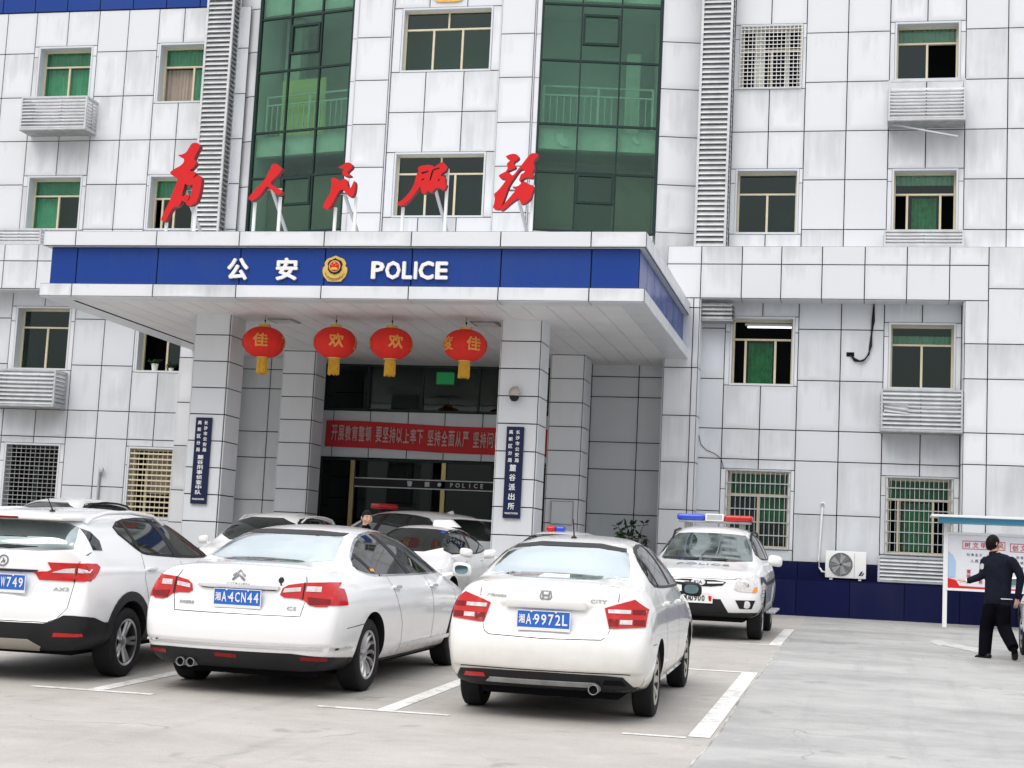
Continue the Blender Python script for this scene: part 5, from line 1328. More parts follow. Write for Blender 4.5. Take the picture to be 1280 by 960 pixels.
# ---------------------------------------------------------------- crossovers in the second row
def far_crossover(X, Y, yaw, label, H=.06, rail='black', group='cars in the second row', name='parked_crossover', lamp=False, tail=False, sc=(1, 1, 1)):
    c = Car(name, label, X, Y, yaw, scaled(hatch(H), *sc), REARH, FRONT0, 4.19*sc[0], (1.0*sc[0], 3.56*sc[0], .33, .895*sc[1], .215), lvl=2, group=group)
    c.add_wheels(5, style='single'); k = sc[2]; s1 = sc[0]
    c.patch('windscreen', [(-.64,1.10*k), (.64,1.10*k), (.53,(1.44+H)*k), (-.53,(1.44+H)*k)], 'front', 'glass_car', soft=1)
    c.patch('rear_window', [(-.68,1.15*k), (.68,1.15*k), (.58,(1.40+H)*k), (-.58,(1.40+H)*k)], 'rear', 'glass_car', soft=1)
    dl = [(.55,1.22), (.72,1.36+H), (1.25,1.425+H), (1.9,1.445+H), (2.35,1.40+H), (2.75,1.26), (3.1,1.09), (2.4,1.09), (1.4,1.13)]
    side_glass(c, [(y*s1, z*k) for y, z in dl], [[(y*s1, z*k) for y, z in p] for p in ([(1.30,1.14), (1.40,1.13), (1.34,1.44+H), (1.26,1.435+H)], [(2.05,1.10), (2.2,1.09), (2.0,1.45+H), (1.9,1.45+H)])])
    c.pair('headlamp', [(.46,.74), (.50,.82), (.74,.88), (.78,.85), (.76,.76)], 'front', 'clear', off=.01); c.patch('grille', [(-.40,.80), (.40,.80), (.34,.64), (-.34,.64)], 'front', 'black', off=.008)
    c.pair('tail_lamp', [(.5,.92), (.5,1.02), (.84,1.05), (.84,.90)], 'rear', 'redlamp', off=.01)
    c.mirror((1.0*sc[1], 2.95*s1, 1.08*k), .2, .15); c.handles([(1.45*s1,.99*k), (2.42*s1,.97*k)])
    if rail: c.rails([(.60, .60, 0), (.60, .74, .05), (.595, 1.1, .07), (.59, 1.6, .075), (.59, 2.1, .06), (.59, 2.35, .0)], rail, .018)
    return c
far_crossover(-10.4, 29.2, 180, 'white crossover with a black windscreen, between the foreground crossover and large saloon', H=.07, rail='paint')
c = far_crossover(-14.3, 28.6, 180, 'white crossover with black roof rails, only its roof showing above the foreground crossover', H=.18, rail='black')
c = far_crossover(-7.35, 30.4, 62, 'white crossover parked askew in the porch, red lamp on its roof', H=.12, rail=None, group='police cars facing the camera', name='police_crossover', sc=(1.08, 1.02, 1.08))
b = MB(); b.bbox((-.60, .02, 1.63), (.60, .62, 1.665), .016, seg=3); b.build('tail_spoiler', M['paint'], c.root, smooth=50)
h, _ = c.ray('top', 0, 2.5); b = MB(); b.bbox((-.55, 2.35, h.z+.05), (.0, 2.65, h.z+.17), .05, seg=3); lb = b.build('roof_lamp', M['redlamp'], c.root, smooth=60)
b = MB(); b.bbox((.0, 2.37, h.z+.05), (.5, 2.63, h.z+.13), .04, seg=3); b.box((-.4, 2.45, h.z-.03), (.4, 2.55, h.z+.05)); b.build('lamp_base', M['black'], lb, smooth=60)
h, _ = c.ray('top', 0, .9); b = MB(); b.fill([[(-.1, -.02), (-.06, .05), (.10, .0), (.12, -.02)]], lambda a, z, d: Vector((d-.02, .9+a, h.z+z)), .04); b.build('roof_antenna', M['paint'], c.root)
# car at the right edge
c = Car('parked_saloon', 'pale car cut by the right edge of the view, behind the walking man', 3.10, 20.25, 0, scaled(SAL, .97, .955, 1.0), REAR0, FRONT0, 4.66, (1.05, 3.78, .32, .87, .21), lvl=2)
c.add_wheels(7, style='single')
side_glass(c, [(.95,1.10), (1.09,1.20), (1.4,1.325), (2.1,1.405), (2.67,1.37), (3.15,1.22), (3.6,1.015), (2.8,1.015), (1.6,1.03)], [[(2.2,1.02), (2.34,1.02), (2.0,1.395), (1.9,1.39)]])
c.patch('rear_window', rw, 'rear', 'glass_rear', soft=1); c.patch('windscreen', [(-.62,1.03), (.62,1.03), (.52,1.38), (-.52,1.38)], 'front', 'glass_car', soft=1)
c.mirror((1.0, 3.5, 1.04), .21, .15); c.handles([(1.7,.91), (2.9,.885)]); c.pair('headlamp', [(.46,.66), (.50,.72), (.74,.78), (.80,.77), (.78,.66), (.6,.62)], 'front', 'clear', off=.01)
c.pair('tail_lamp', [(.45,.86), (.45,.96), (.84,.98), (.86,.84)], 'rear', 'redlamp', off=.01)
# ================================================================ the red brush-written characters on the canopy roof
GLYPH = dict(
wei=[[(-12.364, 8.786), (-12.315, 8.803), (-12.245, 8.798), (-12.192, 8.765), (-12.192, 8.708), (-12.233, 8.642), (-12.271, 8.547), (-12.293, 8.475), (-12.247, 8.442), (-12.244, 8.404), (-12.27, 8.357), (-12.326, 8.3), (-12.363, 8.262), (-12.283, 8.262), (-12.244, 8.227), (-12.246, 8.176), (-12.302, 8.119), (-12.235, 8.157), (-12.187, 8.181), (-12.13, 8.162), (-12.108, 8.108), (-12.112, 7.976), (-12.13, 7.824), (-12.169, 7.692), (-12.206, 7.651), (-12.273, 7.617), (-12.341, 7.602), (-12.379, 7.626), (-12.39, 7.67), (-12.339, 7.702), (-12.306, 7.787), (-12.27, 8.015), (-12.341, 7.981), (-12.402, 7.996), (-12.435, 8.035), (-12.456, 7.921), (-12.481, 7.807), (-12.464, 7.773), (-12.398, 7.822), (-12.347, 7.806), (-12.329, 7.759), (-12.376, 7.67), (-12.427, 7.683), (-12.469, 7.712), (-12.512, 7.617), (-12.579, 7.589), (-12.628, 7.576), (-12.691, 7.485), (-12.758, 7.315), (-12.847, 7.311), (-12.861, 7.362), (-12.794, 7.523), (-12.709, 7.713), (-12.654, 7.893), (-12.589, 8.083), (-12.603, 8.14), (-12.675, 8.165), (-12.75, 8.218), (-12.743, 8.256), (-12.657, 8.312), (-12.56, 8.359), (-12.495, 8.425), (-12.486, 8.482), (-12.523, 8.527), (-12.605, 8.55), (-12.613, 8.573), (-12.537, 8.578), (-12.46, 8.616), (-12.416, 8.692)]],
ren=[[(-10.742, 8.372), (-10.695, 8.39), (-10.637, 8.371), (-10.551, 8.307), (-10.549, 8.268), (-10.593, 8.206), (-10.698, 8.089), (-10.743, 8.043), (-10.732, 7.996), (-10.656, 7.949), (-10.539, 7.893), (-10.507, 7.854), (-10.533, 7.815), (-10.589, 7.805), (-10.648, 7.831), (-10.734, 7.91), (-10.812, 7.973), (-10.863, 7.903), (-10.937, 7.802), (-11.014, 7.732), (-11.092, 7.693), (-11.151, 7.716), (-11.165, 7.748), (-11.117, 7.81), (-11.011, 7.927), (-10.905, 8.036), (-10.832, 8.153), (-10.776, 8.278)]],
min=[[(-9.461, 8.306), (-9.424, 8.337), (-9.369, 8.352), (-9.339, 8.39), (-9.285, 8.402), (-9.22, 8.381), (-9.189, 8.342), (-9.199, 8.296), (-9.244, 8.258), (-9.273, 8.227), (-9.274, 8.191), (-9.214, 8.169), (-9.205, 8.149), (-9.252, 8.134), (-9.316, 8.142), (-9.365, 8.166), (-9.383, 8.197), (-9.37, 8.243), (-9.348, 8.274), (-9.373, 8.294), (-9.413, 8.298)], [(-9.576, 8.105), (-9.545, 8.12), (-9.488, 8.1), (-9.429, 8.058), (-9.397, 8.05), (-9.375, 8.081), (-9.337, 8.099), (-9.288, 8.08), (-9.268, 8.018), (-9.256, 7.956), (-9.229, 7.91), (-9.192, 7.94), (-9.165, 8.01), (-9.144, 8.06), (-9.118, 8.033), (-9.11, 7.955), (-9.119, 7.847), (-9.142, 7.786), (-9.188, 7.755), (-9.245, 7.779), (-9.305, 7.848), (-9.356, 7.903), (-9.402, 7.887), (-9.453, 7.803), (-9.501, 7.695), (-9.558, 7.587), (-9.618, 7.533), (-9.683, 7.549), (-9.709, 7.587), (-9.696, 7.634), (-9.638, 7.726), (-9.589, 7.819), (-9.568, 7.911), (-9.57, 8.02)]],
fu=[[(-7.965, 8.286), (-7.897, 8.323), (-7.82, 8.334), (-7.743, 8.342), (-7.68, 8.322), (-7.648, 8.298), (-7.588, 8.344), (-7.529, 8.386), (-7.498, 8.392), (-7.449, 8.342), (-7.415, 8.289), (-7.421, 8.251), (-7.472, 8.205), (-7.517, 8.172), (-7.53, 8.137), (-7.453, 8.129), (-7.435, 8.083), (-7.438, 8.007), (-7.406, 7.984), (-7.412, 7.946), (-7.439, 7.885), (-7.485, 7.885), (-7.533, 7.916), (-7.58, 7.924), (-7.625, 7.893), (-7.661, 7.843), (-7.707, 7.84), (-7.747, 7.871), (-7.776, 7.833), (-7.821, 7.81), (-7.861, 7.829), (-7.88, 7.879), (-7.891, 7.941), (-7.92, 7.903), (-7.992, 7.811), (-8.079, 7.697), (-8.152, 7.629), (-8.213, 7.601), (-8.291, 7.606), (-8.317, 7.641), (-8.233, 7.682), (-8.145, 7.766), (-8.072, 7.858), (-8.01, 7.98), (-7.986, 8.102), (-7.968, 8.194), (-7.93, 8.209)], [(-7.898, 8.201), (-7.829, 8.216), (-7.761, 8.246), (-7.759, 8.207), (-7.804, 8.177), (-7.865, 8.17)], [(-7.691, 8.245), (-7.631, 8.275), (-7.554, 8.29), (-7.553, 8.267), (-7.621, 8.245), (-7.659, 8.23), (-7.685, 8.13), (-7.708, 8.047), (-7.726, 8.039), (-7.722, 8.1)], [(-7.89, 8.063), (-7.822, 8.101), (-7.828, 8.07), (-7.882, 8.052)], [(-7.579, 8.046), (-7.551, 8.084), (-7.535, 8.076), (-7.548, 8.038)]],
wu=[[(-6.351, 8.481), (-6.302, 8.508), (-6.244, 8.525), (-6.169, 8.527), (-6.113, 8.487), (-6.107, 8.445), (-6.147, 8.407), (-6.195, 8.379), (-6.194, 8.346), (-6.164, 8.312), (-6.157, 8.274), (-6.206, 8.254), (-6.279, 8.222), (-6.311, 8.197), (-6.243, 8.168), (-6.216, 8.13), (-6.176, 8.154), (-6.114, 8.245), (-6.036, 8.344), (-5.966, 8.443), (-5.911, 8.518), (-5.863, 8.537), (-5.78, 8.533), (-5.753, 8.491), (-5.792, 8.442), (-5.831, 8.401), (-5.837, 8.343), (-5.818, 8.293), (-5.824, 8.243), (-5.854, 8.185), (-5.827, 8.135), (-5.833, 8.094), (-5.874, 8.082), (-5.941, 8.103), (-6.006, 8.078), (-6.037, 8.037), (-6.073, 8.024), (-6.085, 8.062), (-6.066, 8.112), (-6.06, 8.153), (-6.003, 8.178), (-5.988, 8.211), (-6.023, 8.253), (-6.072, 8.237), (-6.119, 8.179), (-6.173, 8.088), (-6.235, 7.997), (-6.277, 7.906), (-6.315, 7.773), (-6.358, 7.641), (-6.395, 7.542), (-6.444, 7.522), (-6.511, 7.534), (-6.537, 7.558), (-6.516, 7.625), (-6.507, 7.724), (-6.533, 7.799), (-6.461, 7.857), (-6.382, 7.956), (-6.328, 8.039), (-6.33, 8.072), (-6.397, 8.073), (-6.449, 8.106), (-6.459, 8.14), (-6.402, 8.173), (-6.329, 8.209), (-6.298, 8.272), (-6.327, 8.347), (-6.271, 8.396), (-6.265, 8.43), (-6.324, 8.455)], [(-6.215, 7.935), (-6.148, 7.93), (-6.083, 7.946), (-6.044, 7.996), (-6.003, 8.024), (-5.953, 8.012), (-5.901, 7.97), (-5.809, 7.945), (-5.815, 7.887), (-5.842, 7.771), (-5.864, 7.713), (-5.919, 7.656), (-5.976, 7.623), (-6.025, 7.615), (-6.044, 7.665), (-6.08, 7.723), (-6.128, 7.698), (-6.216, 7.632), (-6.304, 7.55), (-6.36, 7.505), (-6.41, 7.512), (-6.396, 7.558), (-6.317, 7.641), (-6.223, 7.756), (-6.144, 7.855), (-6.147, 7.897)]],
)
YG = 26.6
POLES = dict(wei=[(-12.82,7.45),(-12.26,7.95)], ren=[(-11.09,7.70),(-10.60,7.80)], min=[(-9.52,7.60),(-9.14,7.80)], fu=[(-8.24,7.60),(-7.44,8.3)], wu=[(-5.86,8.0)])
BRACE = dict(wei=(-12.50,7.95), ren=(-10.78,7.95), min=(-9.37,7.86), fu=(-7.66,7.95), wu=(-6.16,7.90))
WORD = dict(wei='tall slanting red brush character in front of the left louvre shaft, first of five', ren='red brush character of two spreading strokes on posts, before the left glass bay',
            min='small red brush character with a hooked top, second to the right of the left louvre shaft\'s', fu='red brush character with a long left sweep, before the centre block window',
            wu='tangled red brush character of two pieces, last of five, beside the right glass bay')
WORD['min'] = 'small red brush character with a detached hooked top, at the left glass bay edge'
for k, loops in GLYPH.items():
    xs = [p[0] for l in loops for p in l]
    t = thing('roof_character', WORD[k], 'sign character', (sum(xs)/len(xs), YG, 7.012), group='red characters along the canopy roof')
    lp = [chaikin(l, 1, .22) for l in loops]
    mb = MB(); mb.fill(lp, lambda a, b, d: Vector((a, YG+d, b)), .13, 0, 1)
    mb.build('brush_strokes', [M['red'], M['reddark']], t, True, fix=True)
    for x, z in POLES[k]:
        mb = MB(); mb.bbox((x-.026, YG+.135, 7.012), (x+.026, YG+.185, z), .006); mb.build('post', M['white'], t, True)
    bx_, bz = BRACE[k]; mb = MB(); mb.bar((bx_, YG+.16, bz), (bx_+.14, YG+1.0, 7.02), .05, .04); mb.bar((bx_-.2, YG+.165, bz), (bx_+.2, YG+.165, bz), .03, .03); mb.build('brace', M['steel'], t, True)

# ---------------------------------------------------------------- lettering and badge on the blue fascia
YFA = cy+.12-.001
def fascia(s, x0, x1, z0, z1, name, label, cat):
    t = thing(name, label, cat, ((x0+x1)/2, YFA, z0)); mb = MB()
    text_mb(mb, s, ((x0+x1)/2, YFA-.03, (z0+z1)/2), X, (0,0,1), w=x1-x0, h=z1-z0, bold=.035, depth=.022)
    mb.build('letter_face', M['ltr'], t, True); return t
fascia('公', -11.30, -10.90, 6.14, 6.54, 'fascia_character', 'white raised character of spread strokes on the blue fascia, leftmost', 'sign character')
fascia('安', -10.37, -9.96, 6.14, 6.55, 'fascia_character', 'white raised character with a roof stroke on the blue fascia, left of the badge', 'sign character')
t = thing('fascia_lettering', 'white raised word POLICE on the blue canopy fascia', 'lettering', (-7.9, YFA, 6.16))
xs = [-8.58, -8.32, -8.02, -7.80, -7.70, -7.42, -7.16]
wd = [(-8.585,-8.345), (-8.325,-8.045), (-8.015,-7.83), (-7.80,-7.74), (-7.715,-7.44), (-7.41,-7.185)]
for ch, (a, b_) in zip('POLICE', wd):
    mb = MB(); text_mb(mb, ch, ((a+b_)/2, YFA-.03, 6.335), X, (0,0,1), w=b_-a, h=.315 if ch not in 'OC' else .33, bold=.032, depth=.022); mb.build('letter', M['ltr'], t, True)
def badge(x, z, r, y, label, lower=False):
    t = thing('police_badge', label, 'badge', (x, y, z-r))
    F = lambda pts, d0, th: (lambda mb: mb.fill([pts], lambda a, b, d: Vector((x+a*r, y-d0-d, z+b*r)), th))(MB())
    out = [(-.52,-1.0), (.52,-1.0), (.60,-.86), (.86,-.62), (.98,-.25), (.96,.08), (.80,.20), (.86,.45), (.62,.78), (.30,.86), (0,1.02), (-.30,.86), (-.62,.78), (-.86,.45), (-.80,.20), (-.96,.08), (-.98,-.25), (-.86,-.62), (-.60,-.86)]
    F(chaikin(out, 1), .0, .03).build('wreath', M['badge_gold'], t, True, fix=True)
    sh = [(.84*a, .05+.84*b) for a, b in [(0,.90), (.26,.74), (.54,.66), (.70,.38), (.62,.12), (.66,-.15), (.42,-.46), (0,-.60), (-.42,-.46), (-.66,-.15), (-.62,.12), (-.70,.38), (-.54,.66), (-.26,.74)]]
    F(sh, .03, .015).build('shield', M['navy'], t, True, fix=True)
    for rr, m, d0 in ((.45, 'badge_gold', .045), (.36, 'red', .06)):
        F([(rr*math.cos(a*math.pi/16), .16+rr*math.sin(a*math.pi/16)) for a in range(32)], d0, .012).build('disc', M[m], t, True, fix=True)
    mb = MB()
    star = lambda cx_, cz_, q: [(cx_+q*(1 if k % 2 == 0 else .4)*math.sin(k*math.pi/5), cz_+q*(1 if k % 2 == 0 else .4)*math.cos(k*math.pi/5)) for k in range(10)]
    for cx_, cz_, q in ((0,.40,.12), (-.22,.28,.05), (.22,.28,.05), (-.12,.22,.05), (.12,.22,.05)):
        mb.fill([star(cx_, cz_, q)], lambda a, b, d: Vector((x+a*r, y-.073-d, z+b*r)), .008)
    for q in ([(-.27,-.12), (.27,-.12), (.27,0), (-.27,0)], [(-.20,.0), (.20,.0), (.16,.07), (-.16,.07)]):
        mb.fill([q], lambda a, b, d: Vector((x+a*r, y-.073-d, z+b*r)), .008)
    mb.build('star_relief', M['badge_gold'], t, True, fix=True)
    mb = MB()
    for s_ in (-1, 1):
        for k in range(7):
            a = R(205+k*17) if s_ < 0 else R(-25-k*17)
            c_ = Vector((.80*math.cos(a), .80*math.sin(a)-.02)); ln = .17; dr = Vector((-math.sin(a), math.cos(a)))*(-s_)+Vector((math.cos(a), math.sin(a)))*.5; dr.normalize(); n_ = Vector((-dr.y, dr.x))*.05
            mb.fill([[tuple(c_-dr*ln), tuple(c_+n_), tuple(c_+dr*ln), tuple(c_-n_)]], lambda a_, b, d: Vector((x+a_*r, y-.03-d, z+b*r)), .016)
    mb.build('wheat_ears', M['gold'], t, True, fix=True)
badge(-9.265, 6.36, .235, YFA, 'gold and red police badge on the blue canopy fascia')
badge(-9.36, 14.335, .54, YF-.03, 'large round gold badge high on the centre wall, cut by the top of the view')

# ---------------------------------------------------------------- red lanterns under the canopy
def lantern(x, y, z, label, glyphs, turn):
    t = thing('red_lantern', label, 'lantern', (x, y, z), (0, 0, 0), 'red lanterns hung under the canopy')
    rx, rz = .405, .30
    mb = MB(); n, m_ = 96, 26; vs = []; fs = []
    for j in range(m_+1):
        a = -math.pi/2*.90+math.pi*.90*j/m_
        for k in range(n):
            ph = 2*math.pi*k/n; rib = 1-.035*abs(math.sin(ph*8))**.6*math.cos(a)*-1-.035
            r_ = rx*math.cos(a)**.82*rib; vs.append((r_*math.cos(ph), r_*math.sin(ph), rz*math.sin(a)))
    for j in range(m_):
        for k in range(n): fs.append((j*n+k, j*n+(k+1) % n, (j+1)*n+(k+1) % n, (j+1)*n+k))
    mb.add(vs, fs); bd = mb.build('lantern_body', M['lantern'], t, smooth=70)
    mb = MB(); mb.lathe([(0, rz+.045), (.11, rz+.045), (.115, rz+.0), (.13, rz-.03), (.12, rz-.04)], (0,0,0), 'z', 24); mb.build('top_collar', M['goldm'], t, smooth=40)
    mb = MB(); mb.lathe([(.13, -rz+.035), (.125, -rz+.0), (.09, -rz-.025), (.09, -rz-.05), (0, -rz-.05)], (0,0,0), 'z', 24); mb.build('bottom_collar', M['goldm'], t, smooth=40)
    mb = MB()
    for k in range(44):
        a = 2*math.pi*k/44; rr = .095+random.uniform(-.01, .006); l = .25+random.uniform(-.02, .02); s = random.uniform(-.012, .012)
        mb.tube([(rr*math.cos(a), rr*math.sin(a), -rz-.03), (rr*1.06*math.cos(a+s), rr*1.06*math.sin(a+s), -rz-.05-l)], .007, 5)
    mb.build('tassel', M['tassel'], t)
    mb = MB(); mb.tube([(0, 0, rz+.04), (.0, 0, rz+.14)], .006, 6); mb.tube([(0, 0, rz+.10), (.0, 0, 5.815-z)], .004, 6); mb.lathe([(.012, rz+.10), (.02, rz+.12), (.012, rz+.14)], (0,0,0), 'z', 8); mb.build('hanging_wire', M['black'], t)
    for s, ph in glyphs:
        mb = MB(); vs2, fs2 = text2d(s, .25, .26, .03); P = []
        for v in vs2:
            a = R(-90+ph)+v.x/rx*1.15; zz = v.y; ca = math.sqrt(max(0, 1-(zz/rz/1.02)**2)); r_ = rx*ca**.82*1.0+.004+v.z
            P.append((r_*math.cos(a), r_*math.sin(a), zz))
        mb.add(P, fs2); mb.build('gold_character', M['goldp'], bd)
lantern(-11.27, 28.1, 5.29, 'red lantern with gold tassel beside the left front column', [('佳', 12), ('度', -78), ('节', 98)], 0)
lantern(-9.80, 28.0, 5.29, 'red lantern with gold tassel, left one of the middle pair', [('欢', 22), ('度', 100), ('节', -80)], 0)
lantern(-8.70, 28.0, 5.29, 'red lantern with gold tassel, right one of the middle pair', [('欢', 30), ('度', 104), ('节', -70)], 0)
lantern(-7.27, 28.0, 5.28, 'red lantern with gold tassel beside the right front column', [('佳', 38), ('度', -40), ('节', 112)], 0)

# ---------------------------------------------------------------- banner over the doors
t = thing('banner', 'long red cloth banner with pale slogan, stretched over the entrance doors', 'banner', (-9.4, 34.95, 3.7)); mb = MB()
nx, nz = 60, 6; vs = []; fs = []
BX0, BX1 = -12.33, -6.45
def btop(u): return 4.475-.10*u+.012*math.sin(u*9)
for i in range(nx+1):
    for j in range(nz+1):
        u = i/nx; v = j/nz; zt = btop(u); vs.append((BX0+(BX1-BX0)*u, 34.945+.012*math.sin(u*23+v*2), zt-.62*(1-v)))
for i in range(nx):
    for j in range(nz): a = i*(nz+1)+j; fs.append((a, a+nz+1, a+nz+2, a+1))
mb.add(vs, fs); bo_ = mb.build('cloth', M['banner'], t, True, smooth=60)
mb = MB(); x = -12.17
for w_ in ('开展教育整顿', '要坚持以上率下', '坚持全面从严', '坚持问题导向'):
    for ch in w_:
        u = (x+.07-BX0)/(BX1-BX0); text_mb(mb, ch, (x+.07, 34.918, btop(u)-.29), X, (0,0,1), w=.142, h=.36 if ch not in '上下' else .33, bold=.018, depth=.004); x += .166
    x += .085
mb.build('slogan_lettering', mat('faded_pink_print', (.62, .42, .40), .7), bo_, True)
for x_ in (BX0, BX1):
    mb = MB(); mb.tube([(x_, 34.93, 4.46 if x_ < -9 else 4.36), (x_+(-.1 if x_ < -9 else .1), 34.96, 4.56)], .006, 6); mb.build('tie_cord', M['white'], t, True)

# ---------------------------------------------------------------- name boards on the two front columns
def nameboard(x, y, z0, z1, w, label, big):
    t = thing('name_board', label, 'sign', (x, y, z0)); mb = MB()
    mb.bbox((x-w/2, y-.045, z0), (x+w/2, y-.002, z1), .006); b_ = mb.build('board', M['navy'], t, True)
    for s, xo in (('高新区分局', -.075), ('长沙市公安局', .055)):
        n_ = len(s); mb = MB()
        for k, ch in enumerate(s): text_mb(mb, ch, (x+xo, y-.05, z1-.10-(.52/(n_-1))*k), X, (0,0,1), w=.075, h=.075, bold=.025, depth=.003)
        mb.build('board_lettering', M['ltr'], b_, True)
    mb = MB(); n_ = len(big); top, bot = z1-.76, z0+.22
    for k, ch in enumerate(big): text_mb(mb, ch, (x-.01, y-.05, top+(bot-top)*k/(n_-1)), X, (0,0,1), w=.12, h=.082 if n_ > 6 else .125, bold=.02, depth=.003)
    mb.build('board_lettering', M['ltr'], b_, True); mb = MB()
    text_mb(mb, 'POLICE STATION', (x, y-.05, z0+.09), X, (0,0,1), w=.24, h=.035, bold=.03, depth=.003)
    mb.build('board_lettering', M['ltr'], b_, True)
nameboard(-12.35, 28.07, 2.16, 3.81, .325, 'narrow navy name board with eight large characters on the left front column', '麓谷刑事侦查中队')
nameboard(-6.29, 28.25, 2.14, 3.82, .325, 'narrow navy name board with five large characters on the right front column', '麓谷派出所')
# dome camera on the right column
t = thing('dome_camera', 'weathered round surveillance camera on the right front column', 'camera', (-6.32, 28.25, 4.40)); mb = MB()
mb.lathe([(0, .14), (.05, .135), (.09, .10), (.105, .03), (.10, -.02)], (-6.32, 28.12, 4.40), 'z', 24); mb.bbox((-6.36, 28.12, 4.50), (-6.28, 28.255, 4.56), .008); mb.build('housing', M['rim_dust'], t, True, smooth=40)
mb = MB(); mb.lathe([(.095, -.02), (.085, -.07), (.05, -.115), (0, -.125)], (-6.32, 28.12, 4.40), 'z', 24); mb.build('dome', M['black'], t, True, smooth=50)
t = thing('notice_plate', 'blank pale metal plate on the rear column right of the doors', 'plate', (-6.2, 32.73, 2.2)); mb = MB(); mb.bbox((-6.43, 32.70, 2.22), (-5.98, 32.727, 2.68), .006); mb.build('plate_face', M['clad_dull'], t, True)
mb = MB()
for q in ((-6.45, -5.96, 2.20, 2.22), (-6.45, -5.96, 2.68, 2.70), (-6.45, -6.43, 2.22, 2.68), (-5.98, -5.96, 2.22, 2.68)): mb.box((q[0], 32.695, q[2]), (q[1], 32.727, q[3]))
mb.build('plate_rim', M['alu_d'], t, True)

# ---------------------------------------------------------------- plants
def plant(name, label, x, y, z, h, spread, n, pot, leaf=.09, group=None, seed=1):
    rnd = random.Random(seed); t = thing(name, label, 'plant', (x, y, z), group=group)
    p, ph = pot; mb = MB(); mb.lathe([(0, 0), (p*.72, 0), (p*.78, .01), (p, ph*.9), (p*1.08, ph*.9), (p*1.08, ph), (p*.92, ph), (p*.9, ph*.88), (0, ph*.86)], (0, 0, 0), 'z', 28); mb.build('pot', M['whitep'], t, smooth=35)
    st = MB(); lf = MB()
    for k in range(n):
        a = rnd.uniform(0, 6.28); r1 = spread*rnd.uniform(.25, 1); hh = h*rnd.uniform(.45, 1)*(1-.25*r1/spread)
        q = [Vector((rnd.uniform(-.3, .3)*p, rnd.uniform(-.3, .3)*p, ph*.86))]
        for j in range(1, 6): f = j/5; q.append(Vector((r1*math.cos(a)*f**1.6, r1*math.sin(a)*f**1.6, ph+hh*(f-.12*f*f))))
        st.tube(q, [.008*(1-.12*j)*(h+.3) for j in range(6)], 5)
        for j in range(2, 6):
            for _ in range(5):
                d = Vector((rnd.uniform(-1, 1), rnd.uniform(-1, 1), rnd.uniform(-.5, .8))).normalized(); l = leaf*rnd.uniform(.7, 1.25); c0 = q[j]+Vector((rnd.uniform(-.03, .03),)*3)
                s = d.cross(Vector((rnd.uniform(-.4, .4), rnd.uniform(-.4, .4), 1))).normalized(); u = s.cross(d)
                lf.add([c0, c0+d*l*.4+s*l*.24-u*.01, c0+d*l*.8+s*l*.16, c0+d*l*1.1-u*l*.15, c0+d*l*.8-s*l*.16, c0+d*l*.4-s*l*.24-u*.01, c0+d*l*.55+u*l*.06], [(0,1,6), (1,2,6), (2,3,6), (3,4,6), (4,5,6), (5,0,6)])
    st.build('stems', M['stem'], t); lf.build('foliage', M['leaf'], t)
plant('potted_plant', 'leafy dark green potted shrub against the porch side wall', -4.80, 33.4, G(33.4)+.08, 1.72, .36, 18, (.20, .42), .17, seed=5)
plant('potted_plant', 'small plant in a white pot on the second-floor sill left of the canopy column', -16.12, 33.60, 5.372, .12, .12, 8, (.08, .17), .06, seed=9)
plant('potted_plant', 'tiny plant in the right corner of the same second-floor sill as the white pot', -15.72, 33.62, 5.372, .13, .14, 9, (.06, .08), .06, seed=12)

# ---------------------------------------------------------------- air conditioner on the plinth ledge
t = thing('air_conditioner', 'white air-conditioner outdoor unit with round fan grille on the blue ledge', 'air conditioner', (-.35, 33.2, 1.325)); mb = MB()
ax0, ax1, az0, az1, ay = -.755, .06, 1.365, 1.915, 33.02
mb.bbox((ax0, ay, az0), (ax1, ay+.30, az1), .018); mb.build('casing', M['whitep'], t, True, smooth=40)
mb = MB()
for x_ in (ax0+.12, ax1-.12): mb.box((x_-.03, ay+.02, 1.326), (x_+.03, ay+.28, az0+.005))
mb.build('foot', M['whitep'], t, True)
fc = Vector((ax0+.31, ay, (az0+az1)/2)); mb = MB(); mb.lathe([(0, .0), (.235, .0)], fc-Vector((0, .003, 0)), 'y', 40); mb.build('fan_opening', M['room_d'], t, True)
mb = MB()
for r_ in [.03+.023*k for k in range(10)]: mb.lathe([(r_-.0035, -.012), (r_+.0035, -.012), (r_+.0035, -.006), (r_-.0035, -.006)], fc, 'y', 40, close=True)
for k in range(8): a = k*math.pi/4; mb.bar(fc+Vector((.03*math.cos(a), -.009, .03*math.sin(a))), fc+Vector((.24*math.cos(a), -.009, .24*math.sin(a))), .008, .005)
mb.build('fan_grille', M['alu'], t, True)
mb = MB()
for k in range(5):
    a = 2*math.pi*k/5; vs = [fc+Vector((r_*math.cos(a+b_), -.0045, r_*math.sin(a+b_))) for r_, b_ in ((.04, 0), (.2, -.25), (.21, .3), (.05, .5))]; mb.add(vs, [(0, 1, 2, 3)])
mb.build('fan_blades', M['alu_d'], t, True)
mb = MB(); mb.bbox((ax1-.235, ay-.006, az0+.03), (ax1-.228, ay+.004, az1-.03), .001); mb.build('panel_gap', M['alu_d'], t, True)
mb = MB(); mb.fill([[(ax1-.15, az0+.06), (ax1-.11, az0+.06), (ax1-.06, az0+.15), (ax1-.10, az0+.15)]], lambda a, b, d: Vector((a, ay-.002-d, b)), .002); mb.fill([[(ax1-.10, az0+.06), (ax1-.07, az0+.06), (ax1-.03, az0+.12), (ax1-.06, az0+.12)]], lambda a, b, d: Vector((a, ay-.002-d, b)), .002); mb.build('energy_sticker', M['navy'], t, True)
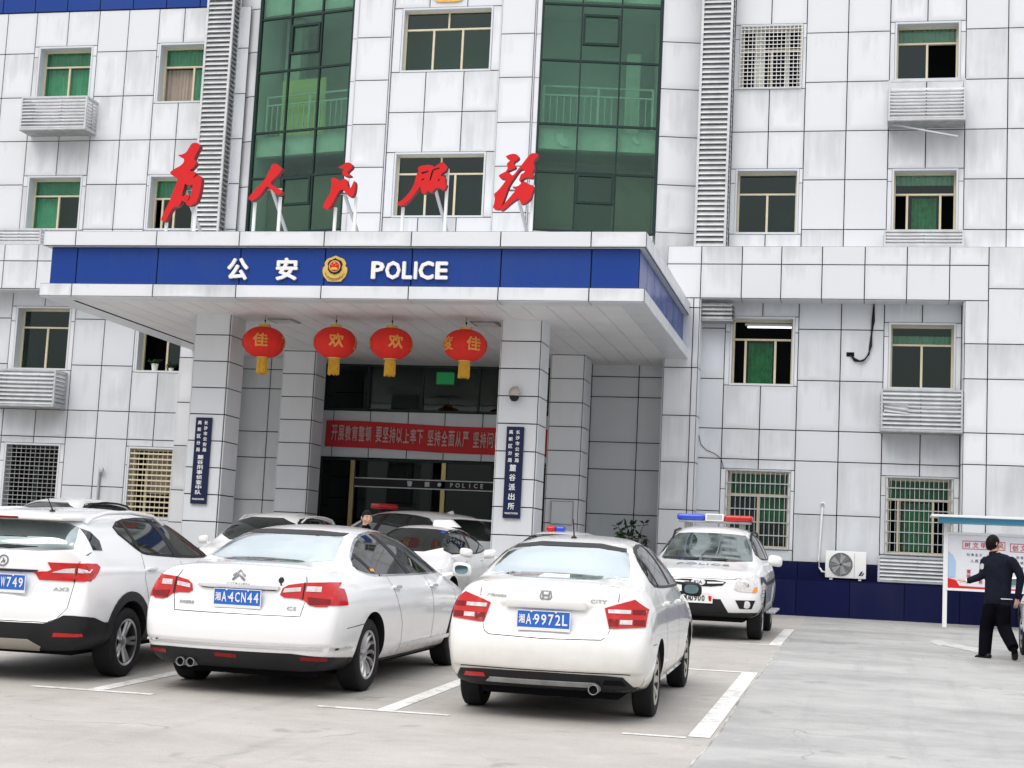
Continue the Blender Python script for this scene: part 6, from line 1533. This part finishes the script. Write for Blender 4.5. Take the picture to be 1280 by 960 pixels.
t = thing('drain_pipe', 'thin white pipe coming out of the wall and bending down to the air-conditioner unit', 'pipe', (-.87, YW-.03, 1.4)); mb = MB()
mb.tube([(-.85, YW+.0, 2.87), (-.85, YW-.05, 2.87), (-.855, YW-.06, 2.80), (-.88, YW-.06, 2.2), (-.90, YW-.06, 1.70), (-.88, YW-.07, 1.56), (-.82, YW-.12, 1.48), (-.74, YW-.2, 1.47)], .022, 10); mb.lathe([(.03, 0), (.045, .01), (.045, .03)], (-.85, YW-.055, 2.87), 'y', 14); mb.build('pipe_run', M['whitep'], t, True, smooth=60)
t = thing('wall_conduit', 'grey conduit with a bent head rising up the left wing wall', 'pipe', (-17.24, YW-.03, .6)); mb = MB()
mb.tube([(-17.24, YW-.05, .57), (-17.22, YW-.05, 2.9), (-17.21, YW-.07, 3.0), (-17.15, YW-.1, 3.03)], .03, 10); mb.lathe([(.03, 0), (.06, -.02), (.06, -.07), (.0, -.08)], (-17.15, YW-.08, 3.03), 'y', 12); mb.build('conduit_run', M['steel'], t, True, smooth=60)
t = thing('wall_cable', 'black bundled cable hanging from the beam into a hole in the right wing', 'cable', (-.1, YW-.03, 5.9)); mb = MB()
pts = [(.10, YW-.05, 7.10), (.09, YW-.06, 6.75), (.06, YW-.05, 6.43), (.05, YW-.06, 6.2), (.01, YW-.07, 6.02), (-.07, YW-.07, 5.91), (-.16, YW-.07, 5.88), (-.26, YW-.06, 5.91), (-.33, YW-.05, 5.98), (-.36, YW+.0, 6.02)]
for o_ in (0, .022, -.018): mb.tube([(a+o_*math.sin(k*1.7), b+o_*.6, c_+o_*math.cos(k*1.3)) for k, (a, b, c_) in enumerate(pts)], .016, 7)
mb.build('cable_run', M['blackm'], t, True, smooth=60)
mb = MB(); mb.box((-.44, YW-.032, 5.985), (-.28, YW-.024, 6.075)); mb.build('wall_hole', M['joint'], t, True)
t = thing('wall_wire', 'thin black wire drooping from the pier to the barred window of the right wing', 'cable', (-3.2, YW-.03, 3.8)); mb = MB()
mb.tube([(-3.47, YW-.035, 4.25), (-3.42, YW-.035, 4.05), (-3.3, YW-.035, 3.93), (-3.12, YW-.035, 3.86), (-2.98, YW-.035, 3.76), (-2.92, YW-.035, 3.55)], .007, 6); mb.build('wire_run', M['black'], t, True)
# lit tube seen in the second-floor window
t = thing('ceiling_tube_lamp', 'lit fluorescent tube hanging behind the second-floor window of the right wing', 'lamp', (-2.15, 33.98, 6.66)); mb = MB(); mb.tube([(-2.55, 33.98, 6.66), (-1.6, 33.98, 6.66)], .018, 10); mb.build('tube', M['tube'], t, True)
mb = MB(); mb.box((-2.6, 33.95, 6.69), (-1.55, 34.01, 6.74)); mb.build('lamp_housing', M['white'], t, True)

# ---------------------------------------------------------------- notice board
NBX, NBY = 1.53, 31.4
t = thing('notice_board', 'white roofed outdoor notice board with red headings behind the walking man', 'notice board', (2.9, NBY, G(NBY)))
for x_ in (NBX, 4.6):
    mb = MB(); mb.bbox((x_-.04, NBY-.04, G(NBY)), (x_+.04, NBY+.04, 2.6), .006); mb.build('post', M['white'], t, True)
mb = MB(); mb.bbox((1.24, NBY-.42, 2.60), (4.9, NBY+.35, 2.645), .008); ro = mb.build('roof', M['white'], t, True)
mb = MB(); mb.box((1.40, NBY-.30, 2.50), (4.8, NBY+.25, 2.598)); mb.build('roof_lining', mat('sky_blue_sheet', (.06, .30, .48), .4), ro, True)
bx0, bx1, bz0, bz1 = 1.575, 4.555, 1.27, 2.29
mb = MB(); mb.box((bx0, NBY-.02, bz0), (bx1, NBY+.02, bz1)); pn = mb.build('panel', mat('poster_paper', (.70, .72, .76), .4, var=.05, vs=2.), t, True)
mb = MB()
for q in ((bx0-.03, bx1+.03, bz1, bz1+.045), (bx0-.03, bx1+.03, bz0-.045, bz0), (bx0-.03, bx0, bz0, bz1), (bx1, bx1+.03, bz0, bz1)): mb.box((q[0], NBY-.05, q[2]), (q[1], NBY+.03, q[3]))
mb.build('panel_frame', M['white'], t, True)
yy = NBY-.024; mb = MB(); mk = MB(); pk = M['red']
def ntext(s, x, z, h, pitch, m=mb, vert=False):
    for k, ch in enumerate(s): text_mb(m, ch, (x+(0 if vert else k*pitch), yy, z-(k*pitch if vert else 0)), X, (0,0,1), w=h, h=h, bold=.012, depth=.001)
def nframe(x0, x1, z0, z1, w=.012):
    for q in ((x0, x1, z1-w, z1), (x0, x1, z0, z0+w), (x0, x0+w, z0, z1), (x1-w, x1, z0, z1)): mb.box((q[0], yy-.002, q[2]), (q[1], yy+.003, q[3]))
ntext('树文明新风', 1.93, 2.10, .105, .152); nframe(1.84, 2.62, 2.02, 2.18)
ntext('创文明城区', 2.80, 2.08, .105, .152); nframe(2.71, 3.49, 2.0, 2.16)
ntext('讲文明', 3.66, 2.06, .105, .152); nframe(3.57, 4.1, 1.98, 2.14)
for k, s in enumerate(('富强民主', '爱国敬业', '诚信友善')): ntext(s[:3], 1.96+.22*k, 1.60, .075, .095, vert=True)
mb.build('red_headings', mat('red_print', (.55, .05, .08), .5), pn, True)
ntext('社会主义', 1.95, 1.92, .055, .075, mk); ntext('核心价值观', 2.32, 1.91, .055, .075, mk); ntext('人民至上', 2.02, 1.80, .06, .085, mk)
for x_ in (2.85, 3.65):
    for r_ in range(5): ntext('文明城市创建' if r_ % 2 else '和谐平安社区', x_, 1.90-.1*r_, .05, .075, mk)
mk.build('small_print', mat('grey_print', (.16, .17, .22), .5), pn, True)
mb = MB(); mb.fill([[(bx0+.005, bz0+.005), (bx0+1.4, bz0+.005), (bx0+1.3, bz0+.03), (bx0+.22, bz0+.05), (bx0+.15, bz0+.16), (bx0+.005, bz0+.19)]], lambda a, b, d: Vector((a, yy-d, b)), .002); mb.build('red_corner_print', M['red'], pn, True)
mb = MB(); mb.fill([[(bx0+.005, bz0+.2), (bx0+.14, bz0+.2), (bx0+.15, bz0+.5), (bx0+.10, bz0+.62), (bx0+.005, bz0+.7)]], lambda a, b, d: Vector((a, yy-d, b)), .002); mb.build('blue_print', mat('pale_blue_print', (.38, .52, .72), .5), pn, True)
# ================================================================ people
def loft(mb, secs, n=14):
    """secs: (centre, radius across, radius deep, across vector); rings follow the path"""
    C_ = [Vector(s[0]) for s in secs]; vs = []; fs = []
    for i, s in enumerate(secs):
        t = (C_[min(i+1, len(C_)-1)]-C_[max(i-1, 0)]).normalized(); a = Vector(s[3]); a = (a-t*a.dot(t)).normalized(); b = t.cross(a)
        for k in range(n): th = 2*math.pi*k/n; vs.append(C_[i]+a*math.cos(th)*s[1]+b*math.sin(th)*s[2])
    for i in range(len(secs)-1):
        for k in range(n): fs.append((i*n+k, i*n+(k+1) % n, (i+1)*n+(k+1) % n, (i+1)*n+k))
    vs += [C_[0], C_[-1]]; m = len(vs)
    for k in range(n): fs += [(m-2, (k+1) % n, k), (m-1, (len(secs)-1)*n+k, (len(secs)-1)*n+(k+1) % n)]
    mb.add(vs, fs)
def ball(mb, c, r, F=None, n=16, fn=None):
    c = Vector(c); vs = []; fs = []; m = n//2+2
    F = F or (Vector((1,0,0)), Vector((0,1,0)), Vector((0,0,1)))
    for j in range(m+1):
        a = math.pi*j/m
        for k in range(n):
            p = Vector((math.sin(a)*math.cos(2*math.pi*k/n), math.sin(a)*math.sin(2*math.pi*k/n), math.cos(a)))
            if fn: p = fn(p)
            vs.append(c+F[0]*p.x*r[0]+F[1]*p.y*r[1]+F[2]*p.z*r[2])
    for j in range(m):
        for k in range(n): fs.append((j*n+k, (j+1)*n+k, (j+1)*n+(k+1) % n, j*n+(k+1) % n))
    mb.add(vs, fs)
def limb(mb, pts, rs, flat=1., ac=(1,0,0)):
    P = [Vector(p) for p in pts]; q = []
    for i in range(len(P)-1):
        for j in range(4):
            f = j/4; q.append((P[i].lerp(P[i+1], f), rs[i]+(rs[i+1]-rs[i])*f))
    q.append((P[-1], rs[-1]))
    Q = [q[0][0]]+[(q[i-1][0]+q[i][0]*2+q[i+1][0])/4 for i in range(1, len(q)-1)]+[q[-1][0]]
    loft(mb, [(p, r, r*flat, ac) for p, (_, r) in zip(Q, q)])
def hand(mb, w, d, pn, curl=.5, s=1.):
    """palm and five fingers: w wrist, d towards the fingertips, pn palm normal"""
    w, d, pn = Vector(w), Vector(d).normalized(), Vector(pn).normalized(); a = d.cross(pn).normalized()
    loft(mb, [(w, .024*s, .018*s, a), (w+d*.03*s, .034*s, .016*s, a), (w+d*.085*s, .040*s, .014*s, a), (w+d*.095*s, .036*s, .010*s, a)], 10)
    for k, ln in enumerate((.068, .078, .073, .056)):
        b = w+d*.085*s+a*(.030-.020*k)*s; e = curl*(1+.15*k)
        p1 = b+(d*math.cos(e*.5)+pn*math.sin(e*.5))*ln*.45*s; p2 = p1+(d*math.cos(e*1.2)+pn*math.sin(e*1.2))*ln*.32*s; p3 = p2+(d*math.cos(e*1.8)+pn*math.sin(e*1.8))*ln*.25*s
        loft(mb, [(b-d*.015*s, .0095*s, .0095*s, a), (p1, .009*s, .009*s, a), (p2, .008*s, .008*s, a), (p3, .006*s, .006*s, a)], 8)
    b = w+d*.03*s+a*.030*s; p1 = b+(d*.6+a*.7+pn*.25).normalized()*.036*s; p2 = p1+(d*.85+a*.35+pn*.3).normalized()*.032*s
    loft(mb, [(b-a*.01*s, .012*s, .012*s, pn), (p1, .0105*s, .0105*s, pn), (p2, .008*s, .008*s, pn)], 8)
def head(mb, c, f, u=(0,0,1)):
    f, u = Vector(f).normalized(), Vector(u).normalized(); r = f.cross(u).normalized(); u = r.cross(f); c = Vector(c); F = (r, f, u)
    def shp(p):
        q = p.copy()
        if p.z < 0: k = 1+.30*p.z; q.x *= k; q.y = q.y*(1+.16*p.z)+(.10*-p.z if p.y > 0 else .04*-p.z)
        if p.y < -.2: q.y *= 1.03
        return q
    ball(mb, c, (.076, .096, .116), F, 22, shp)
    P = lambda x, y, z: c+r*x+f*y+u*z
    loft(mb, [(P(0,.085,.025), .008, .008, r), (P(0,.098,.0), .010, .010, r), (P(0,.110,-.022), .013, .012, r), (P(0,.097,-.032), .014, .009, r)], 8)
    ball(mb, P(0,.094,-.055), (.026, .010, .008), F, 8); ball(mb, P(0,.083,-.092), (.026, .020, .018), F, 8); ball(mb, P(0,.082,.036), (.05, .016, .010), F, 8)
    for s in (-1, 1): ball(mb, P(s*.078,-.008,-.002), (.010, .020, .032), F, 10); ball(mb, P(s*.045,.062,-.025), (.022, .022, .022), F, 8)
    return F
def remeshed(mb, voxel, regions, mats, parent, name='body', sm=2):
    me = bpy.data.meshes.new('raw'); me.from_pydata(mb.v, [], mb.f)
    bm = bmesh.new(); bm.from_mesh(me); bmesh.ops.recalc_face_normals(bm, faces=bm.faces[:]); bm.to_mesh(me); bm.free()
    o = bpy.data.objects.new('raw', me); COL.objects.link(o); md = o.modifiers.new('r', 'REMESH'); md.mode = 'VOXEL'; md.voxel_size = voxel
    out = bpy.data.meshes.new_from_object(o.evaluated_get(bpy.context.evaluated_depsgraph_get())); bpy.data.objects.remove(o); bpy.data.meshes.remove(me)
    bm = bmesh.new(); bm.from_mesh(out)
    for _ in range(sm): bmesh.ops.smooth_vert(bm, verts=bm.verts[:], factor=.5, use_axis_x=True, use_axis_y=True, use_axis_z=True)
    bm.to_mesh(out); bm.free()
    R_ = [(Vector(p), Vector(q), r, m) for p, q, r, m in regions]
    for pl in out.polygons:
        c = pl.center; best = None
        for p, q, r, m in R_:
            d = q-p; t = max(0, min(1, (c-p).dot(d)/max(d.length_squared, 1e-9))); k = (c-p-d*t).length-r
            if best is None or k < best[0]: best = (k, m)
        pl.material_index = best[1]; pl.use_smooth = True
    out.name = name; return link_mesh(name, out, mats, parent)
def hair_cap(parent, c, F, back=.0, grow=1.06, side=-.02):
    r, f, u = F; mb = MB(); vs = []; fs = []; n = 40; m = 24
    for j in range(m+1):
        a = math.pi*.80*j/m
        for k in range(n):
            th = 2*math.pi*k/n; p = Vector((math.sin(a)*math.cos(th), math.sin(a)*math.sin(th), math.cos(a)))
            g = grow+.012*math.sin(th*9+a*7)*math.sin(a)
            vs.append((p, Vector(c)+r*p.x*.076*g+f*(p.y*.096*g-.003)+u*p.z*.116*g))
    for j in range(m):
        for k in range(n):
            q = (j*n+k, (j+1)*n+k, (j+1)*n+(k+1) % n, j*n+(k+1) % n); cc = sum((vs[i][0] for i in q), Vector())/4
            lim = .42 if cc.y > .6 else (.42-(.6-cc.y)*1.25 if cc.y > .0 else -.33-.42*min(1, -cc.y*1.6))
            if cc.z > lim: fs.append(q)
    mb.add([v for _, v in vs], fs); o = mb.build('hair', M['hair'], parent, smooth=70)
    md = o.modifiers.new('t', 'SOLIDIFY'); md.thickness = .012; md.offset = -1
    return o
def face(parent, c, F):
    r, f, u = F; c = Vector(c); P = lambda x, y, z: c+r*x+f*y+u*z
    for s in (-1, 1):
        mb = MB(); ball(mb, P(s*.031,.083,.012), (.013, .008, .006), F, 10); o = mb.build('eye', M['ltr'], parent, smooth=60)
        mb = MB(); ball(mb, P(s*.031,.0895,.012), (.006, .004, .0055), F, 8); mb.build('iris', M['hair'], o, smooth=60)
        mb = MB(); ball(mb, P(s*.032,.088,.036), (.019, .006, .0045), F, 8); mb.build('eyebrow', M['hair'], parent, smooth=60)
    mb = MB(); ball(mb, P(0,.102,-.056), (.022, .006, .004), F, 10); mb.build('lips', mat('lips', (.32, .12, .10), .5), parent, smooth=60)

# ---------------------------------------------------------------- the walking man
kx = .00197
def wp(cx_, cz_, y=0.): return Vector(((cx_-262)*kx, y, (907-cz_)*kx))
WYY = 22.75
base = Vector((1.735, WYY, G(WYY)))
t = thing('person', 'person in a dark navy uniform walking away beside the notice board, one arm held out', 'person', base)
mb = MB(); ax = Vector((1, .15, 0))
hips = wp(298, 525); chest = wp(300, 300); nb = wp(275, 205); hc = wp(264, 112, .02)
loft(mb, [(wp(298, 545, .0), .150, .105, ax), (wp(297, 500, -.01), .178, .125, ax), (wp(300, 440, -.01), .178, .122, ax), (wp(302, 370, -.005), .180, .118, ax), (wp(302, 300, 0), .200, .122, ax), (wp(300, 250, .0), .205, .112, ax), (wp(290, 215, .0), .165, .085, ax), (wp(278, 192, .005), .085, .068, ax), (wp(270, 172, .01), .058, .058, ax)], 20)
limb(mb, [nb, wp(266, 150, .01), hc], [.058, .054, .05])
LS, RS = wp(212, 232, .03), wp(392, 228, -.03)
LE, LW = wp(200, 338, .0), wp(100, 378, .06)
RE, RW = wp(452, 330, -.06), wp(432, 470, -.02)
limb(mb, [wp(240, 232, .02), LS, LE, LW], [.07, .068, .056, .044]); limb(mb, [wp(360, 228, -.02), RS, RE, RW], [.07, .070, .058, .044])
limb(mb, [LW, wp(85, 380, .07)], [.030, .026]); hand(mb, wp(88, 380, .068), Vector((-1, .15, .18)), Vector((0, .3, -1)), .25, 1.0)
limb(mb, [RW, wp(428, 488, -.015)], [.030, .026]); hand(mb, wp(428, 482, -.015), Vector((-.1, .1, -1)), Vector((-.5, 1, 0)), .55, 1.0)
LH, RH = wp(262, 540, .02), wp(332, 540, -.01)
LK, LA = wp(232, 700, .16), wp(222, 868, .13)
RK, RA = wp(345, 690, .06), wp(398, 822, -.24)
limb(mb, [wp(268, 505, .01), LH, LK, LA, wp(222, 888, .13)], [.108, .116, .096, .086, .088]); limb(mb, [wp(325, 505, 0), RH, RK, RA], [.108, .116, .096, .076])
loft(mb, [(wp(258, 893, .05), .035, .030, (0,1,0)), (wp(240, 889, .09), .045, .042, (0,1,.0)), (wp(212, 892, .14), .048, .036, (0,1,0)), (wp(180, 897, .18), .046, .022, (0,1,0)), (wp(160, 900, .20), .030, .014, (0,1,0))], 12)
loft(mb, [(wp(405, 822, -.27), .036, .030, (1,0,0)), (wp(404, 845, -.26), .044, .040, (1,0,0)), (wp(408, 872, -.22), .048, .034, (1,0,0)), (wp(410, 893, -.16), .046, .024, (1,0,0)), (wp(408, 900, -.11), .032, .014, (1,0,0))], 12)
F = head(mb, hc, (.95, .75, -.05))
bd = remeshed(mb, .011, [(wp(300, 490), wp(300, 260), .19, 0), (nb, wp(275, 185), .075, 0), (LS, LE, .07, 0), (LE, LW, .06, 0), (RS, RE, .07, 0), (RE, RW, .06, 0),
    (wp(298, 560), wp(298, 530), .17, 1), (LH, LK, .1, 1), (LK, LA, .08, 1), (RH, RK, .1, 1), (RK, RA, .08, 1), (hc, hc+Vector((0, 0, -.07)), .11, 2), (wp(84, 380, .07), wp(40, 368, .09), .05, 2), (wp(428, 496, -.01), wp(424, 560, 0), .05, 2),
    (wp(262, 898, .05), wp(160, 900, .2), .045, 3), (wp(404, 835, -.26), wp(408, 900, -.11), .045, 3)], [M['cloth_navy'], M['cloth_black'], M['skin'], M['shoe']], t)
hair_cap(t, hc, F, grow=1.10); face(t, hc, F)
mb = MB(); loft(mb, [(wp(272, 186, .008), .070, .066, ax), (wp(268, 166, .012), .063, .062, ax)], 16); mb.build('collar', M['cloth_navy'], t, smooth=60)
mb = MB(); loft(mb, [(wp(330, 494, -.012), .135, .118, ax), (wp(330, 488, -.012), .137, .119, ax)], 20); mb.build('shirt_hem', M['shirt'], t, smooth=60)
mb = MB(); loft(mb, [(LW+Vector((-.004, .002, -.002)), .036, .036, (0, 0, 1)), (LW+Vector((-.022, .008, .0)), .034, .034, (0, 0, 1))], 14); mb.build('shirt_cuff', M['shirt'], t, smooth=60)
mb = MB(); q = wp(189, 272, -.035); mb.fill([chaikin([(-.028, -.04), (.02, -.045), (.028, .035), (-.02, .04)], 2)], lambda a, b, d: q+Vector((a, -.02-d-.25*a, b)), .006); mb.build('arm_badge', M['alu'], t)

# ---------------------------------------------------------------- the standing man behind the saloon
SY = 22.0; base = Vector((-7.05, SY, G(SY)))
t = thing('person', 'person with short black hair standing behind the large saloon, only the head showing', 'person', base)
mb = MB(); ax = Vector((1, -.5, 0)).normalized(); V3 = lambda x, y, z: Vector((x*ax.x-y*ax.y*-1*-1, x*ax.y+y*ax.x, z))
hc = Vector((0, 0, 1.545)); fwd = Vector((.75, -1, -.06))
def Q(x, y, z): return ax*x+Vector((-ax.y, ax.x, 0))*y+Vector((0, 0, z))
loft(mb, [(Q(0,0,.80), .15, .10, ax), (Q(0,0,.90), .17, .12, ax), (Q(0,0,1.05), .165, .115, ax), (Q(0,0,1.20), .185, .12, ax), (Q(0,0,1.30), .19, .11, ax), (Q(0,0,1.37), .14, .08, ax), (Q(0,0,1.40), .07, .062, ax), (Q(0,0,1.44), .055, .055, ax)], 20)
limb(mb, [Q(0,0,1.38), Q(0,-.01,1.46), hc], [.055, .052, .05])
for s in (-1, 1):
    limb(mb, [Q(s*.14,0,1.33), Q(s*.19,0,1.30), Q(s*.24,.03,1.05), Q(s*.23,-.06,.83)], [.065, .062, .05, .036]); hand(mb, Q(s*.23,-.06,.83), (0, 0, -1), Q(-s, 0, 0), .4)
    limb(mb, [Q(s*.08,0,.90), Q(s*.09,0,.80), Q(s*.10,-.01,.44), Q(s*.10,.02,.07)], [.09, .092, .068, .052])
    loft(mb, [(Q(s*.10,.07,.045), .034, .034, ax), (Q(s*.10,.02,.05), .043, .046, ax), (Q(s*.105,-.07,.04), .047, .034, ax), (Q(s*.11,-.16,.022), .032, .016, ax)], 12)
F = head(mb, hc, fwd)
remeshed(mb, .010, [(Q(0,0,.92), Q(0,0,1.32), .19, 0)]+[(Q(s*.19,0,1.30), Q(s*.23,-.06,.86), .06, 0) for s in (-1, 1)]+[(Q(s*.09,0,.80), Q(s*.10,.02,.12), .09, 1) for s in (-1, 1)]+[(Q(s*.10,.05,.04), Q(s*.11,-.15,.03), .05, 3) for s in (-1, 1)]
    +[(hc, hc+Vector((0,0,-.10)), .11, 2)]+[(Q(s*.23,-.06,.82), Q(s*.23,-.06,.68), .045, 2) for s in (-1, 1)], [M['cloth_navy'], M['cloth_black'], M['skin'], M['shoe']], t)
hair_cap(t, hc, F, grow=1.05); face(t, hc, F)
mb = MB(); loft(mb, [(Q(0,0,1.395), .072, .066, ax), (Q(0,-.003,1.43), .062, .060, ax)], 16); mb.build('collar', M['cloth_black'], t, smooth=60)
# ================================================================ camera, light
def cam_matrix(yaw, pitch, roll):
    w = Vector((-math.sin(yaw), math.cos(yaw), 0)); r = Vector((math.cos(yaw), math.sin(yaw), 0)); u = Vector((0, 0, 1))
    w2 = w*math.cos(pitch)+u*math.sin(pitch); u2 = -w*math.sin(pitch)+u*math.cos(pitch)
    r2 = r*math.cos(roll)+u2*math.sin(roll); u3 = -r*math.sin(roll)+u2*math.cos(roll)
    return Matrix((r2, u3, -w2)).transposed().to_4x4()
cd = bpy.data.cameras.new('camera'); cam = bpy.data.objects.new('camera', cd); COL.objects.link(cam)
cam.matrix_world = Matrix.Translation((0, 0, 1.2)) @ cam_matrix(0.222932, 0.117307, 0.049005)
cd.sensor_width = 36; cd.lens = 36*1972.43/1280; cd.clip_end = 2000; cd.clip_start = .1
scene.camera = cam
wd = bpy.data.worlds.new('World'); scene.world = wd; wd.use_nodes = True
nt = wd.node_tree; bg = nt.nodes['Background']
sk = nt.nodes.new('ShaderNodeTexSky'); sk.sky_type = 'NISHITA'; sk.sun_disc = False
EL, AZ = 52, 200                       # sun height and compass bearing (from +Y, clockwise)
sk.sun_elevation = R(EL); sk.sun_rotation = R(AZ); sk.dust_density = 6; sk.air_density = 1.0; sk.ozone_density = .6
# overcast: an even cloud layer veils most of the clear sky
cl = nt.nodes.new('ShaderNodeMix'); cl.data_type = 'RGBA'; co_ = nt.nodes.new('ShaderNodeTexCoord')
nf = ramp(nt, noise(nt, co_.outputs['Generated'], 2.2, 4, .55, (1, 1, 2)), [(.3, .72), (.75, .96)])
nt.links.new(nf, cl.inputs[0]); nt.links.new(sk.outputs[0], cl.inputs[6]); cl.inputs[7].default_value = (9.2, 9.4, 9.8, 1)
sz = N(nt, 'ShaderNodeSeparateXYZ'); nt.links.new(co_.outputs['Generated'], sz.inputs[0])      # an overcast sky is brightest overhead
gr = mth(nt, 'MULTIPLY_ADD', mth(nt, 'MAXIMUM', sz.outputs[2], 0.), 1.25, .32)
cv = nt.nodes.new('ShaderNodeVectorMath'); cv.operation = 'SCALE'; nt.links.new(cl.outputs[2], cv.inputs[0]); nt.links.new(gr, cv.inputs['Scale'])
nt.links.new(cv.outputs[0], bg.inputs[0]); bg.inputs[1].default_value = .15
sd = bpy.data.lights.new('sun', 'SUN'); so_ = bpy.data.objects.new('sun', sd); COL.objects.link(so_)
sd.energy = 1.0; sd.angle = R(35); sd.color = (1, .97, .93)
d = Vector((math.sin(R(AZ))*math.cos(R(EL)), math.cos(R(AZ))*math.cos(R(EL)), math.sin(R(EL))))
so_.rotation_euler = d.to_track_quat('Z', 'Y').to_euler(); so_.location = d*60
vs_ = scene.view_settings; scene.display_settings.display_device = 'sRGB'
vs_.view_transform = 'Standard'; vs_.look = 'None'; vs_.gamma = 1; vs_.use_curve_mapping = False; vs_.exposure = .10
cy_ = scene.cycles; cy_.max_bounces = 8; cy_.transparent_max_bounces = 16; cy_.use_denoising = True
